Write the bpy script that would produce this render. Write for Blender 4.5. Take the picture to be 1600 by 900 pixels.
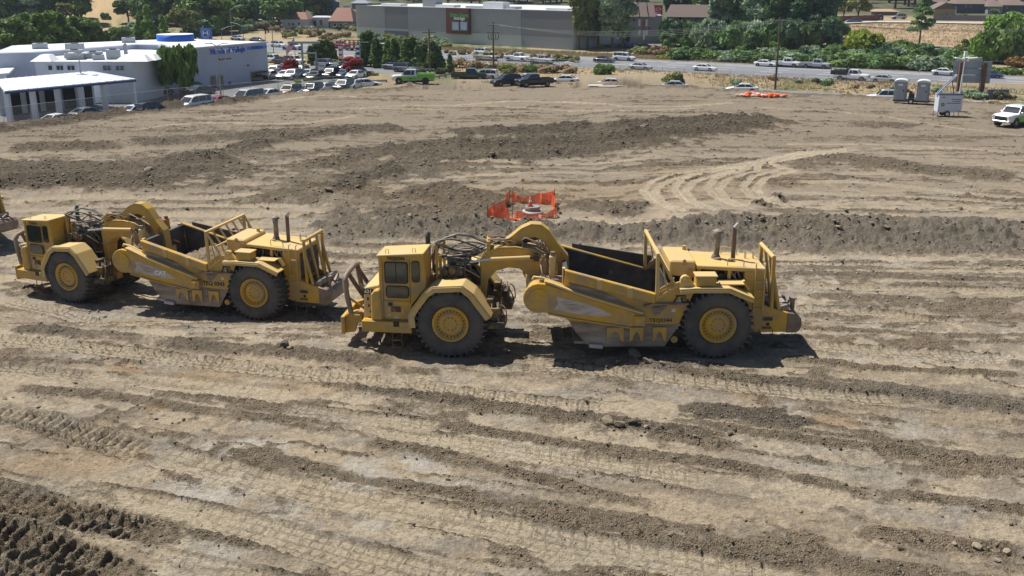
import bpy, bmesh, math, random
import numpy as np
from mathutils import Vector, Matrix, Euler

R = math.radians
random.seed(7)
for _o in list(bpy.data.objects):
    bpy.data.objects.remove(_o)
S = bpy.context.scene
COL = S.collection

# ------------------------------------------------------------------ camera, sky, sun, exposure
CAM_H = 13.5
FOC = 1560.0                       # focal length in pixels of a 1600 wide picture
PITCH = math.atan(490.0 / FOC)
cam_data = bpy.data.cameras.new('camera')
cam = bpy.data.objects.new('camera', cam_data)
COL.objects.link(cam)
cam_data.sensor_width = 36.0
cam_data.lens = FOC / 1600.0 * 36.0
cam_data.clip_start = 0.5
cam_data.clip_end = 4000.0
cam.location = (0, 0, CAM_H)
cam.rotation_euler = (math.pi / 2 - PITCH, 0, 0)
S.camera = cam

SUN_DIR = Vector((-0.46, 0.30, 1.0)).normalized()     # towards the sun: high, from the left, a little beyond
world = bpy.data.worlds.new('World')
S.world = world
world.use_nodes = True
_nt = world.node_tree
_bg = _nt.nodes['Background']
_sky = _nt.nodes.new('ShaderNodeTexSky')
_sky.sky_type = 'NISHITA'
_sky.sun_disc = False
_sky.sun_elevation = math.asin(SUN_DIR.z)
_sky.sun_rotation = math.atan2(SUN_DIR.x, SUN_DIR.y)
_sky.air_density = 1.0
_sky.dust_density = 0.6
_sky.ozone_density = 1.2
_nt.links.new(_sky.outputs[0], _bg.inputs[0])
_bg.inputs[1].default_value = 0.062
sun_data = bpy.data.lights.new('sun', 'SUN')
sun = bpy.data.objects.new('sun', sun_data)
COL.objects.link(sun)
sun_data.energy = 5.0
sun_data.angle = R(0.53)
sun_data.color = (1.0, 0.955, 0.88)
sun.rotation_euler = (-SUN_DIR).to_track_quat('-Z', 'Y').to_euler()
sun.location = (0, 0, 120)
S.view_settings.view_transform = 'Standard'
S.view_settings.look = 'None'
S.view_settings.exposure = 0.36
S.view_settings.gamma = 1.0
S.view_settings.use_curve_mapping = False
S.render.engine = 'CYCLES'
S.cycles.max_bounces = 6
S.cycles.transparent_max_bounces = 12

# ------------------------------------------------------------------ helpers: tags, materials, meshes
def tag(o, label=None, cat=None, group=None, kind=None):
    if label: o['label'] = label
    if cat: o['category'] = cat
    if group: o['group'] = group
    if kind: o['kind'] = kind
    return o

MATS = {}
def mat(name, col, rough=0.7, metal=0.0, var=0.12, scale=2.0, wear=None, wear_amt=0.0, wear_scale=1.5,
        bump=0.0, bump_scale=20.0, coat=0.0, spec=0.5, rnd=0.0, trans=0.0, emit=0.0, stretch=(1, 1, 1), wear_soft=0.1):
    if name in MATS: return MATS[name]
    m = bpy.data.materials.new(name); m.use_nodes = True
    nt = m.node_tree; N = nt.nodes; L = nt.links
    b = N['Principled BSDF']
    b.inputs['Roughness'].default_value = rough
    b.inputs['Metallic'].default_value = metal
    b.inputs['Specular IOR Level'].default_value = spec
    b.inputs['Coat Weight'].default_value = coat
    b.inputs['Coat Roughness'].default_value = 0.06
    tc = N.new('ShaderNodeTexCoord'); mp = N.new('ShaderNodeMapping')
    mp.inputs['Scale'].default_value = stretch
    L.new(tc.outputs['Object'], mp.inputs[0])
    nz = N.new('ShaderNodeTexNoise'); nz.inputs['Scale'].default_value = scale; nz.inputs['Detail'].default_value = 6
    nz.inputs['Roughness'].default_value = 0.6
    L.new(mp.outputs[0], nz.inputs['Vector'])
    mx = N.new('ShaderNodeMix'); mx.data_type = 'RGBA'
    c = Vector(col[:3])
    mx.inputs[6].default_value = (*[max(0, x * (1 - var)) for x in c], 1)
    mx.inputs[7].default_value = (*[min(1, x * (1 + var)) for x in c], 1)
    cr = N.new('ShaderNodeMapRange'); cr.inputs[1].default_value = 0.3; cr.inputs[2].default_value = 0.7
    L.new(nz.outputs[0], cr.inputs[0]); L.new(cr.outputs[0], mx.inputs[0])
    out = mx.outputs[2]
    if wear:
        n2 = N.new('ShaderNodeTexNoise'); n2.inputs['Scale'].default_value = wear_scale; n2.inputs['Detail'].default_value = 9
        n2.inputs['Roughness'].default_value = 0.68
        L.new(mp.outputs[0], n2.inputs['Vector'])
        r2 = N.new('ShaderNodeMapRange')
        r2.inputs[1].default_value = 0.62 - 0.3 * wear_amt - wear_soft; r2.inputs[2].default_value = 0.62 - 0.3 * wear_amt + wear_soft
        L.new(n2.outputs[0], r2.inputs[0])
        m2 = N.new('ShaderNodeMix'); m2.data_type = 'RGBA'
        L.new(r2.outputs[0], m2.inputs[0]); L.new(out, m2.inputs[6]); m2.inputs[7].default_value = (*wear, 1)
        out = m2.outputs[2]
    if rnd:
        oi = N.new('ShaderNodeObjectInfo'); hs = N.new('ShaderNodeHueSaturation')
        a = N.new('ShaderNodeMapRange'); a.inputs[3].default_value = 1 - rnd; a.inputs[4].default_value = 1 + rnd
        L.new(oi.outputs['Random'], a.inputs[0]); L.new(a.outputs[0], hs.inputs['Value'])
        L.new(out, hs.inputs['Color']); out = hs.outputs[0]
    L.new(out, b.inputs['Base Color'])
    if bump:
        bn = N.new('ShaderNodeTexNoise'); bn.inputs['Scale'].default_value = bump_scale; bn.inputs['Detail'].default_value = 5
        L.new(mp.outputs[0], bn.inputs['Vector'])
        bp = N.new('ShaderNodeBump'); bp.inputs['Strength'].default_value = bump; bp.inputs['Distance'].default_value = 0.05
        L.new(bn.outputs[0], bp.inputs['Height']); L.new(bp.outputs[0], b.inputs['Normal'])
    if emit:
        L.new(out, b.inputs['Emission Color']); b.inputs['Emission Strength'].default_value = emit
    if trans:
        tr = N.new('ShaderNodeBsdfTranslucent'); L.new(out, tr.inputs[0])
        ms = N.new('ShaderNodeMixShader'); ms.inputs[0].default_value = trans
        L.new(b.outputs[0], ms.inputs[1]); L.new(tr.outputs[0], ms.inputs[2])
        L.new(ms.outputs[0], N['Material Output'].inputs['Surface'])
    MATS[name] = m
    return m

def glass(name, col=(0.02, 0.025, 0.03), rough=0.05):
    return mat(name, col, rough=rough, var=0.05, spec=0.9, coat=0.3)

class MB:
    """collects shapes and turns them into ONE mesh"""
    def __init__(s): s.v = []; s.f = []; s.s = []
    def add(s, vs, fs, smooth=False, M=None):
        o = len(s.v)
        for p in vs:
            p = Vector(p)
            if M is not None: p = M @ p
            s.v.append((p.x, p.y, p.z))
        for f in fs:
            s.f.append([i + o for i in f]); s.s.append(smooth)
        return s
    def bx(s, x0, x1, y0, y1, z0, z1, M=None):
        vs = [(x0, y0, z0), (x1, y0, z0), (x1, y1, z0), (x0, y1, z0), (x0, y0, z1), (x1, y0, z1), (x1, y1, z1), (x0, y1, z1)]
        return s.add(vs, [(0, 3, 2, 1), (4, 5, 6, 7), (0, 1, 5, 4), (1, 2, 6, 5), (2, 3, 7, 6), (3, 0, 4, 7)], M=M)
    def box(s, c, sz, rz=0, ry=0, rx=0):
        M = Matrix.Translation(c) @ Euler((rx, ry, rz)).to_matrix().to_4x4()
        h = [q / 2 for q in sz]
        return s.bx(-h[0], h[0], -h[1], h[1], -h[2], h[2], M)
    def prism(s, pts, a0, a1, plane='XZ', M=None):
        n = len(pts)
        def P(p, a):
            return (p[0], a, p[1]) if plane == 'XZ' else ((p[0], p[1], a) if plane == 'XY' else (a, p[0], p[1]))
        vs = [P(p, a0) for p in pts] + [P(p, a1) for p in pts]
        fs = [tuple(range(n)), tuple(range(2 * n - 1, n - 1, -1))]
        for i in range(n):
            j = (i + 1) % n
            fs.append((i, i + n, j + n, j))
        return s.add(vs, fs, M=M)
    def band(s, pts, th, a0, a1, plane='XZ', side=1):
        """sheet following a polyline, thickness th, extruded a0..a1"""
        n = len(pts); off = []
        for i in range(n):
            p = Vector(pts[i]); d = Vector((0, 0))
            if i: d += (p - Vector(pts[i - 1])).normalized()
            if i < n - 1: d += (Vector(pts[i + 1]) - p).normalized()
            d.normalize(); nn = Vector((-d.y, d.x)) * th * side
            off.append(tuple(p + nn))
        for i in range(n - 1):
            s.prism([pts[i], pts[i + 1], off[i + 1], off[i]], a0, a1, plane)
        return s
    def cyl(s, p0, p1, r0, r1=None, n=14, cap=True, smooth=True):
        if r1 is None: r1 = r0
        p0 = Vector(p0); p1 = Vector(p1); d = (p1 - p0)
        if d.length < 1e-6: return s
        q = d.normalized().to_track_quat('Z', 'Y').to_matrix()
        vs = []
        for p, r in ((p0, r0), (p1, r1)):
            for k in range(n):
                a = 2 * math.pi * k / n
                vs.append(p + q @ Vector((r * math.cos(a), r * math.sin(a), 0)))
        fs = [(k, (k + 1) % n, n + (k + 1) % n, n + k) for k in range(n)]
        s.add(vs, fs, smooth)
        if cap:
            s.add(vs[:n], [tuple(range(n - 1, -1, -1))]); s.add(vs[n:], [tuple(range(n))])
        return s
    def beam(s, p0, p1, w, h=None):
        h = h or w
        p0 = Vector(p0); p1 = Vector(p1); d = p1 - p0
        z = Vector((0, 0, 1)) if abs(d.normalized().z) < 0.95 else Vector((0, 1, 0))
        x = d.normalized(); y = z.cross(x).normalized(); z2 = x.cross(y)
        vs = []
        for p in (p0, p1):
            for a, b in ((-1, -1), (1, -1), (1, 1), (-1, 1)):
                vs.append(p + y * a * w / 2 + z2 * b * h / 2)
        return s.add(vs, [(3, 2, 1, 0), (4, 5, 6, 7), (0, 1, 5, 4), (1, 2, 6, 5), (2, 3, 7, 6), (3, 0, 4, 7)])
    def tube(s, path, r, n=7, smooth=True):
        P = [Vector(p) for p in path]; m = len(P); vs = []; up = None
        for i in range(m):
            d = Vector((0, 0, 0))
            if i: d += (P[i] - P[i - 1]).normalized()
            if i < m - 1: d += (P[i + 1] - P[i]).normalized()
            d.normalize()
            if up is None: up = d.orthogonal().normalized()
            up = (up - d * up.dot(d))
            if up.length < 1e-4: up = d.orthogonal()
            up.normalize(); side = d.cross(up)
            rr = r[i] if isinstance(r, (list, tuple)) else r
            for k in range(n):
                a = 2 * math.pi * k / n
                vs.append(P[i] + (up * math.cos(a) + side * math.sin(a)) * rr)
        fs = []
        for i in range(m - 1):
            for k in range(n):
                fs.append((i * n + k, i * n + (k + 1) % n, (i + 1) * n + (k + 1) % n, (i + 1) * n + k))
        s.add(vs, fs, smooth)
        s.add(vs[:n], [tuple(range(n - 1, -1, -1))]); s.add(vs[-n:], [tuple(range(n))])
        return s
    def lathe(s, prof, c=(0, 0, 0), n=40, smooth=True):
        """profile (r, y) turned about the Y axis through c"""
        vs = []; m = len(prof)
        for k in range(n):
            a = 2 * math.pi * k / n
            for r, y in prof:
                vs.append((c[0] + r * math.cos(a), c[1] + y, c[2] + r * math.sin(a)))
        fs = []
        for k in range(n):
            k2 = (k + 1) % n
            for i in range(m - 1):
                fs.append((k * m + i, k2 * m + i, k2 * m + i + 1, k * m + i + 1))
        return s.add(vs, fs, smooth)
    def loft(s, rings, smooth=True, cap=True):
        n = len(rings[0]); vs = [p for r in rings for p in r]; fs = []
        for i in range(len(rings) - 1):
            for k in range(n):
                fs.append((i * n + k, i * n + (k + 1) % n, (i + 1) * n + (k + 1) % n, (i + 1) * n + k))
        s.add(vs, fs, smooth)
        if cap:
            s.add(rings[0], [tuple(range(n - 1, -1, -1))]); s.add(rings[-1], [tuple(range(n))])
        return s
    def mesh(s, name, m=None):
        me = bpy.data.meshes.new(name)
        me.from_pydata(s.v, [], s.f)
        me.polygons.foreach_set('use_smooth', s.s)
        bm = bmesh.new(); bm.from_mesh(me)
        bmesh.ops.recalc_face_normals(bm, faces=bm.faces)
        bm.to_mesh(me); bm.free()
        if m is not None: me.materials.append(m)
        me.update()
        return me
    def build(s, name, m, parent=None, bevel=0.0, seg=1):
        o = bpy.data.objects.new(name, s.mesh(name, m)); COL.objects.link(o)
        if parent is not None: o.parent = parent
        if bevel: add_bevel(o, bevel, seg)
        return o

def add_bevel(o, w, seg=1):
    md = o.modifiers.new('edge', 'BEVEL'); md.width = w; md.segments = seg; md.limit_method = 'ANGLE'; md.angle_limit = R(40)

def empty(name, loc, rz=0.0):
    o = bpy.data.objects.new(name, None); COL.objects.link(o)
    o.location = loc; o.rotation_euler = (0, 0, rz); o.empty_display_size = 0.5
    return o

class Kit:
    """meshes of one kind of thing; spawn() links a thing with its own copies of all parts"""
    def __init__(s): s.p = []
    def add(s, name, mb, m, parent=None, paint=False, turn=False, bevel=0.0, at=None, key=None, label=None, kind=None):
        me = mb if isinstance(mb, bpy.types.Mesh) else mb.mesh(name, m)
        s.p.append(dict(name=name, me=me, parent=parent, paint=paint, turn=turn, bevel=bevel, at=at, key=key, label=label, kind=kind))
        return len(s.p) - 1
    def spawn(s, name, loc, rz=0.0, sc=1.0, label=None, cat=None, group=None, paint=None, turn=0.0, skip=(), tilt=None):
        root = empty(name, loc, rz)
        if tilt: root.rotation_euler = (tilt[0], tilt[1], rz)
        root.scale = (sc, sc, sc) if not isinstance(sc, (tuple, list)) else sc
        tag(root, label, cat, group)
        objs = []
        for d in s.p:
            if d['key'] in skip and d['key'] is not None: objs.append(None); continue
            o = bpy.data.objects.new(d['name'], d['me']); COL.objects.link(o)
            o.parent = root if d['parent'] is None else objs[d['parent']]
            if d['at'] is not None: o.location = d['at']
            if d['turn']: o.rotation_euler = (0, 0, turn)
            if d['bevel']: add_bevel(o, d['bevel'])
            if d['label']: o['label'] = d['label']
            if d['kind']: o['kind'] = d['kind']
            if d['paint'] and paint is not None:
                o.material_slots[0].link = 'OBJECT'; o.material_slots[0].material = paint
            objs.append(o)
        return root

def text_mesh(body, size, depth=0.004, font_shear=0.0, bold=0.0, spacing=1.0):
    cu = bpy.data.curves.new('lettering', 'FONT'); cu.body = body; cu.size = size
    cu.extrude = depth; cu.align_x = 'CENTER'; cu.align_y = 'CENTER'; cu.shear = font_shear; cu.offset = bold
    cu.space_character = spacing; cu.resolution_u = 2
    o = bpy.data.objects.new('lettering', cu); COL.objects.link(o)
    dg = bpy.context.evaluated_depsgraph_get()
    me = bpy.data.meshes.new_from_object(o.evaluated_get(dg))
    bpy.data.objects.remove(o); bpy.data.curves.remove(cu)
    return me

def text_on(body, size, m, parent, M, name='lettering', bold=0.0, depth=0.004, spacing=1.0):
    me = text_mesh(body, size, depth, 0, bold, spacing)
    me.materials.clear(); me.materials.append(m)
    o = bpy.data.objects.new(name, me); COL.objects.link(o)
    if parent is not None: o.parent = parent
    o.matrix_local = M
    return o

def face_matrix(pos, right, up):
    """places a flat thing (drawn in XY) with its x along right and its y along up"""
    r = Vector(right).normalized(); u = Vector(up); u = (u - r * u.dot(r)).normalized(); n = r.cross(u)
    M = Matrix((r, u, n)).transposed().to_4x4(); M.translation = Vector(pos)
    return M

# ------------------------------------------------------------------ lie of the land
def sstep(a, b, x):
    t = np.clip((np.asarray(x, float) - a) / (b - a), 0, 1)
    return t * t * (3 - 2 * t)

def _ray(px, py):
    dx = (px - 800) / FOC; dy = (450 - py) / FOC
    return dx, math.cos(PITCH) + dy * math.sin(PITCH), -math.sin(PITCH) + dy * math.cos(PITCH)
def at_z(px, py, z):
    a, b, c = _ray(px, py); t = (z - CAM_H) / c
    return a * t, b * t

FW_P = np.array((54.0, 214.0)); FW_D = np.array((0.858, -0.514)); FW_N = np.array((0.514, 0.858))
def fw_w(X, Y): return (X - FW_P[0]) * FW_N[0] + (Y - FW_P[1]) * FW_N[1]
_edge_px = [(-420, 250), (-200, 222), (0, 192), (250, 160), (480, 139), (620, 134), (700, 124), (760, 123), (860, 124), (920, 130), (1000, 132),
            (1160, 139), (1370, 150), (1480, 155), (1600, 162), (1800, 176), (2100, 198)]
EDGE = np.array([at_z(x, y, -2.1) for x, y in _edge_px])
def y_edge(X): return np.interp(X, EDGE[:, 0], EDGE[:, 1])

def land(X, Y):
    """height of the ground without its small relief"""
    X = np.asarray(X, float); Y = np.asarray(Y, float)
    z = -1.5 * sstep(37.3, 42.8, Y) - 0.8 * sstep(47, 57, Y)
    yb = np.interp(X, [-14, 0, 15, 25, 60], [60.6, 60.4, 58.4, 57.4, 57.0])
    yb = yb + .30 * np.sin(X * .9) + .22 * np.sin(X * 2.1 + 1) + .16 * np.sin(X * 4.3 + 2) + .10 * np.sin(X * 7.7)
    hb = np.interp(X, [-40, -16, -11, 0, 7, 12, 40], [0.6, 0.6, 0.45, 0.6, 0.5, 0.95, 0.8])
    wb = np.interp(X, [-22, -13, -9, 8, 14, 40], [14, 10, 1.6, 1.8, 3.4, 3.6])
    z = z + hb * sstep(0, 1, (Y - yb) / wb)
    z = z - 0.9 * sstep(72, 126, Y)
    e = Y - y_edge(X)
    z = z + (-3.3 - z) * sstep(0, 5.5, e)
    w = fw_w(X, Y)
    z = z + (-5.0 - z) * sstep(-40, -28, w) * (e > 0)
    far = -5.0 + 1.0 * sstep(4, 70, w) + 3.0 * sstep(70, 120, w) + 0.022 * np.clip(w - 110, 0, None)
    far = far + 9.0 * sstep(330, 470, Y) * np.exp(-((X + 172) / 40.0) ** 2)
    z = np.where(w > 2, far, z)
    return z

def gp(px, py, dz=0.0):
    """the point of the land seen at a place of the picture"""
    a, b, c = _ray(px, py)
    ts = np.geomspace(15, 1500, 1400)
    h = CAM_H + c * ts - land(a * ts, b * ts)
    i = int(np.argmax(h < 0)) if (h < 0).any() else len(ts) - 1
    lo, hi = ts[max(i - 1, 0)], ts[i]
    for _ in range(24):
        m = (lo + hi) / 2
        if CAM_H + c * m - float(land(a * m, b * m)) < 0: hi = m
        else: lo = m
    t = (lo + hi) / 2
    return Vector((a * t, b * t, float(land(a * t, b * t)) + dz))

def lz(x, y): return float(land(x, y))
def z_at(P, py):
    """height at which something standing over P reaches row py"""
    lo, hi = -20.0, 60.0
    for _ in range(50):
        m = (lo + hi) / 2
        dz = m - CAM_H; zc = P[1] * math.cos(PITCH) - dz * math.sin(PITCH); yc = P[1] * math.sin(PITCH) + dz * math.cos(PITCH)
        if 450 - FOC * yc / zc > py: lo = m
        else: hi = m
    return lo
# ------------------------------------------------------------------ the ground sheet
def _hash(ix, iy, seed):
    h = (ix.astype(np.int64) * 374761393 + iy.astype(np.int64) * 668265263 + seed * 974634777) & 0xFFFFFFFF
    h = ((h ^ (h >> 13)) * 1274126177) & 0xFFFFFFFF
    h = (h ^ (h >> 16)) & 0xFFFFFFFF
    return h.astype(np.float64) / 4294967295.0
def vnoise(x, y, seed=0):
    ix = np.floor(x); iy = np.floor(y); fx = x - ix; fy = y - iy
    ix = ix.astype(np.int64); iy = iy.astype(np.int64)
    u = fx * fx * fx * (fx * (fx * 6 - 15) + 10); v = fy * fy * fy * (fy * (fy * 6 - 15) + 10)
    a = _hash(ix, iy, seed); b = _hash(ix + 1, iy, seed); c = _hash(ix, iy + 1, seed); d = _hash(ix + 1, iy + 1, seed)
    return a + (b - a) * u + (c - a) * v + (a - b - c + d) * u * v
def fbm(x, y, octv=4, seed=0, gain=0.5):
    t = np.zeros_like(x, dtype=float); a = 1.0; s = 0.0
    for k in range(octv):
        t += a * vnoise(x, y, seed + k * 17); s += a; a *= gain
        x, y = x * 1.62 + y * 1.21 + 3.1, y * 1.62 - x * 1.21 + 7.7
    return t / s
def cells(x, y, seed=0):
    ix = np.floor(x).astype(np.int64); iy = np.floor(y).astype(np.int64)
    best = np.full(x.shape, 9.0); rid = np.zeros(x.shape)
    for dx in (-1, 0, 1):
        for dy in (-1, 0, 1):
            cx = ix + dx; cy = iy + dy
            px = cx + _hash(cx, cy, seed); py = cy + _hash(cx, cy, seed + 5)
            r = _hash(cx, cy, seed + 9)
            d = np.hypot(x - px, y - py) / (0.45 + 0.75 * r)
            m = d < best
            best = np.where(m, d, best); rid = np.where(m, r, rid)
    return best, rid

def poly_coords(X, Y, pts):
    """distance across (signed) and along a polyline"""
    P = np.array(pts, float); best = np.full(X.shape, 1e9); sg = np.zeros(X.shape); al = np.zeros(X.shape); end = np.zeros(X.shape)
    acc = 0.0; n = len(P) - 1
    for i in range(n):
        a = P[i]; d = P[i + 1] - a; L = math.hypot(*d); d = d / L
        rx = X - a[0]; ry = Y - a[1]
        t = rx * d[0] + ry * d[1]; tc = np.clip(t, 0, L)
        c = rx * -d[1] + ry * d[0]
        dist = np.hypot(rx - tc * d[0], ry - tc * d[1])
        m = dist < best
        best = np.where(m, dist, best); sg = np.where(m, np.sign(c), sg); al = np.where(m, acc + tc, al)
        acc += L
    return best * sg, al, acc

# rows closer together near the camera, wider far away; columns fan out with distance
_pys = np.concatenate([np.arange(1060, 560, -1.35), np.arange(560, 120, -1.25), np.arange(120, 20, -2.0), np.arange(20, -26, -2.5)])
_rY = np.array([at_z(800, y, -1.0 if y > 120 else -4.0)[1] for y in _pys])
_rY = np.maximum.accumulate(_rY)
_rY = np.concatenate([[3.0, 6.0, 9.0, 12.0, 14.5, 16.0], _rY[_rY > 17.0]])
_rY = np.unique(np.round(_rY, 4))
_nc = 1120
_su = np.linspace(-1, 1, _nc)
GX = _su[None, :] * (0.68 * _rY[:, None] + 5.0) ; GY = np.repeat(_rY[:, None], _nc, 1)
GX = GX.ravel(); GY = GY.ravel()
gz = land(GX, GY)
e_site = GY - y_edge(GX)
on_site = 1 - sstep(-0.5, 3.0, e_site)
NEAR = GY < 75

def pl(*pp): return [tuple(gp(x, y))[:2] for x, y in pp]
def roughen(c, s, k, seed): return c + (fbm(s * k, c * 0.0 + seed, 3, seed) - 0.5)

loose = np.zeros(GX.shape); dark = np.zeros(GX.shape); pale = np.zeros(GX.shape); rust = np.zeros(GX.shape); press = np.zeros(GX.shape)
lift = np.zeros(GX.shape); tu = np.zeros(GX.shape); tv = np.zeros(GX.shape); tk = np.zeros(GX.shape)

def sub(pts, margin):
    P = np.array(pts)
    return np.where((GX > P[:, 0].min() - margin) & (GX < P[:, 0].max() + margin) & (GY > P[:, 1].min() - margin) & (GY < P[:, 1].max() + margin))[0]

def ridge(pp, wid, h, lo=0.9, dk=0.5, seed=1, ends=1.5, cool=0.0):
    pts = pl(*pp); wid = wid * (1.35 if np.mean([q[1] for q in pts]) >= 62 else .80); i = sub(pts, wid * 4 + 2)
    c, s, L = poly_coords(GX[i], GY[i], pts)
    wob = (fbm(s * 0.35, s * 0 + seed, 3, seed) - 0.5) * wid * .9
    amp = np.clip(0.35 + 1.3 * fbm(s * 0.45 + 9, s * 0 + seed * 3.3, 3, seed + 3), 0.2, 1.6) * sstep(0, ends, s) * sstep(0, ends, L - s)
    g = np.exp(-((c + wob) / wid) ** 2)
    brk = fbm(GX[i] * 1.6, GY[i] * 1.6, 3, seed + 11)
    farr = np.mean([q[1] for q in pts]) >= 62
    h *= 0.36 if farr else 0.34
    lift[i] += h * amp * g * (0.55 + 0.9 * brk)
    m = np.clip(g * 1.5 * (0.55 + 0.9 * brk), 0, 1) * np.clip(amp, 0, 1)
    loose[i] = np.maximum(loose[i], lo * m); dark[i] = np.maximum(dark[i], dk * m)
    if cool: rust[i] -= cool * m

def track(pp, wid=1.02, depth=0.07, lug=0.045, seed=1, pitch=0.36, tone=0.8, slant=0.55, fade=None, dk=0.0, geo=.45, chalky=0.0):
    pts = pl(*pp); depth = depth * (.35 if np.mean([q[1] for q in pts]) > 62 else 1.0); i = sub(pts, wid * 2 + 1)
    c, s, L = poly_coords(GX[i], GY[i], pts)
    ac = np.abs(c)
    e = sstep(0, 1.0, s) * sstep(0, 1.0, L - s)
    worn = np.clip(0.35 + 1.3 * fbm(s * 0.22, s * 0 + seed, 3, seed), 0, 1.25)
    body = 1 - sstep(wid * 0.46, wid * 0.54, ac)
    lip = np.exp(-((ac - wid * 0.6) / 0.09) ** 2)
    ph = s / pitch + np.where(c > 0, 0.5, 0.0) + ac / wid * slant
    fr = ph - np.floor(ph)
    bar = sstep(0.62, 0.72, fr) * (1 - sstep(0.86, 0.96, fr)) * sstep(0.02, 0.07, ac)
    nz = fbm(GX[i] * 2.3, GY[i] * 2.3, 3, seed + 40)
    bar = bar * (np.clip(nz * 2.2 - 0.35, 0, 1.2) if geo < .7 else (.55 + .7 * nz))
    lift[i] += e * (-depth * body + lug * geo * bar * body * worn + 0.05 * lip * (0.4 + nz) * (.4 if depth < .04 else 1))
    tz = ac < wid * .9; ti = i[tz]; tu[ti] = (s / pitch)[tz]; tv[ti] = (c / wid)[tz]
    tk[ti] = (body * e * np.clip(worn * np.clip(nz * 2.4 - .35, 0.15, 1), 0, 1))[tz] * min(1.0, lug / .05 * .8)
    press[i] = np.maximum(press[i], body * e * tone * np.clip(worn + 0.25, 0, 1))
    if chalky: pale[i] = np.maximum(pale[i], chalky * body * e)
    loose[i] *= 1 - body * e * 0.85 * np.clip(worn + .3, 0, 1)
    dark[i] = dark[i] * (1 - body * e * 0.8) + dk * body * e
    rim = np.exp(-((ac - wid * .56) / .055) ** 2) * e * np.clip(fbm(s * .5 + 5, np.sign(c) * 3.0 + seed, 3, seed + 9) * 2.2 - .45, 0, 1) * (depth > .045)
    loose[i] = np.maximum(loose[i], .9 * rim); dark[i] = np.maximum(dark[i], .75 * rim)
    dark[i] = np.maximum(dark[i], 0.55 * np.clip(bar, 0, 1) * body * e)

def patch(px, py, rx, ry, what, amt, seed):
    P = gp(px, py); i = sub([tuple(P)[:2]], max(rx, ry) * 1.6)
    q = np.hypot((GX[i] - P.x) / rx, (GY[i] - P.y) / ry) + (fbm(GX[i] * 0.9, GY[i] * 0.9, 4, seed) - 0.5) * 1.3
    m = (1 - sstep(0.55, 1.05, q)) * amt
    what[i] = np.maximum(what[i], m)

# general wear of the dirt: streaks along the haul lanes, soft swells
ang = R(-19)
sa = GX * math.cos(ang) + GY * math.sin(ang); ca = -GX * math.sin(ang) + GY * math.cos(ang)
wn = 1 - sstep(31, 37, GY)
st1 = fbm(sa * 0.05, ca * 1.2, 5, 3); st2 = fbm(GX * 0.05, GY * 0.9, 5, 8)
streak = st1 * wn + st2 * (1 - wn)
big = fbm(GX * 0.13, GY * 0.13, 4, 21)
med = fbm(GX * 0.7, GY * 0.7, 4, 33)
fine = fbm(GX * 4.5, GY * 4.5, 4, 55)
loose = np.maximum(loose, sstep(0.50, 0.67, 0.55 * streak + 0.45 * med) * 0.8)
dark = np.maximum(dark, sstep(0.48, 0.70, 0.6 * streak + 0.4 * big) * 0.55)
lift += (streak - 0.5) * 0.05 + (big - 0.5) * 0.08 * sstep(20, 60, GY)
# thin berms and scrape lines left by blades and tyres
lane_s = sa * wn + GX * (1 - wn); lane_c = ca * wn + GY * (1 - wn)
line_h = np.zeros(GX.shape); band = np.zeros(GX.shape)
for q, (fs, fc, wd, hh) in enumerate(((.018, .55, .030, .075), (.026, .95, .040, .05), (.04, 1.7, .055, .03))):
    nn = vnoise(lane_s * fs + 7 * q, lane_c * fc, 501 + q) * .8 + fbm(GX * 1.1, GY * 1.1, 2, 511 + q) * .2
    ln = np.exp(-((nn - .5) / wd) ** 2) * np.clip(fbm(GX * .35, GY * .35, 3, 521 + q) * 2.6 - .75, 0, 1)
    line_h += hh * ln; loose = np.maximum(loose, .75 * ln); dark = np.maximum(dark, .40 * ln)
    band += (nn > .5) * (1, .6, .3)[q] / 1.9
lift += line_h * (1 - .8 * sstep(50, 75, GY))

# windrows of loose dirt in the foreground
ridge([(0, 512), (160, 524), (300, 540), (430, 552), (560, 565), (640, 572)], 0.75, 0.24, dk=0.75, seed=2, cool=.2)
ridge([(380, 545), (420, 553), (470, 556)], 0.5, 0.28, dk=0.9, seed=5)
ridge([(0, 605), (150, 618), (300, 640), (520, 668)], 0.42, 0.13, dk=0.45, seed=6)
ridge([(500, 598), (640, 618), (760, 634), (880, 652), (960, 664), (1040, 676), (1150, 690)], 0.62, 0.30, dk=0.75, seed=7)
ridge([(880, 660), (950, 668), (1010, 674)], 0.7, 0.28, dk=0.95, seed=77)
ridge([(560, 650), (700, 668), (850, 690), (1010, 716), (1150, 735), (1320, 765), (1600, 800), (1750, 820)], 0.40, 0.18, dk=0.55, seed=8)
ridge([(540, 688), (700, 712), (800, 742), (900, 765), (1060, 800)], 0.36, 0.14, dk=0.45, seed=9)
ridge([(380, 705), (540, 750), (700, 775), (850, 808), (1000, 838), (1150, 868), (1330, 900)], 0.36, 0.17, dk=0.65, seed=10)
ridge([(930, 560), (1010, 572), (1090, 586), (1180, 596), (1300, 607), (1430, 620), (1600, 640), (1750, 655)], 0.60, 0.34, dk=0.85, seed=11, cool=.3)
ridge([(1040, 655), (1150, 672), (1290, 694), (1420, 710), (1600, 728)], 0.42, 0.20, dk=0.55, seed=12)
ridge([(1190, 556), (1270, 566), (1340, 574), (1450, 580), (1600, 590)], 0.30, 0.18, dk=0.5, seed=13)
ridge([(1300, 830), (1420, 848), (1520, 862), (1650, 880)], 0.5, 0.14, dk=0.3, seed=14)
ridge([(1060, 835), (1200, 862), (1350, 890)], 0.35, 0.14, dk=0.4, seed=15)
ridge([(180, 700), (330, 745), (470, 770)], 0.25, 0.05, dk=0.3, seed=16)
ridge([(250, 820), (420, 850), (560, 890)], 0.4, 0.12, dk=0.55, seed=17)
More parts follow.
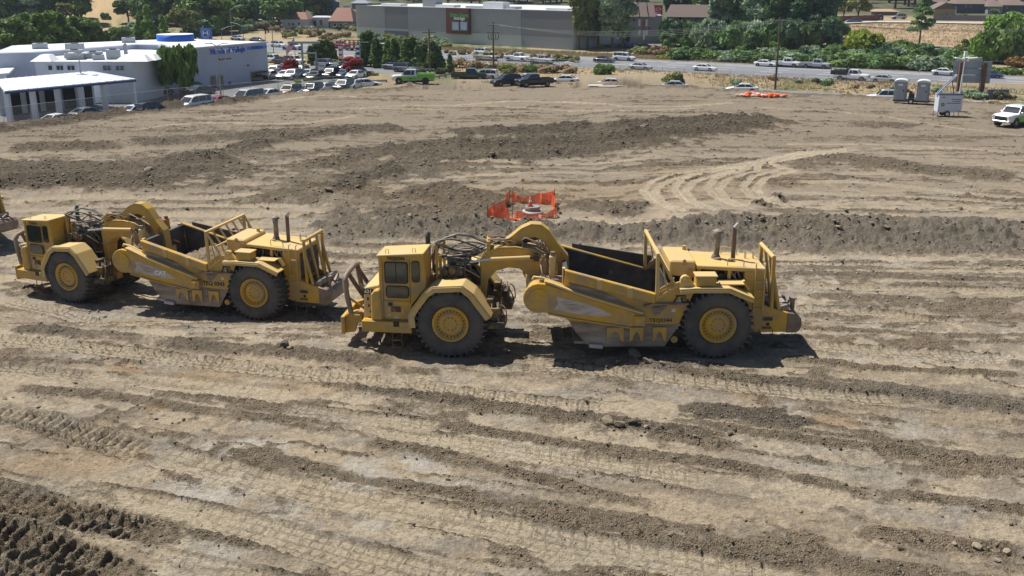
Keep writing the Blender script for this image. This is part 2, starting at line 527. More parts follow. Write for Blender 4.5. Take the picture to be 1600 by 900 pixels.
# lanes beside and behind the machines
ridge([(480, 478), (600, 520), (700, 545)], 0.5, 0.12, dk=0.4, seed=18)
ridge([(1210, 428), (1330, 432), (1480, 436), (1700, 444)], 0.8, 0.22, dk=0.6, seed=19)
ridge([(1230, 462), (1350, 468), (1600, 476)], 0.7, 0.16, dk=0.5, seed=20)
ridge([(1220, 512), (1400, 520), (1600, 530)], 0.4, 0.10, dk=0.4, seed=21)
ridge([(420, 398), (560, 402), (760, 404), (900, 402)], 0.8, 0.20, dk=0.5, seed=22)
ridge([(490, 385), (620, 388), (760, 388)], 0.6, 0.16, dk=0.45, seed=122)
ridge([(0, 440), (60, 452), (180, 478)], 0.5, 0.1, dk=.4, seed=23)
# spoil at the foot of the cut bank, and the broken crest of the bank
ridge([(470, 352), (560, 356), (680, 358), (820, 362), (940, 372), (1040, 372), (1110, 366)], 0.75, 0.30, dk=0.75, seed=24, cool=.8)
ridge([(1060, 378), (1160, 376), (1240, 380), (1330, 384), (1420, 376)], 0.9, 0.60, dk=0.45, seed=25, cool=.8)
ridge([(1080, 347), (1180, 343), (1300, 343), (1420, 346), (1600, 352)], 0.5, 0.30, dk=0.6, seed=26, cool=.4)
ridge([(1330, 362), (1440, 362), (1600, 368)], 1.2, 0.35, dk=0.75, seed=27)
# heaps and rows of dumped dirt farther back
ridge([(-80, 290), (40, 288), (130, 284), (210, 284), (262, 278), (300, 264), (345, 240)], 2.3, 0.70, dk=1.0, seed=28)
ridge([(-60, 262), (90, 262), (200, 262), (280, 250)], 2.6, 0.50, dk=0.75, seed=29)
ridge([(0, 235), (150, 228), (320, 216), (480, 207), (640, 200)], 2.6, 0.35, dk=0.65, seed=30)
ridge([(330, 246), (400, 226), (470, 214), (570, 206)], 1.5, 0.5, dk=0.9, seed=31)
ridge([(490, 302), (540, 290), (590, 272), (640, 262), (700, 254), (770, 250), (840, 246), (930, 238), (1000, 226)], 1.5, 0.75, dk=0.95, seed=32)
ridge([(440, 268), (500, 258), (590, 234), (680, 226), (740, 228)], 1.6, 0.4, dk=0.8, seed=33)
ridge([(700, 212), (800, 206), (900, 200), (1000, 196), (1090, 190), (1180, 190)], 2.6, 0.85, dk=1.0, seed=34)
ridge([(690, 232), (800, 228), (900, 222), (1010, 214), (1100, 204), (1200, 196)], 2.2, 0.85, dk=1.0, seed=35)
ridge([(980, 214), (1020, 211)], 1.4, 1.5, dk=1.0, seed=36, ends=.4)
ridge([(1130, 194), (1185, 187), (1235, 196)], 1.6, 0.9, dk=1.0, seed=37)
ridge([(640, 290), (720, 310), (760, 330), (640, 330)], 2.2, 0.25, dk=0.75, seed=38)
ridge([(560, 330), (640, 338), (740, 340)], 1.3, 0.15, dk=0.75, seed=39)
ridge([(870, 318), (940, 326), (1030, 328)], 1.6, 0.35, dk=0.6, seed=40)
ridge([(1220, 238), (1330, 248), (1420, 262), (1600, 280)], 2.0, 0.35, dk=0.5, seed=41)
ridge([(1180, 322), (1215, 312)], 0.7, 0.4, dk=0.8, seed=42, ends=.4)
ridge([(-200, 222), (0, 205), (120, 188), (240, 172), (420, 152)], 2.0, 0.45, dk=0.95, seed=43)
ridge([(1330, 198), (1390, 196), (1440, 200)], 2.0, 0.25, dk=0.5, seed=44)
ridge([(250, 262), (300, 244)], 1.2, .4, dk=.9, seed=45, ends=.4)

# tyre tracks
track([(-80, 524), (120, 545), (260, 562), (430, 582), (600, 602), (720, 617), (850, 633), (960, 645)], seed=3, lug=0.075, tone=1.0, geo=.8)
track([(-60, 572), (100, 585), (250, 606), (330, 614)], wid=.8, seed=4, lug=0.06, tone=.5)
track([(-80, 628), (60, 660), (150, 688), (240, 714)], wid=1.15, seed=5, depth=0.10, lug=0.13, pitch=0.34, tone=.5, dk=.15, geo=1.0)
track([(225, 708), (380, 748), (540, 782), (700, 812), (860, 846), (1000, 872), (1150, 900), (1300, 930)], wid=1.2, seed=6, lug=0.035, tone=1.0)
track([(70, 765), (230, 790), (380, 824), (540, 868), (700, 910), (800, 940)], wid=1.15, seed=7, lug=0.04, tone=1.0)
track([(200, 868), (330, 895), (520, 945)], wid=1.1, seed=57, lug=0.04, tone=.8)
track([(560, 675), (720, 697), (860, 718), (1000, 738), (1120, 756)], wid=1.0, seed=8, lug=0.035, tone=.8)
track([(820, 572), (930, 582), (1030, 594), (1150, 608), (1290, 622), (1420, 632)], wid=.9, seed=9, lug=0.06, tone=.9)
track([(180, 592), (330, 606), (470, 622)], wid=1.3, seed=10, lug=0.02, tone=.9)
track([(430, 640), (560, 656), (700, 676)], wid=.9, seed=11, lug=0.03, tone=.5)
track([(1240, 540), (1380, 552), (1600, 566)], wid=1.0, seed=12, lug=0.04, tone=.5)
track([(1200, 482), (1400, 494), (1700, 508)], wid=1.0, seed=13, lug=0.04, tone=.7)
track([(1220, 450), (1400, 453), (1700, 460)], wid=1.0, seed=14, lug=0.03, tone=.7)
track([(1200, 414), (1400, 416), (1700, 424)], wid=1.0, seed=15, lug=0.04, tone=.9)
track([(480, 408), (640, 414), (780, 415), (900, 416)], wid=1.0, seed=16, lug=0.04, tone=.9)
track([(440, 394), (640, 396), (900, 394)], wid=.9, seed=17, lug=0.05, tone=.7)
track([(0, 470), (100, 492), (260, 508)], wid=1.0, seed=18, lug=0.06, tone=.6)
for k, (x0, dy) in enumerate([(1004, 0), (1022, 3), (1052, -3), (1070, 1), (1104, -5), (1122, -2), (1160, -6), (1180, -3)]):
    pp = [(1318 + 4 * k, 236 + dy), (1240, 246 + dy), (1150 + .3 * (x0 - 1004), 258 + dy), (x0 + 60, 270 + dy), (x0 + 14, 284 + dy), (x0, 298 + dy), (x0 + 14, 314 + dy), (x0 + 56, 330 + dy)]
    track(pp, wid=0.6, seed=60 + k, depth=0.05, lug=0.03, tone=1.0, chalky=.75)
for k, (a, b) in enumerate([((0, 330), (480, 325)), ((0, 318), (420, 300)), ((100, 345), (480, 338)), ((620, 265), (1010, 247)), ((1200, 300), (1700, 330)), ((1240, 285), (1700, 310)), ((600, 285), (980, 270)),
                            ((540, 170), (1100, 168)), ((560, 152), (420, 160)), ((1180, 168), (1700, 215)), ((1220, 225), (1600, 240)), ((700, 165), (1150, 160)), ((300, 185), (700, 170)), ((200, 205), (560, 180))]):
    pp = [(a[0] + (b[0] - a[0]) * t, a[1] + (b[1] - a[1]) * t - 6 * math.sin(t * math.pi * (1 + k % 2))) for t in (0, .2, .4, .6, .8, 1)]
    track(pp, wid=0.8 + 0.2 * (k % 3), seed=90 + k, depth=0.06, lug=0.02, tone=0.75)

# patches: chalky, rusty, damp
for a in [(385, 700, 1.9, 0.8, 1.), (330, 765, 2.4, 1.0, .9), (610, 740, 2.6, 1.3, .9), (700, 760, 2., .8, .7), (470, 800, 2.0, .8, .6), (560, 815, 1.5, .6, .6), (300, 880, 2.0, .8, .6), (100, 560, 1.5, .7, .6),
          (1250, 730, 2., .6, .4), (1440, 670, 2., .7, .5), (1340, 700, 1.6, .6, .4), (1500, 560, 3, .5, .6), (1400, 412, 5, .5, .6), (700, 408, 4, .5, .5), (1420, 232, 4, 1.6, .6), (1290, 245, 3, 1.2, .6), (640, 266, 1.2, 2., .8), (228, 272, .9, 1.6, 1.),
          (1400, 560, 2.5, .7, .4), (170, 330, 4, 1.5, .4), (450, 320, 4, 1.6, .4), (1540, 790, 1.6, .6, .4), (1060, 560, 2, .4, .3), (820, 700, 2, .6, .4), (980, 440, 4, 1, .3)]:
    patch(*a[:4], pale, a[4], int(a[0]))
for a in [(205, 578, 0.9, .6, .9), (300, 590, 2.4, .8, .6), (240, 638, .8, .4, .8), (700, 560, 3, .6, .5), (100, 720, 2.4, 1., .5), (520, 248, 2.5, 4, .5), (700, 308, 6, 4, .6), (1000, 300, 10, 5, .55), (1150, 275, 9, 6, .5), (60, 790, 2, .6, .5),
          (1290, 660, 1.2, .6, .6), (1180, 620, 1.5, .5, .4), (820, 306, 6, 4, .7), (930, 316, 5, 3, .5), (880, 420, 3, 1, .3), (1250, 365, 4, 1, .3), (470, 610, 2, .7, .5), (620, 880, 2, .7, .3), (560, 300, 4, 3, .5)]:
    patch(*a[:4], rust, a[4], int(a[0]) + 3)
for a in [(1170, 645, 2.0, .75, 1.), (1100, 640, 1.2, .6, .8), (1230, 660, 1.0, .5, .9), (1010, 570, 1.4, .5, 1.), (60, 790, 3.2, 1.2, .5), (120, 830, 2.5, 1., .45), (20, 850, 2., 1., .5), (900, 205, 20, 6, .7), (1110, 192, 10, 3, .9), (120, 272, 20, 7, .75), (330, 245, 12, 6, .6), (620, 262, 10, 8, .7), (740, 238, 16, 8, .8), (880, 222, 18, 8, .8), (1040, 204, 14, 6, .8), (640, 315, 8, 5, .6), (500, 285, 6, 6, .6), (760, 318, 6, 4, .5), (220, 205, 24, 7, .45), (1440, 362, 6, 1., .5)]:
    patch(*a[:4], dark, a[4], int(a[0]) + 5)
    patch(*a[:4], loose, a[4] * .8, int(a[0]) + 5)

def sa_(x, y): return x * math.cos(R(70)) + y * math.sin(R(70))
def ca_(x, y): return -x * math.sin(R(70)) + y * math.cos(R(70))
# ground churned deep by tyres in the near left corner
for k, pp in enumerate([[(-150, 735), (0, 778), (120, 806), (260, 832)], [(-150, 800), (0, 838), (100, 868), (190, 905)], [(-150, 860), (0, 895), (80, 930)]]):
    track(pp, wid=1.25, seed=130 + k, depth=0.16, lug=0.20, pitch=0.40, tone=.25, slant=0.8, dk=.4, geo=.75)
    iC = sub(pl(*pp), 1.0); cC, _s, _L = poly_coords(GX[iC], GY[iC], pl(*pp)); kC = (1 - sstep(.5, .9, np.abs(cC)))
    lift[iC] += kC * (.20 * (fbm(sa_(GX[iC], GY[iC]) * 1.2, ca_(GX[iC], GY[iC]) * 5, 4, 140 + k) - .5) + .12 * (fbm(GX[iC] * 6, GY[iC] * 6, 3, 150 + k) - .5)); loose[iC] = np.maximum(loose[iC], kC * .6)

# the cut bank: rough face
yb_ = np.interp(GX, [-14, 0, 15, 25, 60], [60.6, 60.4, 58.4, 57.4, 57.0])
wb_ = np.interp(GX, [-22, -13, -9, 8, 14, 40], [14, 10, 1.6, 1.8, 3.4, 3.6])
face = sstep(-0.9, 0.1, (GY - yb_) / wb_) * (1 - sstep(0.9, 1.35, (GY - yb_) / wb_)) * sstep(-15, -10, GX)
ib = np.where(face > 0.01)[0]
cb, rb = cells(GX[ib] * 1.5, GY[ib] * 2.6, 71)
cb2, rb2 = cells(GX[ib] * 3.4, GY[ib] * 5.5, 72)
lift[ib] += face[ib] * (0.36 * np.clip(1 - cb, 0, 1) * rb + 0.20 * np.clip(1 - cb2, 0, 1) * rb2 + 0.25 * (fbm(GX[ib] * .35, GY[ib] * .5, 3, 73) - .5))
loose[ib] = np.maximum(loose[ib], face[ib] * .9)
dark[ib] = np.maximum(dark[ib], face[ib] * (0.25 + 0.6 * fbm(GX[ib] * .4, GY[ib] * .4, 3, 74)))
rust[ib] -= 0.55 * face[ib]

# low berm of dirt along the rim of the site
bm_ = np.exp(-((e_site + 1.6) / 1.1) ** 2) * np.clip(.35 + fbm(GX * .25, GY * .25, 3, 95), 0, 1.3)
lift += .42 * bm_; loose = np.maximum(loose, .9 * bm_); dark = np.maximum(dark, .45 * bm_)
# crumbs and clods in the loose dirt
loose *= on_site
iN = np.where((loose > 0.03) & (GY < 62))[0]
c1, r1 = cells(GX[iN] * 3.1, GY[iN] * 3.1, 5); c2, r2 = cells(GX[iN] * 6.5, GY[iN] * 6.5, 6); c5, r5 = cells(GX[iN] * 12.5, GY[iN] * 12.5, 16)
lift[iN] += loose[iN] * (0.10 * np.clip(1 - c1, 0, 1) ** 0.8 * (r1 ** 2) + 0.085 * np.clip(1 - c2, 0, 1) ** 0.8 * r2 + 0.045 * np.clip(1 - c5, 0, 1) * r5)
iF = np.where((loose > 0.03) & (GY >= 50))[0]
c3, r3 = cells(GX[iF] * 1.5, GY[iF] * 1.1, 8); c4, r4 = cells(GX[iF] * 3.4, GY[iF] * 2.4, 9)
lift[iF] += loose[iF] * (0.34 * np.clip(1 - c3, 0, 1) ** 0.8 * (r3 ** 2.5) + 0.20 * np.clip(1 - c4, 0, 1) ** 0.8 * r4 * (1 - sstep(66, 82, GY[iF]))) * sstep(50, 66, GY[iF]) * (0.25 + 1.25 * dark[iF])
lift += (fine - 0.5) * 0.075 * (1 - 0.7 * press) + (fbm(GX * 11, GY * 11, 3, 91) - 0.5) * 0.055 * (1 - .5 * press) * (GY < 45)
gz = gz + lift * on_site

# flat stands under the machines' tyres
def settle(x, y, r, z=None):
    i = np.where((np.abs(GX - x) < r * 2) & (np.abs(GY - y) < r * 2))[0]
    k = 1 - sstep(r * 0.7, r * 1.7, np.hypot(GX[i] - x, GY[i] - y))
    gz[i] = gz[i] * (1 - k) + k * ((lz(x, y) if z is None else z))
def ground_z(x, y):
    j = int(np.clip(np.searchsorted(_rY, y), 1, len(_rY) - 1)); out = []
    for jj in (j - 1, j):
        row = gz[jj * _nc:(jj + 1) * _nc]; u = x / (0.68 * _rY[jj] + 5.0); out.append(float(np.interp(u, _su, row)))
    t = (y - _rY[j - 1]) / (_rY[j] - _rY[j - 1]); return out[0] + (out[1] - out[0]) * t
def finish_ground():
    # colours of the soil itself: dry tan crust, brown loose dirt, grey clay, chalk, rust
    A = lambda *c: np.array(c)
    tan = A(.440, .358, .255); brown = A(.245, .195, .136); grey = A(.130, .112, .087); chalk = A(.52, .485, .43); ochre = A(.36, .235, .12); track_c = A(.50, .42, .30)
    col = np.repeat(tan[None], len(GX), 0)
    far0 = sstep(60, 95, GY)
    def mixc(c, k):
        k = np.clip(k, 0, 1)[:, None]
        return col * (1 - k) + c[None] * k
    n1 = fbm(GX * .25, GY * .3, 4, 201); n2 = fbm(GX * 1.7, GY * 1.9, 4, 203)
    col = mixc(A(.33, .265, .19), sstep(.42, .6, n1) * .7)
    col = mixc(A(.21, .178, .14), sstep(.47, .66, streak) * .5)
    col = mixc(chalk, np.clip(sstep(.56, .74, .5 * streak[::1] * 0 + n2 * .55 + n1 * .45) * .55, 0, 1))
    col = mixc(A(.50, .42, .31), sstep(.5, .8, band) * .7 * (1 - .5 * far0)); col = mixc(A(.255, .212, .162), sstep(.45, .15, band * 0 + .45 - .3 * sstep(.5, .2, 1 - band) * 0) * 0)
    n3 = fbm(GX * .9, GY * 1.3, 5, 207); n4 = fbm(GX * 5, GY * 5, 4, 209)
    col = mixc(A(.235, .20, .158), sstep(.45, .62, n3 * .6 + n4 * .4) * .6 * (1 - .5 * press))
    col = mixc(A(.31, .29, .26), sstep(.57, .70, fbm(GX * .4, GY * .9, 4, 211)) * .45)
    col = mixc(ochre, np.clip(rust, 0, 1) * .6)
    col = mixc(chalk, pale * .8 * sstep(.30, .55, n2))
    col = mixc(track_c, press * .65)
    far = sstep(70, 100, GY); far = np.maximum(far, .6 * sstep(60, 72, GY))
    col = mixc(A(.222, .183, .137), far * .85 * (1 - .75 * press) * (1 - .6 * np.clip(rust, 0, 1)) * (1 - .5 * pale)); col = mixc(A(.45, .36, .25), far * press * (.22 + .5 * np.clip(rust, 0, 1)))
    crust = col * np.array((1.0, .99, .965))[None] * (0.88 + 0.24 * fbm(GX * 6, GY * 6, 3, 401))[:, None]
    # loose soil: brown crumbs, darker where damp, each crumb its own tone
    col = np.repeat(brown[None], len(GX), 0)
    col = mixc(ochre * .7, np.clip(rust, 0, 1) * .6)
    col = mixc(grey, np.clip(dark * .95 * (.5 + .8 * n1), 0, 1))
    cool = np.clip(-rust, 0, 1)
    col = mixc(A(.225, .208, .18), cool * .75)
    col = mixc(A(.090, .073, .050), far * dark * .9)
    _c, _r = cells(GX * 5.5, GY * 5.5, 77)
    col = col * (0.72 + .6 * _r)[:, None] * (0.85 + 0.3 * fbm(GX * 6, GY * 6, 3, 403))[:, None]
    loosec = col * np.array((1.01, .99, .955))[None]; col = crust
    mask = np.clip(np.maximum(loose * .95, dark * .85), 0, 1) * on_site
    # verges: straw-coloured dry grass, some green, grey soil in the lots
    off = sstep(0.5, 5, e_site)
    g1 = fbm(GX * .09, GY * .09, 4, 301); g2 = fbm(GX * .5, GY * .5, 4, 303)
    straw = A(.36, .275, .165); weed = A(.13, .15, .055); bare = A(.36, .30, .22)
    v = np.repeat(straw[None], len(GX), 0)
    k = sstep(.5, .62, g1)[:, None]; v = v * (1 - k) + weed[None] * k
    k = sstep(.5, .66, g2)[:, None] * .6; v = v * (1 - k) + bare[None] * k
    w = fw_w(GX, GY)
    hill = (sstep(65, 80, w) * (1 - sstep(125, 135, w)) * (GX > 60))[:, None]
    hc = A(.37, .275, .175) * (0.75 + .5 * g2[:, None]); v = v * (1 - hill) + hc * hill
    gh = (sstep(330, 370, GY) * np.exp(-((GX + 172) / 34.) ** 4))[:, None]
    v = v * (1 - gh) + A(.43, .315, .18) * (0.8 + .4 * g2[:, None]) * gh
    wood = (np.maximum(sstep(140, 170, w), sstep(25, 60, w) * (GX < 60)) * (1 - gh[:, 0]))[:, None]
    v = v * (1 - wood) + A(.10, .105, .06) * (.7 + .6 * g2[:, None]) * wood
    col = col * (1 - off[:, None]) + v * off[:, None]
    nr = len(_rY)
    me = bpy.data.meshes.new('ground')
    co = np.stack([GX, GY, gz], 1).astype(np.float32)
    idx = np.arange(nr * _nc).reshape(nr, _nc)
    q = np.stack([idx[:-1, :-1], idx[:-1, 1:], idx[1:, 1:], idx[1:, :-1]], -1).reshape(-1)
    nf = len(q) // 4
    me.vertices.add(len(co)); me.vertices.foreach_set('co', co.ravel())
    me.loops.add(len(q)); me.loops.foreach_set('vertex_index', q.astype(np.int32))
    me.polygons.add(nf); me.polygons.foreach_set('loop_start', np.arange(0, nf * 4, 4, dtype=np.int32)); me.polygons.foreach_set('loop_total', np.full(nf, 4, dtype=np.int32))
    me.polygons.foreach_set('use_smooth', np.ones(nf, bool))
    at = me.attributes.new('soil', 'FLOAT_COLOR', 'POINT')
    at.data.foreach_set('color', np.concatenate([np.clip(col, 0, 1), np.ones((len(col), 1))], 1).astype(np.float32).ravel())
    at2 = me.attributes.new('crumbs', 'FLOAT_COLOR', 'POINT')
    at2.data.foreach_set('color', np.concatenate([np.clip(loosec, 0, 1), np.ones((len(col), 1))], 1).astype(np.float32).ravel())
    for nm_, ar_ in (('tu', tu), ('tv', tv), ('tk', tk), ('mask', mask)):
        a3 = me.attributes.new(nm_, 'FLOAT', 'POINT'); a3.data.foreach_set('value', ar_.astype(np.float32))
    a2 = me.attributes.new('loose', 'FLOAT', 'POINT'); a2.data.foreach_set('value', np.clip(loose, 0, 1).astype(np.float32))
    me.update(); me.validate()
    m = bpy.data.materials.new('soil'); m.use_nodes = True
    nt = m.node_tree; N = nt.nodes; L = nt.links; b = N['Principled BSDF']
    b.inputs['Roughness'].default_value = .95; b.inputs['Specular IOR Level'].default_value = .15
    ac = N.new('ShaderNodeAttribute'); ac.attribute_name = 'soil'
    al = N.new('ShaderNodeAttribute'); al.attribute_name = 'loose'
    tc = N.new('ShaderNodeTexCoord')
    nz = N.new('ShaderNodeTexNoise'); nz.inputs['Scale'].default_value = 12; nz.inputs['Detail'].default_value = 9; nz.inputs['Roughness'].default_value = .78
    L.new(tc.outputs['Object'], nz.inputs['Vector'])
    mr = N.new('ShaderNodeMapRange'); mr.inputs[1].default_value = .3; mr.inputs[2].default_value = .7; mr.inputs[3].default_value = .55; mr.inputs[4].default_value = 1.42
    L.new(nz.outputs[0], mr.inputs[0])
    mu = N.new('ShaderNodeVectorMath'); mu.operation = 'SCALE'
    cb_ = N.new('ShaderNodeAttribute'); cb_.attribute_name = 'crumbs'; mk_ = N.new('ShaderNodeAttribute'); mk_.attribute_name = 'mask'
    ne = N.new('ShaderNodeTexNoise'); ne.inputs['Scale'].default_value = 2.6; ne.inputs['Detail'].default_value = 11; ne.inputs['Roughness'].default_value = .80; L.new(tc.outputs['Object'], ne.inputs['Vector'])
    m1 = N.new('ShaderNodeMath'); m1.operation = 'MULTIPLY_ADD'; m1.inputs[1].default_value = 1.5; L.new(ne.outputs[0], m1.inputs[0]); L.new(mk_.outputs['Fac'], m1.inputs[2])
    ms_ = N.new('ShaderNodeMapRange'); ms_.interpolation_type = 'SMOOTHSTEP'; ms_.inputs[1].default_value = 1.08; ms_.inputs[2].default_value = 1.44; L.new(m1.outputs[0], ms_.inputs[0])
    mc_ = N.new('ShaderNodeMix'); mc_.data_type = 'RGBA'; L.new(ms_.outputs[0], mc_.inputs[0]); L.new(ac.outputs['Color'], mc_.inputs[6]); L.new(cb_.outputs['Color'], mc_.inputs[7])
    L.new(mc_.outputs[2], mu.inputs[0]); L.new(mr.outputs[0], mu.inputs['Scale'])
    L.new(mu.outputs[0], b.inputs['Base Color'])
    n3 = N.new('ShaderNodeTexNoise'); n3.inputs['Scale'].default_value = 22; n3.inputs['Detail'].default_value = 7; n3.inputs['Roughness'].default_value = .72
    L.new(tc.outputs['Object'], n3.inputs['Vector'])
    vo = N.new('ShaderNodeTexVoronoi'); vo.inputs['Scale'].default_value = 20; L.new(tc.outputs['Object'], vo.inputs['Vector'])
    ad = N.new('ShaderNodeMath'); ad.operation = 'MULTIPLY_ADD'
    L.new(vo.outputs['Distance'], ad.inputs[0]); ml = N.new('ShaderNodeMath'); ml.operation = 'MULTIPLY'; ml.inputs[1].default_value = -1.2
    L.new(ms_.outputs[0], ml.inputs[0]); L.new(ml.outputs[0], ad.inputs[1]); L.new(n3.outputs[0], ad.inputs[2])
    # tread prints: rows of pads parted by thin raised seams, from the along/across coordinates of each track
    def at_(nm): q = N.new('ShaderNodeAttribute'); q.attribute_name = nm; return q.outputs['Fac']
    def ma(op, a_, b_=None, c_=None):
        q = N.new('ShaderNodeMath'); q.operation = op
        for k_, x_ in enumerate((a_, b_, c_)):
            if x_ is None: continue
            if isinstance(x_, (int, float)): q.inputs[k_].default_value = x_
            else: L.new(x_, q.inputs[k_])
        return q.outputs[0]
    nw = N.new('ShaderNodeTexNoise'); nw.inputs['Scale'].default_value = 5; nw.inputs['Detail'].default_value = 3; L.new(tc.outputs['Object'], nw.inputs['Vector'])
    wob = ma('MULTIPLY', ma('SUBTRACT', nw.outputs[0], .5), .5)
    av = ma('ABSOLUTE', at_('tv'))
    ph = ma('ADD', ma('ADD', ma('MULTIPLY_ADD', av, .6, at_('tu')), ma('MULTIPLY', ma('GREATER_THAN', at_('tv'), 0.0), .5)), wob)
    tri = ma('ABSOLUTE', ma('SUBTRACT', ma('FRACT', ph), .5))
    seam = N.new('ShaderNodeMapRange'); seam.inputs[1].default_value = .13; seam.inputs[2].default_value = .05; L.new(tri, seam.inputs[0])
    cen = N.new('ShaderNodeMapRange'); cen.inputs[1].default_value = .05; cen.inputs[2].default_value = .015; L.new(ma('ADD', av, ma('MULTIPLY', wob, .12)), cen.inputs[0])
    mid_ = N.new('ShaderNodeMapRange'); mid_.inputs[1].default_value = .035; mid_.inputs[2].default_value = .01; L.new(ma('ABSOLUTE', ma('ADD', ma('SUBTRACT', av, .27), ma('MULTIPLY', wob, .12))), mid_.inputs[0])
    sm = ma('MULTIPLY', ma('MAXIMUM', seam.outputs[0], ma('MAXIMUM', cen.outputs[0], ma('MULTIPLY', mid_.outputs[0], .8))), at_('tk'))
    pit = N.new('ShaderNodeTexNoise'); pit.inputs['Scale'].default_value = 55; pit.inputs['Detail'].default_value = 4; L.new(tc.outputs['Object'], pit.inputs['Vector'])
    # shade along the seams is put into the soil colour as darker lines
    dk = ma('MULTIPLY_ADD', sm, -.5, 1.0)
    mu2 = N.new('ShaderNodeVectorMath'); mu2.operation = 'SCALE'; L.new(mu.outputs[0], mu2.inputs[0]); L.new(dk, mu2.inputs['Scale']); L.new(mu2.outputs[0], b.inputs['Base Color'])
    bp0 = N.new('ShaderNodeBump'); bp0.inputs['Strength'].default_value = 1.0; bp0.inputs['Distance'].default_value = .09
    L.new(sm, bp0.inputs['Height'])
    bp = N.new('ShaderNodeBump'); bp.inputs['Strength'].default_value = 1.0; bp.inputs['Distance'].default_value = .085
    mpc = N.new('ShaderNodeMapping'); mpc.inputs['Rotation'].default_value = (0, 0, R(38)); mpc.inputs['Scale'].default_value = (2.2, 6.5, 4); L.new(tc.outputs['Object'], mpc.inputs[0])
    sc = N.new('ShaderNodeTexNoise'); sc.inputs['Scale'].default_value = 1.6; sc.inputs['Detail'].default_value = 6; sc.inputs['Roughness'].default_value = .7; sc.inputs['Distortion'].default_value = .6; L.new(mpc.outputs[0], sc.inputs['Vector'])
    hsum = ma('MULTIPLY_ADD', sc.outputs[0], 1.1, ma('MULTIPLY_ADD', pit.outputs[0], .35, ad.outputs[0]))
    L.new(hsum, bp.inputs['Height']); L.new(bp0.outputs[0], bp.inputs['Normal']); L.new(bp.outputs[0], b.inputs['Normal'])
    me.materials.append(m)
    o = bpy.data.objects.new('ground', me); COL.objects.link(o)
    tag(o, 'bare graded earth of the building site with tyre tracks, windrows and dry verges', 'ground', kind='structure')
    return o
ground = None
# ------------------------------------------------------------------ wheel tractor-scrapers
DUST = (.33, .25, .15)
M_YEL = mat('yellow_paint', (.62, .355, .020), rough=.5, var=.16, scale=1.2, wear=DUST, wear_amt=.34, wear_scale=1.3, wear_soft=.16, bump=.06, bump_scale=9)
M_YEL2 = mat('yellow_paint_dusty', (.64, .41, .075), rough=.6, var=.12, scale=1.0, wear=(.50, .385, .22), wear_amt=.55, wear_scale=1.1, wear_soft=.25)
M_GRIME = mat('greasy_yellow', (.24, .16, .055), rough=.6, var=.3, scale=3, wear=(.05, .042, .035), wear_amt=.55, wear_scale=2.5)
M_STEEL = mat('scoured_steel', (.155, .130, .112), rough=.5, metal=.35, var=.25, scale=1.2, wear=(.33, .30, .28), wear_amt=.3, wear_scale=.8, stretch=(.5, 1, 2.5))
M_BRIGHT = mat('bare_bright_steel', (.46, .44, .46), rough=.45, metal=.4, var=.15, scale=2, wear=(.24, .20, .16), wear_amt=.05, wear_scale=2.2, stretch=(.6, 1, 2))
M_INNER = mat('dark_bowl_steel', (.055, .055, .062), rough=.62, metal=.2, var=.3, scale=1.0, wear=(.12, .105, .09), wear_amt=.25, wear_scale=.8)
M_TYRE = mat('tyre_rubber', (.040, .044, .052), rough=.8, var=.2, scale=2, wear=(.16, .14, .115), wear_amt=.22, wear_scale=1.3, wear_soft=.3)
M_DARK = mat('dark_machine', (.035, .033, .03), rough=.6, var=.4, scale=4, wear=(.12, .095, .07), wear_amt=.3, wear_scale=4)
M_HOSE = mat('hydraulic_hose', (.045, .045, .05), rough=.5, var=.3, scale=5, wear=(.22, .19, .15), wear_amt=.35, wear_scale=3)
M_HOSEG = mat('dusty_hose', (.33, .28, .22), rough=.7, var=.3, scale=5)
M_RUST = mat('rusty_pipe', (.20, .115, .065), rough=.8, var=.3, scale=5)
M_EXH = mat('exhaust_pipe', (.17, .115, .095), rough=.65, metal=.3, var=.3, scale=3)
M_STACK = mat('grey_stack', (.15, .13, .12), rough=.7, var=.25, scale=3, wear=(.3, .26, .2), wear_amt=.3)
M_BLUEG = mat('blue_grey_pipe', (.07, .08, .105), rough=.5, var=.2)
M_CHROME = mat('chrome_rod', (.55, .58, .66), rough=.18, metal=.95, var=.04)
M_GLASS = glass('cab_glass', (.018, .028, .026), .07)
M_RUBBER = mat('black_seal', (.02, .02, .02), rough=.6, var=.1)
M_WHITE = mat('white_paint', (.78, .78, .76), rough=.4, var=.04)
M_BLACKD = mat('black_decal', (.015, .014, .013), rough=.5, var=.1)
M_ORG = mat('orange_jack', (.50, .21, .05), rough=.6, var=.2)
M_CLAYST = mat('red_brown_steel', (.20, .135, .10), rough=.6, metal=.1, var=.2, scale=1.5, wear=(.28, .22, .16), wear_amt=.4)

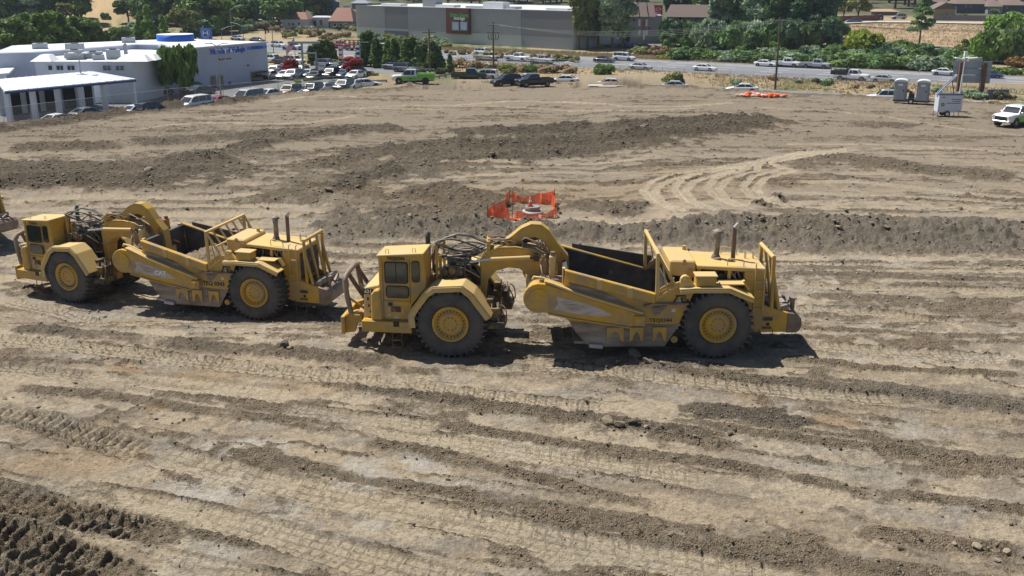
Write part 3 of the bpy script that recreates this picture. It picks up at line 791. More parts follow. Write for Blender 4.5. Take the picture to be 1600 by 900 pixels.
def tyre_mb(c, r=1.33, w=0.94, n=56):
    mb = MB(); y0 = -w / 2; y1 = w / 2
    prof = [(r * .50, y0 + .10), (r * .56, y0 + .03), (r * .70, y0 - .015), (r * .83, y0 - .01), (r * .895, y0 + .02), (r * .92, y0 + .07), (r * .925, y0 + .13),
            (r * .93, 0), (r * .925, y1 - .13), (r * .92, y1 - .07), (r * .895, y1 - .02), (r * .83, y1 + .01), (r * .70, y1 + .015), (r * .56, y1 - .03), (r * .50, y1 - .10)]
    mb.lathe(prof, c, n)
    k = 34
    for i in range(k):
        for s in (-1, 1):
            a = 2 * math.pi * (i + (.5 if s > 0 else 0)) / k
            b0 = a; b1 = a + 2 * math.pi / k * .40
            vs = []
            for (aa, yy, rr) in ((b0, s * (w / 2 + .012), r * .885), (b1, s * (w / 2 + .012), r * .885), (b1 - .05, s * .07, r * .91), (b0 - .05, s * .07, r * .91),
                                 (b0 + .012, s * (w / 2 - .04), r), (b1 - .012, s * (w / 2 - .04), r), (b1 - .06, s * .08, r), (b0 - .04, s * .08, r)):
                vs.append((c[0] + rr * math.cos(aa), c[1] + yy, c[2] + rr * math.sin(aa)))
            mb.add(vs, [(0, 1, 2, 3), (4, 5, 6, 7), (0, 1, 5, 4), (1, 2, 6, 5), (2, 3, 7, 6), (3, 0, 4, 7)])
    for s in (-1, 1):   # moulded ring on the sidewall
        mb.lathe([(r * .865, s * (w / 2 + .004)), (r * .872, s * (w / 2 + .022)), (r * .885, s * (w / 2 + .022)), (r * .893, s * (w / 2))], c, n)
    return mb
def rim_mb(c, s, r=.60, w=.94):
    mb = MB(); e = s * w / 2
    mb.lathe([(r * 1.13, e * .80), (r * 1.13, e * .98), (r * 1.06, e * 1.02), (r * .99, e * .99), (r * .96, e * .80), (r * .74, e * .74), (r * .70, e * .86), (r * .50, e * .90), (r * .46, e * .86), (r * .12, e * .88), (.001, e * .88)], c, 40)
    mb.lathe([(r * 1.13, -e * .80), (r * 1.0, -e * .9), (.3, -e * .5), (.001, -e * .5)], c, 24)
    return mb
def bolts_mb(c, s, r=.60, w=.94):
    mb = MB(); e = s * w / 2
    for k in range(24):
        a = 2 * math.pi * k / 24
        p = Vector((c[0] + r * .83 * math.cos(a), c[1] + e * .74, c[2] + r * .83 * math.sin(a)))
        mb.cyl(p, p + Vector((0, s * .06, 0)), .027, .027, 6)
    for k in range(10):
        a = 2 * math.pi * k / 10
        p = Vector((c[0] + r * .40 * math.cos(a), c[1] + e * .86, c[2] + r * .40 * math.sin(a)))
        mb.cyl(p, p + Vector((0, s * .03, 0)), .02, .02, 6)
    return mb
def add_wheel(K, c, s, turn):
    k = K.add('wheel', rim_mb(c, s), M_YEL, turn=turn)
    K.add('tyre', tyre_mb(c), M_TYRE, parent=k); K.add('bolts', bolts_mb(c, s), M_GRIME, parent=k, kind='stuff')

def rounded(x0, x1, z0, z1, r, n=4):
    pts = []
    for cx, cz, a0 in ((x1 - r, z1 - r, 0), (x0 + r, z1 - r, 90), (x0 + r, z0 + r, 180), (x1 - r, z0 + r, 270)):
        for k in range(n + 1):
            a = R(a0 + 90 * k / n); pts.append((cx + r * math.cos(a), cz + r * math.sin(a)))
    return pts

def hose(p0, p1, sag, wig, rng, n=8):
    p0 = Vector(p0); p1 = Vector(p1); o = Vector((rng.uniform(-wig, wig), rng.uniform(-wig, wig), 0)); out = []
    for i in range(n + 1):
        t = i / n; b = 4 * t * (1 - t)
        out.append(p0.lerp(p1, t) + o * b + Vector((0, 0, -sag * b)))
    return out

def make_scraper_kit():
    K = Kit(); T = dict(turn=True); rng = random.Random(3)
    # ---------------- tractor (front is -x, hitch at the origin)
    for s in (-1, 1): add_wheel(K, (-.82, s * 1.48, 1.33), s, True)
    fp = [(-2.30, 1.15), (-2.33, 1.60), (-2.20, 1.86), (-1.74, 2.50), (-1.42, 2.72), (-.36, 2.80), (.02, 2.52), (.66, 1.66)]
    for s in (-1, 1):
        a, b = sorted((s * 1.02, s * 1.98))
        mb = MB(); mb.band(fp, .05, a, b, side=1)
        o = s * 1.98
        mb.band([(x, z) for x, z in fp], .20, o - .025, o + .025, side=-1)
        K.add('fender', mb, M_YEL2, bevel=.012, **T)
        mb = MB(); mb.band(fp[1:], .03, *sorted((s * 1.0, s * .96)), side=-1); K.add('fender_stay', mb, M_GRIME, **T)
    mb = MB(); mb.bx(-4.18, -2.30, -1.78, 1.78, .86, 1.28); mb.bx(-4.10, -3.4, -1.70, 1.70, 1.28, 1.31)
    mb.bx(-2.30, -1.6, -1.0, 1.0, .80, 1.35); mb.bx(-1.6, .2, -.55, .55, .75, 1.5)
    K.add('platform', mb, M_YEL, bevel=.03, **T)
    # steps under the door
    mb = MB()
    for x in (-3.05, -2.70): mb.cyl((x, -1.72, .90), (x + .04, -1.80, .30), .018, n=6)
    for z in (.32, .60): mb.bx(-3.06, -2.66, -1.86, -1.70, z - .02, z + .02)
    K.add('step', mb, M_GRIME, **T)
    # cab
    cab = [(-3.52, 1.28), (-3.50, 3.74), (-1.84, 3.86), (-1.74, 2.62), (-2.28, 1.92), (-2.36, 1.28)]
    mb = MB(); mb.prism(cab, -1.62, -.42); K.add('cab', mb, M_YEL, bevel=.035, **T)
    cabi = len(K.p) - 1
    mb = MB(); mb.prism([(-3.56, 3.72), (-3.55, 3.79), (-1.80, 3.92), (-1.79, 3.84)], -1.68, -.36); K.add('roof', mb, M_YEL2, parent=cabi, bevel=.02)
    for x in (-3.2, -2.2):
        mb = MB(); mb.tube([(x - .06, -1.45, 3.80 + (x + 3.5) * .07), (x - .05, -1.45, 3.93 + (x + 3.5) * .07), (x + .05, -1.45, 3.93 + (x + 3.5) * .07), (x + .06, -1.45, 3.80 + (x + 3.5) * .07)], .015, 5)
        K.add('lifting_eye', mb, M_YEL2, parent=cabi)
    for nm, pts in (('window', rounded(-3.28, -2.40, 2.73, 3.55, .09)), ('window', rounded(-2.27, -1.97, 2.80, 3.60, .09)), ('window', rounded(-3.25, -2.38, 2.17, 2.64, .13))):
        mb = MB(); mb.prism(pts, -1.655, -1.60)
        cx = sum(p[0] for p in pts) / len(pts); cz = sum(p[1] for p in pts) / len(pts)
        k = K.add('window_seal', mb, M_RUBBER, parent=cabi)
        mb = MB(); mb.prism([(cx + (p[0] - cx) * .90, cz + (p[1] - cz) * .90) for p in pts], -1.665, -1.64); K.add('window', mb, M_GLASS, parent=cabi)
    mb = MB(); mb.bx(-2.86, -2.83, -1.675, -1.655, 2.77, 3.51); K.add('window_divider', mb, M_RUBBER, parent=cabi)
    # rear, front and off-side panes
    mb = MB(); mb.add([(-1.770, -1.50, 2.78), (-1.770, -.55, 2.78), (-1.835, -.55, 3.68), (-1.835, -1.50, 3.68), (-1.80, -1.50, 2.78), (-1.80, -.55, 2.78), (-1.87, -.55, 3.68), (-1.87, -1.50, 3.68)],
                      [(0, 1, 2, 3), (4, 5, 6, 7), (0, 1, 5, 4), (1, 2, 6, 5), (2, 3, 7, 6), (3, 0, 4, 7)]); K.add('rear_window', mb, M_GLASS, parent=cabi)
    mb = MB(); mb.bx(-3.53, -3.50, -1.50, -.54, 2.72, 3.6); K.add('windshield', mb, M_GLASS, parent=cabi)
    mb = MB(); mb.prism(rounded(-3.3, -2.0, 2.75, 3.55, .08), -.43, -.405); K.add('window', mb, M_GLASS, parent=cabi)
    # door seams, latch, panels
    mb = MB()
    for a in ((-3.36, -3.345, 1.34, 3.66), (-2.345, -2.33, 2.0, 3.66), (-3.36, -2.33, 2.045, 2.06), (-3.36, -2.33, 1.33, 1.345)): mb.bx(a[0], a[1], -1.628, -1.618, a[2], a[3])
    K.add('door_seam', mb, M_BLACKD, parent=cabi)
    mb = MB(); mb.bx(-3.18, -3.02, -1.65, -1.61, 1.86, 1.98); K.add('door_handle', mb, M_BLACKD, parent=cabi)
    mb = MB(); mb.bx(-3.08, -2.72, -1.634, -1.60, 1.62, 1.84); K.add('vent_panel', mb, M_GRIME, parent=cabi)
    for x in (-3.20, -2.66):
        mb = MB(); mb.bx(x, x + .07, -1.64, -1.60, 1.60, 1.80); K.add('side_lamp', mb, M_YEL2, parent=cabi)
    for (a, b, c, d) in ((-3.22, -3.10, 1.42, 1.55), (-2.98, -2.78, 1.36, 1.48)):
        mb = MB(); mb.bx(a, b, -1.634, -1.60, c, d); K.add('data_plate', mb, M_BRIGHT, parent=cabi)
    mb = MB(); mb.bx(-2.98, -2.76, -1.79, -1.75, 1.10, 1.30); K.add('step_cutout', mb, M_BLACKD, **T)
    # nose and hood
    mb = MB(); mb.prism([(-4.16, 1.28), (-4.12, 2.46), (-3.55, 2.60), (-3.55, 1.28)], -1.45, 1.40)
    mb.prism([(-3.55, 1.30), (-3.55, 2.60), (-1.35, 2.78), (-1.35, 1.60), (-1.8, 1.30)], -.34, 1.36); K.add('hood', mb, M_YEL2, bevel=.03, **T)
    mb = MB(); mb.bx(-4.20, -4.14, -1.3, 1.25, 1.35, 2.40)
    for z in np.arange(1.45, 2.4, .11): mb.bx(-4.22, -4.19, -1.25, 1.2, z, z + .04)
    K.add('grille', mb, M_DARK, **T)
    mb = MB(); mb.bx(-4.13, -3.78, -1.462, -1.44, 2.22, 2.42); K.add('number_band', mb, M_BLACKD, **T)
    mb = MB(); mb.prism([(-3.83, 1.30), (-3.81, 2.30), (-3.68, 2.46), (-3.46, 2.50), (-3.40, 1.30)], -1.72, -1.30); K.add('air_cleaner_box', mb, M_YEL, bevel=.05, **T)
    mb = MB()
    for (a, b, c, d) in ((-4.02, 1.98, .03, .12), (-4.00, 1.72, .03, .1), (-3.95, 1.5, .02, .08)):
        mb = MB(); mb.bx(a, a + c + .04, -1.458, -1.44, b, b + d); K.add('hood_latch', mb, M_GRIME, **T)
    # mirrors, lamps on the roof edge
    # push-pull bail and front push plate
    mb = MB()
    for y in (-.75, .75): mb.prism([(-5.18, .42), (-5.02, 1.20), (-4.62, 1.36), (-4.18, 1.15), (-4.18, .80), (-4.60, .95), (-4.72, .48)], y - .09, y + .09)
    mb.bx(-5.20, -5.05, -1.05, 1.05, .45, 1.15); mb.bx(-4.7, -4.4, -.9, .9, .9, 1.2); K.add('push_plate', mb, M_YEL, bevel=.02, **T)
    mb = MB(); mb.tube([(-4.80, -.95, 1.25), (-4.92, -.95, 1.9), (-5.0, -.92, 2.50), (-4.98, -.80, 2.68), (-4.97, -.5, 2.76), (-4.97, 0, 2.78), (-4.97, .5, 2.76), (-4.98, .80, 2.68), (-5.0, .92, 2.50), (-4.92, .95, 1.9), (-4.80, .95, 1.25)], .10, 10); K.add('bail', mb, M_CLAYST, **T)
    for y in (-.55, .55):
        mb = MB(); mb.cyl((-4.95, y, 2.70), (-4.45, y, 1.90), .085, n=10); mb.cyl((-4.45, y, 1.90), (-4.2, y, 1.5), .06, n=10); K.add('bail_cylinder', mb, M_RUST, **T)
        mb = MB(); mb.beam((-4.92, y * 1.6, 1.9), (-4.25, y * 1.2, 1.30), .08); K.add('bail_stay', mb, M_YEL, **T)
    # exhaust behind the cab
    mb = MB(); mb.cyl((-2.05, .35, 2.7), (-2.05, .35, 4.05), .10, n=12); mb.cyl((-2.05, .35, 4.05), (-2.0, .35, 4.2), .10, .07, n=12); K.add('exhaust_stack', mb, M_BLUEG, **T)
    mb = MB(); mb.cyl((-2.6, .55, 2.7), (-2.6, .55, 3.1), .17, n=14); mb.cyl((-2.6, .55, 3.1), (-2.6, .55, 3.35), .24, n=16); K.add('air_intake', mb, M_STACK, **T)
    # hitch tower, valve banks and frame behind the cab
    mb = MB(); mb.prism([(-1.35, 1.5), (-1.30, 2.5), (-1.0, 3.05), (-.72, 3.05), (-.55, 2.4), (-.2, 1.6), (-.2, .9), (-1.2, .9)], -.95, -.75)
    mb.prism([(-1.35, 1.5), (-1.30, 2.5), (-1.0, 3.05), (-.72, 3.05), (-.55, 2.4), (-.2, 1.6), (-.2, .9), (-1.2, .9)], .75, .95)
    mb.bx(-1.25, -.75, -.75, .75, 1.3, 2.7); K.add('hitch_frame', mb, M_GRIME, bevel=.02, **T)
    mb = MB(); mb.cyl((0, 0, .75), (0, 0, 2.25), .20, n=16); mb.bx(-.6, .18, -.32, .32, .75, 1.0); mb.bx(-.6, .18, -.32, .32, 1.95, 2.2); K.add('hitch_pin', mb, M_GRIME, bevel=.02, **T)
    for x, y, z0, z1 in ((-1.48, -.85, 2.3, 4.05), (-1.38, -.70, 2.3, 3.6), (-1.48, .6, 2.3, 3.9)):
        mb = MB(); mb.bx(x - .05, x + .05, y - .05, y + .05, z0, z1); K.add('post', mb, M_YEL, **T)
    for k, (x, y, z) in enumerate(((-1.15, -.70, 3.05), (-.85, -.66, 3.10), (-.60, -.62, 3.02), (-.95, .2, 3.15), (-.55, .35, 3.1), (-1.1, .6, 3.2))):
        mb = MB(); mb.bx(x - .13, x + .13, y - .22, y + .22, z - .42, z + .14)
        for q in (-.12, 0, .12): mb.cyl((x, y - .30, z + q - .1), (x, y + .30, z + q - .1), .04, n=8)
        mb.cyl((x - .03, y - .26, z + .02), (x - .03, y - .40, z + .02), .14, n=12)
        K.add('valve_bank', mb, M_GRIME if k % 2 else M_DARK, **T)
    mb = MB(); mb.cyl((-1.05, -.55, 3.15), (-1.05, -.55, 3.55), .11, n=12); mb.cyl((-.75, -.45, 3.15), (-.75, -.45, 3.45), .09, n=12); K.add('filter_canister', mb, M_STACK, **T)
    for s in (-1, 1):
        mb = MB(); mb.cyl((-1.0, s * .85, 1.7), (-.75, s * .95, 2.9), .10, n=12); mb.cyl((-.75, s * .95, 2.9), (-.68, s * .98, 3.15), .055, n=10); K.add('cushion_cylinder', mb, M_GRIME, **T)
    # rear deck parts behind the wheel
    for s in (-1, 1):
        Y = lambda a, b: sorted((s * a, s * b))
        mb = MB(); mb.bx(.40, .95, *Y(.75, 1.45), 1.36, 1.85); mb.bx(.42, .66, *Y(.80, 1.30), 1.80, 2.15); mb.bx(.36, 1.12, *Y(.7, 1.60), 1.10, 1.37); mb.bx(-.3, .5, *Y(.6, 1.2), 1.0, 1.4)
        for q in range(9): mb.cyl((.45 + q * .06, s * (.85 + (q % 4) * .16), 1.84), (.45 + q * .06, s * (.85 + (q % 4) * .16), 2.0 + .05 * (q % 3)), .035, n=6)
        K.add('valve_housing', mb, M_GRIME, bevel=.02, **T)
        for q in range(6):
            mb = MB(); mb.tube(hose((.5 + q * .09, s * (.9 + q * .08), 1.95), (.75 + (q % 3) * .2, s * (1.2 + (q % 2) * .35), 1.30), -.15, .12, rng), .024, 6); K.add('hose', mb, (M_HOSE, M_HOSEG, M_RUST)[q % 3], **T)
    # hoses on the tractor
    A0 = [(-1.45, -.8, 4.0), (-1.40, -.6, 3.6), (-1.3, -.3, 3.5), (-1.2, 0, 3.4), (-1.1, -.7, 3.2), (-.9, -.5, 3.3), (-.7, -.6, 3.1), (-1.4, .4, 3.5)]
    A1 = [(.15, -.35, 3.75), (.2, -.1, 3.8), (.25, .2, 3.8), (.1, -.45, 3.3), (0, -.5, 2.8), (.05, .4, 3.5), (.3, -.3, 3.85), (-.2, -.5, 2.4)]
    for k in range(34):
        p0 = A0[k % 8]; p1 = A1[(k * 3) % 8]
        q0 = [p0[i] + rng.uniform(-.12, .12) for i in range(3)]; q1 = [p1[i] + rng.uniform(-.1, .1) for i in range(3)]
        mb = MB(); mb.tube(hose(q0, q1, rng.uniform(-.30, .42), .25, rng), rng.choice((.022, .028, .034)), 6)
        K.add('hose', mb, rng.choice((M_HOSE, M_HOSE, M_HOSEG, M_DARK)), **T)
    for k in range(14):
        x = rng.uniform(-1.45, -.5); y = rng.uniform(-1.0, .3); z = rng.uniform(2.3, 3.3)
        mb = MB(); mb.tube(hose((x, y, z), (x + rng.uniform(-.3, .5), y + rng.uniform(-.3, .2), z - rng.uniform(.3, 1.2)), rng.uniform(-.2, .2), .3, rng), .022, 6)
        K.add('hose', mb, rng.choice((M_HOSE, M_HOSEG)), **T)
    for q in (-.09, .03):      # high hose arch
        mb = MB(); mb.tube([(-1.62, -.62 + q, 2.9), (-1.66, -.62 + q, 3.5), (-1.55, -.6 + q, 3.95), (-1.2, -.5 + q, 4.22), (-.75, -.42 + q, 4.36), (-.3, -.36 + q, 4.30), (.1, -.32 + q, 4.12), (.3, -.3 + q, 4.05)], .038, 8); K.add('hose', mb, M_HOSE, **T)
    for q in range(4):
        mb = MB(); mb.tube([(-1.72 + q * .06, -.9, 2.4), (-1.70 + q * .06, -.88, 3.4), (-1.62 + q * .07, -.82, 3.9), (-1.45 + q * .05, -.7, 4.05)], .02, 6); K.add('pipe', mb, M_RUST, **T)
    # ---------------- gooseneck and draft frame (scraper side)
    go = [(.05, 1.0), (0.0, 3.27), (.18, 3.62), (.73, 3.84), (1.32, 3.86), (1.91, 3.77), (2.39, 3.52), (2.70, 3.10), (2.95, 2.55), (2.95, 1.85), (2.05, 1.85), (2.02, 2.32), (1.82, 2.73), (1.49, 3.02), (1.08, 3.07), (.6, 2.93), (.32, 2.6), (.24, 2.02), (.24, 1.0)]
    mb = MB(); mb.prism(go, -.38, .38); mb.bx(-.30, .24, -.30, .30, 1.02, 1.90); K.add('gooseneck', mb, M_YEL, bevel=.035)
    gi = len(K.p) - 1
    mb = MB(); mb.band([(.18, 3.62), (.73, 3.84), (1.32, 3.86), (1.91, 3.77), (2.39, 3.52), (2.70, 3.10)], .03, -.44, .44, side=1); K.add('gooseneck_flange', mb, M_YEL2, parent=gi)
    mb = MB(); mb.cyl((2.15, -1.80, 2.36), (2.15, 1.80, 2.36), .42, n=28); K.add('torque_tube', mb, M_YEL)
    dr = [(5.91, 1.75), (5.95, 1.42), (5.51, 1.28), (3.52, 1.60), (2.71, 1.76), (2.36, 1.84)]
    for k in range(13):
        a = R(-72 - 17.5 * k); dr.append((2.16 + .56 * math.cos(a), 2.37 + .56 * math.sin(a)))
    dr += [(2.50, 2.88), (3.51, 2.52)]
    sil = [(2.80, 2.46), (2.86, 2.16), (2.72, 1.95), (3.5, 1.80), (4.33, 1.68), (4.85, 1.72), (4.5, 1.93), (3.97, 2.14)]
    for s in (-1, 1):
        mb = MB(); mb.prism(dr, *sorted((s * 1.78, s * 1.95))); K.add('draft_arm', mb, M_YEL, bevel=.02)
        di = len(K.p) - 1
        mb = MB(); mb.cyl((2.16, s * 1.92, 2.37), (2.16, s * 1.985, 2.37), .36, n=30); K.add('pivot_cap', mb, M_YEL, parent=di, bevel=.012)
        mb = MB(); mb.prism(sil, *sorted((s * 1.94, s * 1.958))); K.add('worn_plate', mb, M_BRIGHT, parent=di)
        mb = MB()
        mb.band([(2.36, 2.97), (2.60, 2.90), (3.51, 2.54), (4.35, 2.27), (5.92, 1.78)], .07, *sorted((s * 1.70, s * 2.02)), side=1); K.add('arm_flange', mb, M_YEL2, parent=di)
        mb = MB(); mb.band([(2.5, 1.82), (3.52, 1.60), (5.51, 1.28)], .05, *sorted((s * 1.72, s * 2.0)), side=-1); K.add('arm_flange', mb, M_YEL, parent=di)
        mb = MB(); mb.bx(5.62, 6.02, *sorted((s * 1.90, s * 2.06)), 1.34, 1.72); mb.cyl((5.78, s * 2.0, 1.55), (5.78, s * 2.10, 1.55), .12, n=16); K.add('arm_pin', mb, M_YEL, bevel=.015)
        # lift cylinder and its bracket
        mb = MB(); mb.bx(2.56, 2.80, *sorted((s * .90, s * 1.14)), 2.5, 3.72); K.add('lift_cylinder', mb, M_YEL2 if s < 0 else M_ORG, bevel=.04)
        li = len(K.p) - 1
        mb = MB(); mb.cyl((2.68, s * 1.02, 3.72), (2.68, s * 1.02, 3.86), .09, n=10); mb.cyl((2.3, s * 1.02, 2.75), (2.3, s * 1.02, 3.7), .035, n=8); mb.cyl((2.42, s * 1.1, 2.75), (2.42, s * 1.1, 3.6), .03, n=8); K.add('pipe', mb, M_CLAYST, parent=li)
        mb = MB(); mb.bx(2.2, 3.05, *sorted((s * .85, s * 1.35)), 2.62, 2.92); K.add('lift_bracket', mb, M_CLAYST, bevel=.03)
        mb = MB(); mb.tube([(1.95, s * 1.5, 2.95), (2.0, s * 1.5, 3.05), (2.3, s * 1.55, 3.02), (2.9, s * 1.6, 2.82), (3.2, s * 1.62, 2.72)], .05, 8); K.add('pipe', mb, M_YEL2)
        # steering cylinder
        mb = MB(); mb.cyl((.42, s * .72, 3.48), (1.86, s * .62, 3.52), .085, n=14); K.add('steering_cylinder', mb, M_YEL2)
        si = len(K.p) - 1
        mb = MB(); mb.cyl((-.36, s * .80, 3.40), (.42, s * .72, 3.48), .045, n=12); K.add('cylinder_rod', mb, M_CHROME, parent=si)
        mb = MB(); mb.cyl((1.86, s * .62, 3.52), (2.1, s * .55, 3.5), .05, n=8); mb.bx(2.0, 2.2, *sorted((s * .36, s * .62)), 3.38, 3.62); K.add('cylinder_mount', mb, M_GRIME, parent=si)
    ao = [(.91, 4.01), (1.2, 4.22), (1.56, 4.52), (1.91, 4.68), (2.27, 4.66), (2.55, 4.44), (2.87, 3.95), (3.28, 3.45), (3.36, 2.4), (2.95, 2.4), (2.92, 3.2), (2.56, 3.78), (2.34, 4.10), (2.03, 4.22), (1.68, 4.14), (1.2, 3.86), (1.0, 3.86)]
    mb = MB(); mb.prism(ao, -.24, -.20); mb.prism(ao, .20, .24); mb.prism(ao[:14] + ao[14:], -.19, .19) if False else None
    mb.band([ao[i] for i in range(9)], .03, -.24, .24, side=1); mb.band([ao[i] for i in range(9, 17)], .03, -.20, .20, side=1); K.add('apron_lever', mb, M_YEL, bevel=.01)
    mb = MB(); mb.bx(2.45, 3.4, -.55, .55, 1.9, 2.6); mb.bx(2.95, 3.15, -1.7, 1.7, 2.15, 2.75); K.add('bulkhead', mb, M_YEL, bevel=.03)
    mb = MB()
    for s in (-1, 1):
        mb.beam((3.05, s * .3, 2.6), (3.05, s * .3, 3.6), .10, .06); mb.beam((3.05, s * .3, 3.0), (3.3, s * 1.0, 2.6), .06)
    K.add('bulkhead_post', mb, M_ORG)
    mb = MB(); mb.cyl((1.38, 0, 3.9), (2.2, 0, 4.15), .09, n=12); mb.cyl((1.2, 0, 3.86), (1.5, 0, 3.95), .14, n=12); K.add('apron_cylinder', mb, M_GRIME)
    # pipes and rails over the gooseneck
    for q, y in enumerate((-.3, -.18, .18, .3)):
        mb = MB(); mb.tube([(.3, y, 4.05), (.32, y, 4.12), (.7, y, 4.12), (1.1, y, 4.08), (1.5, y, 4.0), (2.1, y, 3.86), (2.5, y, 3.62), (2.6, y, 3.2), (2.62, y, 2.7)], .025, 6); K.add('pipe', mb, M_CLAYST if q % 2 else M_RUST)
    mb = MB(); mb.bx(.26, .40, -.42, .42, 3.5, 4.10); K.add('hose_stand', mb, M_YEL, bevel=.02)
    mb = MB(); mb.tube([(1.6, -.4, 3.9), (1.58, -.4, 4.15), (1.7, -.4, 4.22), (2.3, -.42, 3.98), (2.46, -.42, 3.8), (2.48, -.42, 3.5)], .03, 7); K.add('hand_rail', mb, M_CLAYST)
    mb = MB(); mb.tube([(1.6, .4, 3.9), (1.58, .4, 4.15), (1.7, .4, 4.22), (2.3, .42, 3.98), (2.46, .42, 3.8), (2.48, .42, 3.5)], .03, 7); K.add('hand_rail', mb, M_CLAYST)
    for k in range(16):
        x = rng.uniform(2.2, 2.6); y = rng.choice((-1, 1)) * rng.uniform(.4, 1.3)
        mb = MB(); mb.tube(hose((x, y, rng.uniform(3.2, 3.8)), (x + rng.uniform(-.2, .5), y + rng.uniform(-.3, .3), rng.uniform(2.5, 2.9)), rng.uniform(-.1, .2), .2, rng), .024, 6)
        K.add('hose', mb, rng.choice((M_HOSE, M_HOSEG, M_RUST)))
    for k in range(12):
        mb = MB(); mb.tube(hose((rng.uniform(.25, .6), rng.uniform(-.4, .4), 4.0), (rng.uniform(1.0, 1.9), rng.uniform(-.4, .4), rng.uniform(3.9, 4.0)), rng.uniform(-.18, .1), .12, rng), .024, 6)
        K.add('hose', mb, rng.choice((M_HOSE, M_HOSEG, M_DARK)))
    # ---------------- bowl
    side = [(3.13, 3.36), (3.05, 2.6), (3.12, 1.57), (3.28, 1.44), (3.54, 1.0), (3.97, .55), (4.49, .46), (6.79, .48), (7.31, 1.37), (7.74, 2.45), (7.86, 2.75), (7.65, 2.90), (7.19, 2.92), (6.38, 2.47)]
    lower = [(3.30, 1.42), (3.56, .98), (3.97, .53), (4.49, .44), (6.80, .46), (7.30, 1.30), (4.47, 1.36)]
    for s in (-1, 1):
        mb = MB(); mb.prism(side, *sorted((s * 1.66, s * 1.74))); K.add('bowl_side', mb, M_YEL)
        b = len(K.p) - 1
        mb = MB(); mb.prism(lower, *sorted((s * 1.73, s * 1.765))); K.add('wear_plate', mb, M_STEEL, parent=b)
        mb = MB(); mb.prism([(3.10, 3.40), (3.18, 2.97), (6.38, 2.12), (6.38, 2.50)], *sorted((s * 1.62, s * 1.86))); K.add('side_rail', mb, M_YEL, parent=b, bevel=.025)
        for x in (4.25, 5.35):
            mb = MB(); z = 3.38 - (x - 3.1) * .275; mb.bx(x, x + .20, *sorted((s * 1.84, s * 1.885)), z - .38, z - .02); K.add('rail_stiffener', mb, M_YEL2, parent=b)
        mb = MB(); mb.prism([(3.25, 2.92), (4.6, 2.52), (5.9, 1.80), (5.5, 1.86), (4.2, 2.3), (3.3, 2.6)], *sorted((s * 1.735, s * 1.775))); K.add('rub_strip', mb, M_STEEL, parent=b)
        mb = MB(); mb.band([(5.98, 2.0), (6.3, 2.08), (7.6, 2.10)], .06, *sorted((s * 1.73, s * 1.87)), side=1); K.add('side_rib', mb, M_CLAYST, parent=b)
        mb = MB(); mb.prism([(6.30, 1.98), (6.85, 2.06), (6.62, 1.80), (6.4, 1.62), (6.34, 1.80)], *sorted((s * 1.735, s * 1.80))); K.add('rub_strip', mb, M_STEEL, parent=b)
        for k in range(3):
            x = 4.66 + k * .84; x1 = x + (.62 if k == 0 else .50)
            mb = MB(); y = sorted((s * 1.76, s * 1.83))
            arc = [(x, 1.22), (x1, 1.22), (x1, .66)] + [(x1 - .10 + (x + .10 - x1 + .10) * t, .66 + .40 * math.sin(math.pi * t) ** .6) for t in (0.02, .15, .3, .5, .7, .85, .98)] + [(x, .66)]
            mb.prism(arc, *y); K.add('bracket', mb, M_YEL, parent=b)
        mb = MB(); mb.box((4.28, s * 1.84, .50), (.52, .14, .17), ry=.10); K.add('router_bit', mb, M_BRIGHT, parent=b, bevel=.03)
        # lug with hole by the rear fender
        lug = [(7.18, 2.60), (7.26, 2.92)] + [(7.44 + .17 * math.cos(R(a)), 3.0 + .17 * math.sin(R(a))) for a in (160, 120, 80, 40, 10)] + [(7.80, 2.80), (7.82, 2.6)]
        mb = MB(); mb.prism(lug, *sorted((s * 1.56, s * 1.76))); mb.cyl((7.44, s * 1.50, 3.0), (7.44, s * 1.80, 3.0), .07, n=12); K.add('lug', mb, M_YEL2, parent=b, bevel=.015)
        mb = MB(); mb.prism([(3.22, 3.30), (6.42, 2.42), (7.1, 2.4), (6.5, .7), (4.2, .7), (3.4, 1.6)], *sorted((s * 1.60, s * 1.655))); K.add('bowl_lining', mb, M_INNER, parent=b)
    # far side stands a little higher with spill boards
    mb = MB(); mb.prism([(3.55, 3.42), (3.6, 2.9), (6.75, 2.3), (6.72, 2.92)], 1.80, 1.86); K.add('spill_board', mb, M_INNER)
    mb = MB(); mb.bx(3.5, 6.9, -1.64, 1.64, .52, .62); K.add('bowl_floor', mb, M_STEEL)
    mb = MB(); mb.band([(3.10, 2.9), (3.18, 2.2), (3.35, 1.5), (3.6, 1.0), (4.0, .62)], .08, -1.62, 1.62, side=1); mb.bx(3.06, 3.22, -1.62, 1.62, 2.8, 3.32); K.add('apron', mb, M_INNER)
    mb = MB(); mb.bx(3.02, 3.12, -1.62, -1.40, 2.8, 3.4); mb.bx(3.02, 3.12, 1.40, 1.62, 2.8, 3.4); K.add('apron_arm', mb, M_YEL2)
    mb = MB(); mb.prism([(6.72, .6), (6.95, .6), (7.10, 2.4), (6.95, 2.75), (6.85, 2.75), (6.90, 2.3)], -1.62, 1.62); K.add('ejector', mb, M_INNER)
    mb = MB(); mb.cyl((5.1, 1.58, 2.30), (5.1, 1.66, 2.30), .10, n=12); K.add('ejector_guide', mb, M_STEEL)
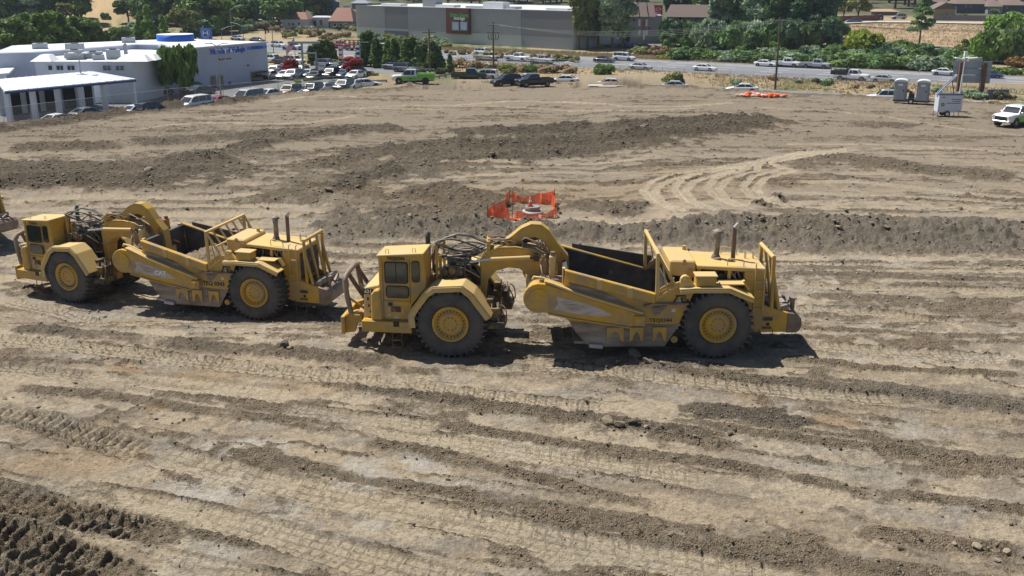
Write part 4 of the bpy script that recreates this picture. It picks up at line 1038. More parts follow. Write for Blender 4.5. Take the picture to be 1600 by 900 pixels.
    # overflow guard
    for s in (-1, 1):
        mb = MB(); mb.beam((6.46, s * 1.72, 2.20), (6.42, s * 1.72, 3.95), .13, .10); mb.beam((6.46, s * 1.72, 3.9), (7.16, s * 1.70, 2.72), .10, .08); mb.beam((6.48, s * 1.72, 2.32), (7.16, s * 1.72, 2.78), .12, .10)
        mb.beam((6.62, s * 1.72, 3.52), (6.80, s * 1.72, 2.6), .05)
        K.add('guard_post', mb, M_YEL2, bevel=.01)
        mb = MB(); mb.prism([(6.55, 2.40), (7.10, 2.78), (6.98, 2.95), (6.55, 2.66)], *sorted((s * 1.66, s * 1.70))); K.add('guard_plate', mb, M_YEL)
    mb = MB(); mb.beam((6.42, -1.78, 3.95), (6.42, 1.78, 3.95), .12, .10); K.add('guard_rail', mb, M_YEL2, bevel=.01)
    mb = MB(); mb.beam((6.82, -1.72, 3.30), (6.82, 1.72, 3.30), .10, .08); K.add('guard_rail', mb, M_YEL2, bevel=.01)
    for k in range(5):
        y = -1.2 + k * .6
        mb = MB(); mb.beam((6.44, y, 3.92), (6.82, y, 3.30), .07, .06); K.add('guard_bar', mb, M_YEL2)
        mb = MB(); mb.beam((6.82, y, 3.30), (7.05, y, 2.70), .06, .05); K.add('guard_bar', mb, M_YEL2)
    # ---------------- rear engine and frame
    for s in (-1, 1): add_wheel(K, (8.68, s * 1.48, 1.33), s, False)
    for s in (-1, 1):
        mb = MB(); mb.band([(7.24, 2.66), (7.8, 2.70), (9.02, 2.70), (9.92, 2.32)], .06, *sorted((s * 1.00, s * 1.96)), side=1)
        mb.band([(7.24, 2.66), (7.8, 2.70), (9.02, 2.70), (9.92, 2.32)], .13, *sorted((s * 1.93, s * 1.98)), side=-1); K.add('rear_fender', mb, M_YEL2, bevel=.012)
        mb = MB(); mb.bx(8.75, 9.62, *sorted((s * 1.02, s * 1.6)), 2.76, 2.80); mb.prism([(9.60, 2.80), (9.85, 2.45), (9.92, 2.5), (9.70, 2.84)], *sorted((s * 1.02, s * 1.3))); K.add('deck_plate', mb, M_YEL2)
    mb = MB(); mb.bx(7.84, 8.56, -1.78, -1.25, 2.77, 3.12); K.add('tool_box', mb, M_YEL, bevel=.015)
    ti = len(K.p) - 1
    mb = MB(); mb.bx(7.80, 8.60, -1.82, -1.21, 3.12, 3.17); K.add('lid', mb, M_YEL2, parent=ti, bevel=.01)
    mb = MB(); mb.prism([(6.98, 2.95), (6.98, 3.52), (7.92, 3.50), (7.95, 2.86)], -1.0, 1.0); K.add('tank', mb, M_YEL2, bevel=.05)
    qi = len(K.p) - 1
    mb = MB(); mb.prism([(7.40, 3.36), (7.44, 3.54), (7.50, 3.58), (7.56, 3.54), (7.60, 3.36)], -1.05, -.98); mb.cyl((7.75, .6, 3.5), (7.75, .6, 3.66), .08, n=10); K.add('lifting_eye', mb, M_YEL, parent=qi)
    mb = MB(); mb.bx(7.66, 7.84, -1.06, -.99, 2.95, 3.2); mb.bx(7.7, 7.8, -1.08, -1.0, 2.75, 2.95); K.add('control_box', mb, M_YEL, parent=qi)
    mb = MB(); mb.prism([(7.95, 3.20), (7.97, 3.34), (10.52, 3.22), (10.52, 3.06)], -1.02, 1.02); K.add('engine_hood', mb, M_YEL2, bevel=.025)
    hi = len(K.p) - 1
    for x in (8.0, 9.12):
        for s in (-1, 1):
            mb = MB(); mb.bx(x, x + .12, *sorted((s * .90, s * .99)), 2.6, 3.2); K.add('hood_post', mb, M_YEL, parent=hi)
    mb = MB(); mb.bx(8.1, 9.7, -.62, .62, 1.5, 3.0)
    for k in range(26):
        a = rng.uniform(8.05, 9.75); c = rng.uniform(2.5, 3.1); s_ = rng.choice((-1, 1)); d = rng.uniform(.05, .16)
        if k % 2: mb.cyl((a, s_ * .6, c), (a, s_ * (.66 + d), c), d, n=10)
        else: mb.bx(a - d, a + d, *sorted((s_ * .6, s_ * (.7 + d))), c - d, c + d)
    K.add('engine', mb, M_DARK)
    for k in range(10):
        a = rng.uniform(8.1, 9.6); s_ = -1 if k < 7 else 1
        mb = MB(); mb.tube(hose((a, s_ * .8, 3.1), (a + rng.uniform(-.4, .6), s_ * .85, rng.uniform(2.55, 2.8)), rng.uniform(-.15, .1), .1, rng), .03, 6); K.add('hose', mb, rng.choice((M_HOSE, M_HOSEG, M_CLAYST)))
    mb = MB(); mb.bx(9.74, 10.54, -1.04, 1.04, 1.60, 3.12); K.add('radiator_housing', mb, M_YEL, bevel=.03)
    mb = MB(); mb.bx(10.53, 10.58, -.9, .9, 1.8, 3.0)
    for z in np.arange(1.85, 3.0, .12): mb.bx(10.57, 10.60, -.88, .88, z, z + .05)
    K.add('radiator_grille', mb, M_DARK)
    # ladder and hand rails
    mb = MB()
    for x in (10.12, 10.46): mb.cyl((x, -1.12, 1.55), (x, -1.12, 3.42), .022, n=6)
    for z in (1.70, 2.05, 2.40, 2.75): mb.cyl((10.12, -1.12, z), (10.46, -1.12, z), .018, n=6)
    mb.cyl((10.12, -1.12, 3.42), (10.12, -.95, 3.42), .02, n=6); mb.cyl((10.46, -1.12, 3.42), (10.46, -.95, 3.42), .02, n=6); K.add('ladder', mb, M_YEL2)
    for (a, b, y) in ((9.12, 9.72, -.86), (9.2, 9.8, .8), (10.0, 10.05, .3), (10.3, 10.35, .3)):
        mb = MB(); mb.tube([(a, y, 3.25), (a, y, 3.52), (a + .05, y, 3.57), (b - .05, y, 3.50), (b, y, 3.44), (b, y, 3.22)], .018, 6); K.add('hand_rail', mb, M_YEL2)
    mb = MB()
    for x in (10.36, 10.86): mb.cyl((x, -1.25, .95), (x + .02, -1.28, .36), .016, n=6)
    for z in (.40, .66): mb.cyl((10.36, -1.28, z), (10.88, -1.28, z), .016, n=6)
    K.add('step', mb, M_GRIME)
    # stacks
    mb = MB(); mb.cyl((8.86, .15, 3.24), (8.90, .15, 3.42), .18, .15, n=14); mb.cyl((8.90, .15, 3.42), (8.90, .15, 4.12), .115, n=14); mb.cyl((8.90, .15, 4.12), (8.90, .15, 4.28), .13, n=14); mb.cyl((8.90, .15, 4.28), (8.90, .15, 4.36), .20, .17, n=16); mb.cyl((8.90, .15, 4.36), (8.90, .15, 4.42), .17, .06, n=16); K.add('intake_stack', mb, M_STACK)
    mb = MB(); mb.cyl((8.78, -.02, 3.28), (9.0, -.12, 3.34), .07, n=8); mb.cyl((9.52, .1, 3.24), (9.52, .1, 4.50), .085, n=12); K.add('exhaust_stack', mb, M_EXH)
    xi = len(K.p) - 1
    mb = MB(); mb.cyl((9.52, .1, 4.47), (9.66, .1, 4.64), .088, .088, n=12); K.add('stack_elbow', mb, M_BRIGHT, parent=xi)
    # rear guard of pipes
    for y in (-.95, .95):
        mb = MB(); mb.cyl((10.84, y, 1.55), (10.78, y, 3.62), .075, n=10); mb.cyl((10.80, y, 3.0), (11.12, y, 1.62), .07, n=10); K.add('guard_post', mb, M_YEL)
    for y in (-.35, .35):
        mb = MB(); mb.cyl((10.78, y, 3.60), (11.12, y, 1.62), .06, n=10); K.add('guard_bar', mb, M_YEL)
    mb = MB(); mb.cyl((10.78, -.98, 3.62), (10.78, .98, 3.62), .08, n=12); K.add('guard_rail', mb, M_YEL2)
    # frame, push block
    rp = [(9.4, 1.0), (10.25, .76), (11.46, .76), (11.50, 1.52), (11.0, 1.64), (10.0, 1.98), (9.4, 1.9)]
    for s in (-1, 1):
        mb = MB(); mb.prism(rp, *sorted((s * .92, s * 1.06))); K.add('rear_frame', mb, M_YEL, bevel=.03)
        ri = len(K.p) - 1
        for (a, b, c, d) in ((10.52, 10.88, 1.22, 1.36), (10.5, 10.86, .90, .98)):
            mb = MB(); mb.bx(a, b, *sorted((s * 1.05, s * 1.09)), c, d); K.add('frame_pad', mb, M_GRIME, parent=ri)
        mb = MB(); mb.cyl((10.72, s * 1.05, 1.08), (10.72, s * 1.07, 1.08), .07, n=14); K.add('frame_hole', mb, M_BLACKD, parent=ri)
    mb = MB(); mb.bx(7.2, 10.6, -.5, .5, .85, 1.6); mb.cyl((8.68, -1.1, 1.33), (8.68, 1.1, 1.33), .32, n=18); mb.bx(10.5, 11.2, -.92, .92, 1.0, 1.55); K.add('axle_housing', mb, M_GRIME, bevel=.03)
    mb = MB(); pb = [(11.42, .74), (11.80, .74), (11.93, .84), (11.99, 1.05), (11.95, 1.3), (11.80, 1.46), (11.42, 1.54)]
    mb.prism(pb, -1.08, 1.08); K.add('push_block', mb, M_CLAYST, bevel=.02)
    mb = MB(); mb.prism([(10.9, 1.60), (11.45, 1.80), (11.5, 1.72), (11.5, 1.58), (11.0, 1.50)], -.9, .9); K.add('hook_deck', mb, M_STEEL)
    mb = MB(); mb.cyl((11.72, -.55, 1.45), (11.72, -.55, 1.90), .09, n=12); mb.cyl((11.72, -.55, 1.90), (11.72, -.55, 1.97), .14, n=14); mb.beam((11.0, -.7, 1.62), (11.66, -.6, 1.86), .10, .08); mb.beam((11.66, -.6, 1.2), (11.66, .6, 1.7), .1); K.add('tow_hook', mb, M_CLAYST)
    mb = MB(); mb.cyl((7.16, -1.70, .70), (7.16, -1.50, .70), .13, n=14); K.add('roller', mb, M_YEL)
    # parts on the sides that differ from machine to machine are lettered afterwards
    for (a, b, c, d) in ((7.32, 7.50, 2.50, 2.72), (7.53, 7.61, 2.50, 2.58), (7.00, 7.14, 1.86, 1.90), (7.00, 7.14, 1.80, 1.83)):
        mb = MB(); mb.bx(a, b, -1.765, -1.742, c, d); K.add('data_plate', mb, M_WHITE)
    # tall triangle-and-stroke emblem on the side
    mb = MB(); y = (-1.758, -1.744)
    mb.prism([(7.03, 2.16), (7.09, 2.16), (7.24, 2.42), (7.18, 2.42)], *y); mb.prism([(7.14, 2.38), (7.52, 2.38), (7.49, 2.43), (7.11, 2.43)], *y)
    mb.prism([(7.30, 2.34), (7.52, 2.34), (7.50, 2.30), (7.38, 2.30)], *y); mb.prism([(7.30, 2.33), (7.36, 2.33), (7.42, 2.16), (7.36, 2.16)], *y); mb.prism([(7.38, 2.20), (7.58, 2.20), (7.60, 2.16), (7.37, 2.16)], *y); mb.prism([(7.46, 2.27), (7.60, 2.27), (7.62, 2.16), (7.57, 2.16), (7.55, 2.23), (7.46, 2.23)], *y)
    K.add('emblem', mb, M_BLACKD)
    mb = MB(); mb.prism([(7.20, 2.16), (7.34, 2.16), (7.27, 2.30)], *y); K.add('emblem', mb, mat('pale_blue_decal', (.35, .45, .55), rough=.5))
    return K

SCR = make_scraper_kit()
NRM = ((1, 0, 0), (0, 0, 1))
def letter(root, body, size, pos, m=M_BLACKD, turn=None, bold=0.0, spacing=1.0):
    M = face_matrix(pos, *NRM)
    if turn is not None: M = Matrix.Rotation(turn, 4, 'Z') @ M
    return text_on(body, size, m, root, M, bold=bold, spacing=spacing)

HITCH_A = Vector((-1.2, 36.12, 0.0)); TURN_A = R(-7)
scA = SCR.spawn('wheel_scraper', HITCH_A, 0, 1, 'yellow wheel tractor-scraper with an empty bowl, nearest the camera', 'scraper', 'scrapers on the haul lane', turn=TURN_A)
letter(scA, 'TEQ0344', .17, (-2.85, -1.632, 3.665), turn=TURN_A, bold=.004)
letter(scA, '631', .19, (-3.97, -1.468, 2.32), m=M_WHITE, turn=TURN_A, bold=.006)
letter(scA, 'TEQ0344', .195, (6.62, -1.75, 1.46), bold=.003, spacing=1.1)
def put_machine(px, py, yaw, local, z):
    x, y = at_z(px, py, z)
    v = Matrix.Rotation(yaw, 2) @ Vector((local[0], local[1]))
    return Vector((x - v.x, y - v.y, z))
YAW_B = R(-14); TURN_B = R(-9); Z_B = -1.45
HITCH_B = put_machine(400, 502, YAW_B, (8.68, -1.95), Z_B)
scB = SCR.spawn('wheel_scraper', HITCH_B, YAW_B, 1, 'yellow wheel tractor-scraper with dirt heaped in its bowl, left of the empty one', 'scraper', 'scrapers on the haul lane', turn=TURN_B)
letter(scB, 'TEQ0343', .15, (-2.85, -1.632, 3.66), turn=TURN_B)
letter(scB, '631', .19, (-3.97, -1.468, 2.32), m=M_WHITE, turn=TURN_B, bold=.006)
letter(scB, 'TEQ 0343', .26, (6.60, -1.75, 1.56), bold=.006)
letter(scB, 'CAT', .30, (4.05, -1.962, 1.93), m=M_WHITE, bold=.01)
YAW_C = R(-24); Z_C = -1.95
HITCH_C = put_machine(-12, 388, YAW_C, (11.9, -.9), Z_C)
scC = SCR.spawn('wheel_scraper', HITCH_C, YAW_C, 1, 'yellow scraper cut off by the left edge, only its rear guard showing', 'scraper', 'scrapers on the haul lane', turn=R(4))
for H, yw, tn in ((HITCH_A, 0, TURN_A), (HITCH_B, YAW_B, TURN_B), (HITCH_C, YAW_C, R(4))):
    for lx, t in ((-.82, tn), (8.68, 0)):
        for s in (-1.48, 1.48):
            v = Matrix.Rotation(yw, 2) @ (Matrix.Rotation(t, 2) @ Vector((lx, s)))
            settle(H.x + v.x, H.y + v.y, 0.85, H.z + 0.03)

M_LOAD = mat('loaded_dirt', (.20, .155, .11), rough=.95, var=.35, scale=3, spec=.1, bump=.8, bump_scale=9)
def heap(nx, ny, fx, name, m):
    mb = MB(); vs = []; fs = []
    for j in range(ny + 1):
        for i in range(nx + 1):
            vs.append(fx(i / nx, j / ny))
    for j in range(ny):
        for i in range(nx):
            a = j * (nx + 1) + i; fs.append((a, a + 1, a + nx + 2, a + nx + 1))
    mb.add(vs, fs, True)
    return mb.build(name, m)
def _ld(u, v):
    x = 3.55 + u * 3.2; y = -1.57 + v * 3.14
    e = math.sin(math.pi * min(max(v, 0), 1)) ** .5
    n = float(fbm(np.array([x * 2.2]), np.array([y * 2.2]), 4, 5)[0]); c, r = cells(np.array([x * 5.]), np.array([y * 5.]), 6)
    return (x, y, 1.95 + .80 * e * min(1, u * 1.5) * (1 - .1 * u) + .35 * (n - .5) + .16 * max(0, 1 - float(c[0])) * float(r[0]))
ld = heap(56, 50, _ld, 'dirt_load', M_LOAD)
ld.location = HITCH_B; ld.rotation_euler = (0, 0, YAW_B)
tag(ld, 'brown crumbly dirt heaped in the bowl of the loaded scraper', 'dirt load', kind='stuff')
# ------------------------------------------------------------------ road vehicles
M_CTYRE = mat('car_tyre', (.025, .025, .026), rough=.8, var=.2)
M_RIM = mat('car_rim', (.42, .42, .43), rough=.35, metal=.7, var=.08)
M_CGLASS = glass('car_glass', (.020, .024, .030), .06)
M_TRIM = mat('black_trim', (.022, .022, .024), rough=.55, var=.1)
M_LAMP = mat('lamp_lens', (.70, .70, .68), rough=.15, var=.05, spec=.8)
M_TAIL = mat('tail_lens', (.35, .02, .02), rough=.2, var=.05)
M_PLATE = mat('number_plate', (.70, .70, .72), rough=.5, var=.05)
M_CHR = mat('chrome_trim', (.6, .6, .62), rough=.2, metal=.9, var=.03)
def paint(name, c, rough=.32): return mat('paint_' + name, c, rough=rough, var=.04, coat=.5, scale=.7, metal=.0)
PA = dict(white=paint('white', (.74, .75, .76)), silver=paint('silver', (.42, .44, .46)), grey=paint('grey', (.20, .21, .23)), dark=paint('dark', (.035, .038, .045)),
          black=paint('black', (.016, .017, .02)), blue=paint('blue', (.03, .06, .16)), teal=paint('teal', (.02, .06, .07)), red=paint('red', (.32, .025, .025)), tan=paint('tan', (.36, .31, .22)),
          navy=paint('navy', (.025, .035, .07)), green=paint('dark_green', (.015, .04, .03)), lime=paint('lime', (.17, .45, .04)), slate=paint('slate', (.10, .12, .16)))

def ring(x, w, zl, zt, tuck=.05):
    zm = zl + (zt - zl) * .55
    h = [(w * .90, zl), (w * .985, zl + .10), (w, zm), (w * .975, zt - .09), (w * .90, zt - .015), (w * .70, zt)]
    return [(x, y, z) for y, z in h] + [(x, -y, z) for y, z in reversed(h)]

def car_kit(kind):
    """front is +x; origin on the ground under the middle"""
    K = Kit()
    D = dict(sedan=dict(L=4.75, W=.92, st=[(-2.37, .80, .42, .88), (-2.25, .87, .28, .96), (-1.9, .91, .22, 1.0), (-.9, .92, .20, .98), (.6, .92, .20, .95), (1.2, .92, .20, .92), (1.9, .90, .22, .82), (2.25, .85, .28, .72), (2.38, .76, .40, .62)],
                        gh=[(-1.95, .97), (-1.05, 1.40), (.05, 1.43), (.35, 1.38), (1.25, .90)], wt=.62, wr=.33, ax=(-1.42, 1.40), sp=[-.42]),
             suv=dict(L=4.75, W=.95, st=[(-2.35, .84, .45, 1.0), (-2.3, .90, .34, 1.08), (-1.9, .94, .26, 1.10), (-.9, .95, .24, 1.09), (.6, .95, .24, 1.07), (1.1, .95, .24, 1.04), (1.9, .93, .26, .98), (2.25, .88, .32, .88), (2.38, .80, .46, .74)],
                      gh=[(-2.30, 1.05), (-1.95, 1.66), (-1.2, 1.72), (.15, 1.72), (.45, 1.66), (1.2, 1.02)], wt=.68, wr=.37, ax=(-1.42, 1.42), sp=[-1.25, -.30]),
             pickup=dict(L=5.9, W=1.0, st=[(-.55, .99, .46, 1.27), (.2, 1.0, .45, 1.27), (1.3, 1.0, .45, 1.26), (1.6, 1.0, .45, 1.25), (2.4, 1.0, .46, 1.22), (2.80, .98, .50, 1.17), (2.93, .93, .58, 1.04)],
                         gh=[(-.52, 1.22), (-.44, 1.88), (-.25, 1.94), (.80, 1.94), (1.02, 1.88), (1.6, 1.21)], wt=.76, wr=.41, ax=(-1.75, 1.90), sp=[.22]),
             van=dict(L=5.1, W=.98, st=[(-2.5, .90, .40, 1.15), (-2.4, .95, .30, 1.2), (-1.0, .98, .26, 1.2), (.9, .98, .26, 1.16), (1.5, .97, .26, 1.10), (2.2, .93, .30, .98), (2.5, .84, .42, .80)],
                      gh=[(-2.46, 1.15), (-2.30, 1.80), (-1.9, 1.88), (.35, 1.88), (.75, 1.80), (1.7, 1.06)], wt=.78, wr=.37, ax=(-1.55, 1.55), sp=[-1.4, -.1]))[kind]
    W = D['W']; wt = D['wt']; gh = D['gh']
    mb = MB(); mb.loft([ring(x, w, a, b) for x, w, a, b in D['st']])
    # cabin with tumblehome
    zb = min(p[1] for p in gh); zt = max(p[1] for p in gh)
    def gw(z): return (W * .93) + (wt - W * .93) * (z - zb) / (zt - zb)
    mb.loft([[(x, gw(z), z) for x, z in gh], [(x, -gw(z), z) for x, z in gh]], smooth=False)
    if kind == 'pickup':
        x0, x1 = -2.92, -.58
        for s in (-1, 1): mb.bx(x0, x1, *sorted((s * .88, s * .985)), .55, 1.25)
        mb.bx(x0, x0 + .09, -.90, .90, .55, 1.25); mb.bx(x1 - .06, x1, -.90, .90, .55, 1.25)
    body = K.add('body', mb, PA['white'], paint=True, bevel=.025)
    if kind == 'pickup':
        mb = MB(); mb.bx(-2.84, -.62, -.88, .88, .58, .72); K.add('bed_floor', mb, M_TRIM, parent=body)
        mb = MB(); mb.bx(-2.9, -.55, -.7, .7, .42, .56); K.add('frame_rail', mb, M_TRIM)
    # panes
    def pane(p0, p1, inset, name):       # pane across the car between two profile points
        (xa, za), (xb, zb_) = p0, p1
        d = Vector((xb - xa, 0, zb_ - za)); n = Vector((-d.z, 0, d.x)).normalized()
        if n.z < 0: n = -n
        a = Vector((xa, 0, za)) + d * .10 + n * .012; b = Vector((xb, 0, zb_)) - d * .10 + n * .012
        wa = gw(a.z) - inset; wb = gw(b.z) - inset
        vs = [(a.x, -wa, a.z), (a.x, wa, a.z), (b.x, wb, b.z), (b.x, -wb, b.z)]
        m = MB(); m.add(vs + [(v[0] - n.x * .03, v[1], v[2] - n.z * .03) for v in vs], [(0, 1, 2, 3), (4, 5, 6, 7), (0, 1, 5, 4), (1, 2, 6, 5), (2, 3, 7, 6), (3, 0, 4, 7)])
        K.add(name, m, M_CGLASS, parent=body)
    pane(gh[-1], gh[-2], .07, 'windshield'); pane(gh[0], gh[1], .10, 'rear_window')
    def topz(x):
        for (a, za), (b, zb_) in zip(gh[:-1], gh[1:]):
            if a <= x <= b: return za + (zb_ - za) * (x - a) / (b - a)
        return zb
    zlo = zb + .06
    xs = [gh[0][0] + .25 + (.1 if kind in ('sedan',) else 0)] + D['sp'] + [gh[-1][0] - .20]
    for s in (-1, 1):
        for i in range(len(xs) - 1):
            a, b = xs[i] + .05, xs[i + 1] - .05
            pts = []
            n = 7
            for k in range(n + 1):
                x = a + (b - a) * k / n; z = min(topz(x) - .09, zt - .09)
                if z > zlo + .02: pts.append((x, z))
            if len(pts) < 2: continue
            poly = [(pts[0][0] - .02, zlo)] + pts + [(min(pts[-1][0] + .12, b + .05), zlo)]
            vs = [(x, s * (gw(z) + .012), z) for x, z in poly]; m_ = len(vs)
            mbb = MB(); vs2 = [(v[0], v[1] - s * .03, v[2]) for v in vs]
            mbb.add(vs + vs2, [tuple(range(m_)), tuple(range(2 * m_ - 1, m_ - 1, -1))] + [(k, (k + 1) % m_, m_ + (k + 1) % m_, m_ + k) for k in range(m_)])
            K.add('side_window', mbb, M_CGLASS, parent=body)
    r = D['wr']
    for ax in D['ax']:
        for s in (-1, 1):
            c = (ax, s * (W - .13), r)
            mb = MB(); mb.cyl((ax, s * (W - .30), r + .03), (ax, s * (W + .004), r + .03), r + .075, n=20); K.add('wheel_arch', mb, M_TRIM, parent=body)
            mb = MB(); mb.lathe([(r * .6, -.11), (r * .9, -.115), (r, -.07), (r, .07), (r * .9, .115), (r * .6, .11)], (ax, s * (W - .095), r), 20)
            w = K.add('wheel', mb, M_CTYRE)
            mb = MB(); mb.lathe([(r * .66, s * .10), (r * .60, s * .112), (r * .56, s * .085), (r * .2, s * .075), (.001, s * .10)], (ax, s * (W - .095), r), 14)
            for k in range(5):
                a = 2 * math.pi * k / 5
                mb.beam((ax, s * (W - .005), r), (ax + r * .58 * math.cos(a), s * (W - .005), r + r * .58 * math.sin(a)), .05, .05)
            K.add('rim', mb, M_RIM, parent=w)
    fx = D['st'][-1][0]; bxk = D['st'][0][0] if kind != 'pickup' else -2.92
    zf = D['st'][-1][3]; zr = D['st'][0][3]
    big = kind in ('pickup', 'suv', 'van')
    for s in (-1, 1):
        mb = MB(); mb.box((fx - .10, s * (W - .27), zf - .02), (.22, .30, .15 if not big else .20), rz=-s * .35); K.add('headlight', mb, M_LAMP, parent=body, bevel=.02)
        mb = MB(); mb.box((bxk + .05, s * (W - .17), zr - .16), (.14, .22, .16 if not big else .34)); K.add('taillight', mb, M_TAIL, parent=body, bevel=.02)
        gx = gh[-1][0] - .32
        mb = MB(); mb.box((gx, s * (W + .07), zb + .12), (.14, .20, .14)); K.add('mirror', mb, PA['white'], parent=body, paint=True, bevel=.03)
    mb = MB(); mb.bx(fx - .06, fx + .012, -.45 - .18 * (kind == 'pickup'), .45 + .18 * (kind == 'pickup'), zf - (.40 if kind == 'pickup' else .24), zf - .06 + (.04 if big else 0)); K.add('grille', mb, M_TRIM, parent=body)
    mb = MB(); mb.bx(fx - .12, fx + .03, -W * .82, W * .82, .34 + .12 * (kind == 'pickup'), .44 + .18 * (kind == 'pickup')); K.add('bumper', mb, M_TRIM if kind != 'pickup' else M_CHR, parent=body, bevel=.02)
    mb = MB(); mb.bx(bxk - .03, bxk + .1, -W * .82, W * .82, .40, .54); K.add('bumper', mb, M_TRIM if kind != 'pickup' else M_CHR, parent=body, bevel=.02)
    mb = MB(); mb.bx(bxk - .045, bxk, -.26, .26, .66, .80); K.add('number_plate', mb, M_PLATE, parent=body)
    mb = MB(); mb.bx(D['ax'][0] + .5, D['ax'][1] - .5, -W * .97, W * .97, .19 if not big else .25, .27 if not big else .36); K.add('sill', mb, M_TRIM, parent=body)
    if kind == 'suv':
        for s in (-1, 1):
            mb = MB(); mb.beam((-1.5, s * .58, 1.75), (.2, s * .58, 1.75), .04, .05); K.add('roof_rail', mb, M_TRIM, parent=body)
    return K
CAR = {k: car_kit(k) for k in ('sedan', 'suv', 'pickup', 'van')}
CAT = dict(sedan='car', suv='SUV', pickup='pickup truck', van='van')
NAME = dict(sedan='parked_car', suv='parked_suv', pickup='pickup_truck', van='parked_van')

def car(kind, px, py, deg, col, label, group, name=None, sc=1.0, dz=0.0, z=None):
    P = gp(px, py) if z is None else Vector((*at_z(px, py, z), z))
    return CAR[kind].spawn(name or NAME[kind], P + Vector((0, 0, dz)), R(deg), sc, label, CAT[kind], group, paint=PA[col])
# ------------------------------------------------------------------ plants
def leafmat(name, c, rnd=.18): return mat('leaf_' + name, c, rough=.6, var=.45, scale=.9, rnd=rnd, trans=.22, spec=.2)
LF = dict(dark=leafmat('dark', (0.140, 0.239, 0.082)), mid=leafmat('mid', (0.155, 0.240, 0.068)), fresh=leafmat('fresh', (0.200, 0.315, 0.070)), olive=leafmat('olive', (0.244, 0.262, 0.091)), lime=leafmat('lime', (0.300, 0.360, 0.050)),
          grey=leafmat('grey', (0.271, 0.362, 0.223)), deep=leafmat('deep', (0.090, 0.165, 0.082)), plum=leafmat('plum', (0.33, 0.05, 0.05)), rust=leafmat('rust', (0.320, 0.176, 0.048)), straw=leafmat('straw', (0.37, 0.285, 0.165)), sage=leafmat('sage', (0.160, 0.165, 0.100)), pale=leafmat('pale', (0.330, 0.340, 0.250)))
M_BARK = mat('bark', (.13, .095, .070), rough=.95, var=.3, scale=4, bump=.5)

def cards(name, P, Nn, size, rng, stretch=1.0, droop=0.0):
    """many small bent leaf-clump faces as one mesh"""
    n = len(P)
    u = np.cross(Nn, rng.normal(size=(n, 3))); u /= np.linalg.norm(u, axis=1)[:, None] + 1e-9
    v = np.cross(Nn, u)
    if droop:
        v = v * (1 - droop) + np.array((0, 0, -1.0)) * droop; v /= np.linalg.norm(v, axis=1)[:, None] + 1e-9
        u = np.cross(v, Nn); u /= np.linalg.norm(u, axis=1)[:, None] + 1e-9
    s = size * rng.uniform(.55, 1.35, n)[:, None]
    a = P - u * s * .5; b = P + u * s * .5; c = P + v * s * .75 * stretch + Nn * s * .15; d = P - v * s * .75 * stretch + Nn * s * .1
    co = np.stack([a, d, b, c], 1).reshape(-1, 3).astype(np.float32)
    me = bpy.data.meshes.new(name)
    me.vertices.add(n * 4); me.vertices.foreach_set('co', co.ravel())
    me.loops.add(n * 4); me.loops.foreach_set('vertex_index', np.arange(n * 4, dtype=np.int32))
    me.polygons.add(n); me.polygons.foreach_set('loop_start', np.arange(0, n * 4, 4, dtype=np.int32)); me.polygons.foreach_set('loop_total', np.full(n, 4, dtype=np.int32))
    me.update(); me.validate(); me.materials.append(LF['mid'])
    return me

def lobes_cards(name, lobes, n, size, seed, stretch=1.0, droop=0.0, shell=.62):
    rng = np.random.default_rng(seed); L = np.array(lobes); vol = L[:, 3] * L[:, 4] * L[:, 5]; pr = vol ** .67; pr /= pr.sum()
    k = rng.choice(len(L), n, p=pr)
    d = rng.normal(size=(n, 3)); d /= np.linalg.norm(d, axis=1)[:, None]
    d[:, 2] = np.where(d[:, 2] < -.55, -d[:, 2], d[:, 2])
    r = shell + (1.06 - shell) * rng.random(n) ** .6
    P = L[k, :3] + d * L[k, 3:6] * r[:, None]
    Nn = d * .75 + rng.normal(size=(n, 3)) * .55; Nn /= np.linalg.norm(Nn, axis=1)[:, None]
    return cards(name, P, Nn, size, rng, stretch, droop)

def trunk(path, r0, r1, branches=()):
    mb = MB(); m = len(path)
    mb.tube(path, [r0 + (r1 - r0) * i / (m - 1) for i in range(m)], 8)
    for b in branches: mb.tube(b[0], [b[1] * (1 - .7 * i / (len(b[0]) - 1)) for i in range(len(b[0]))], 6)
    return mb

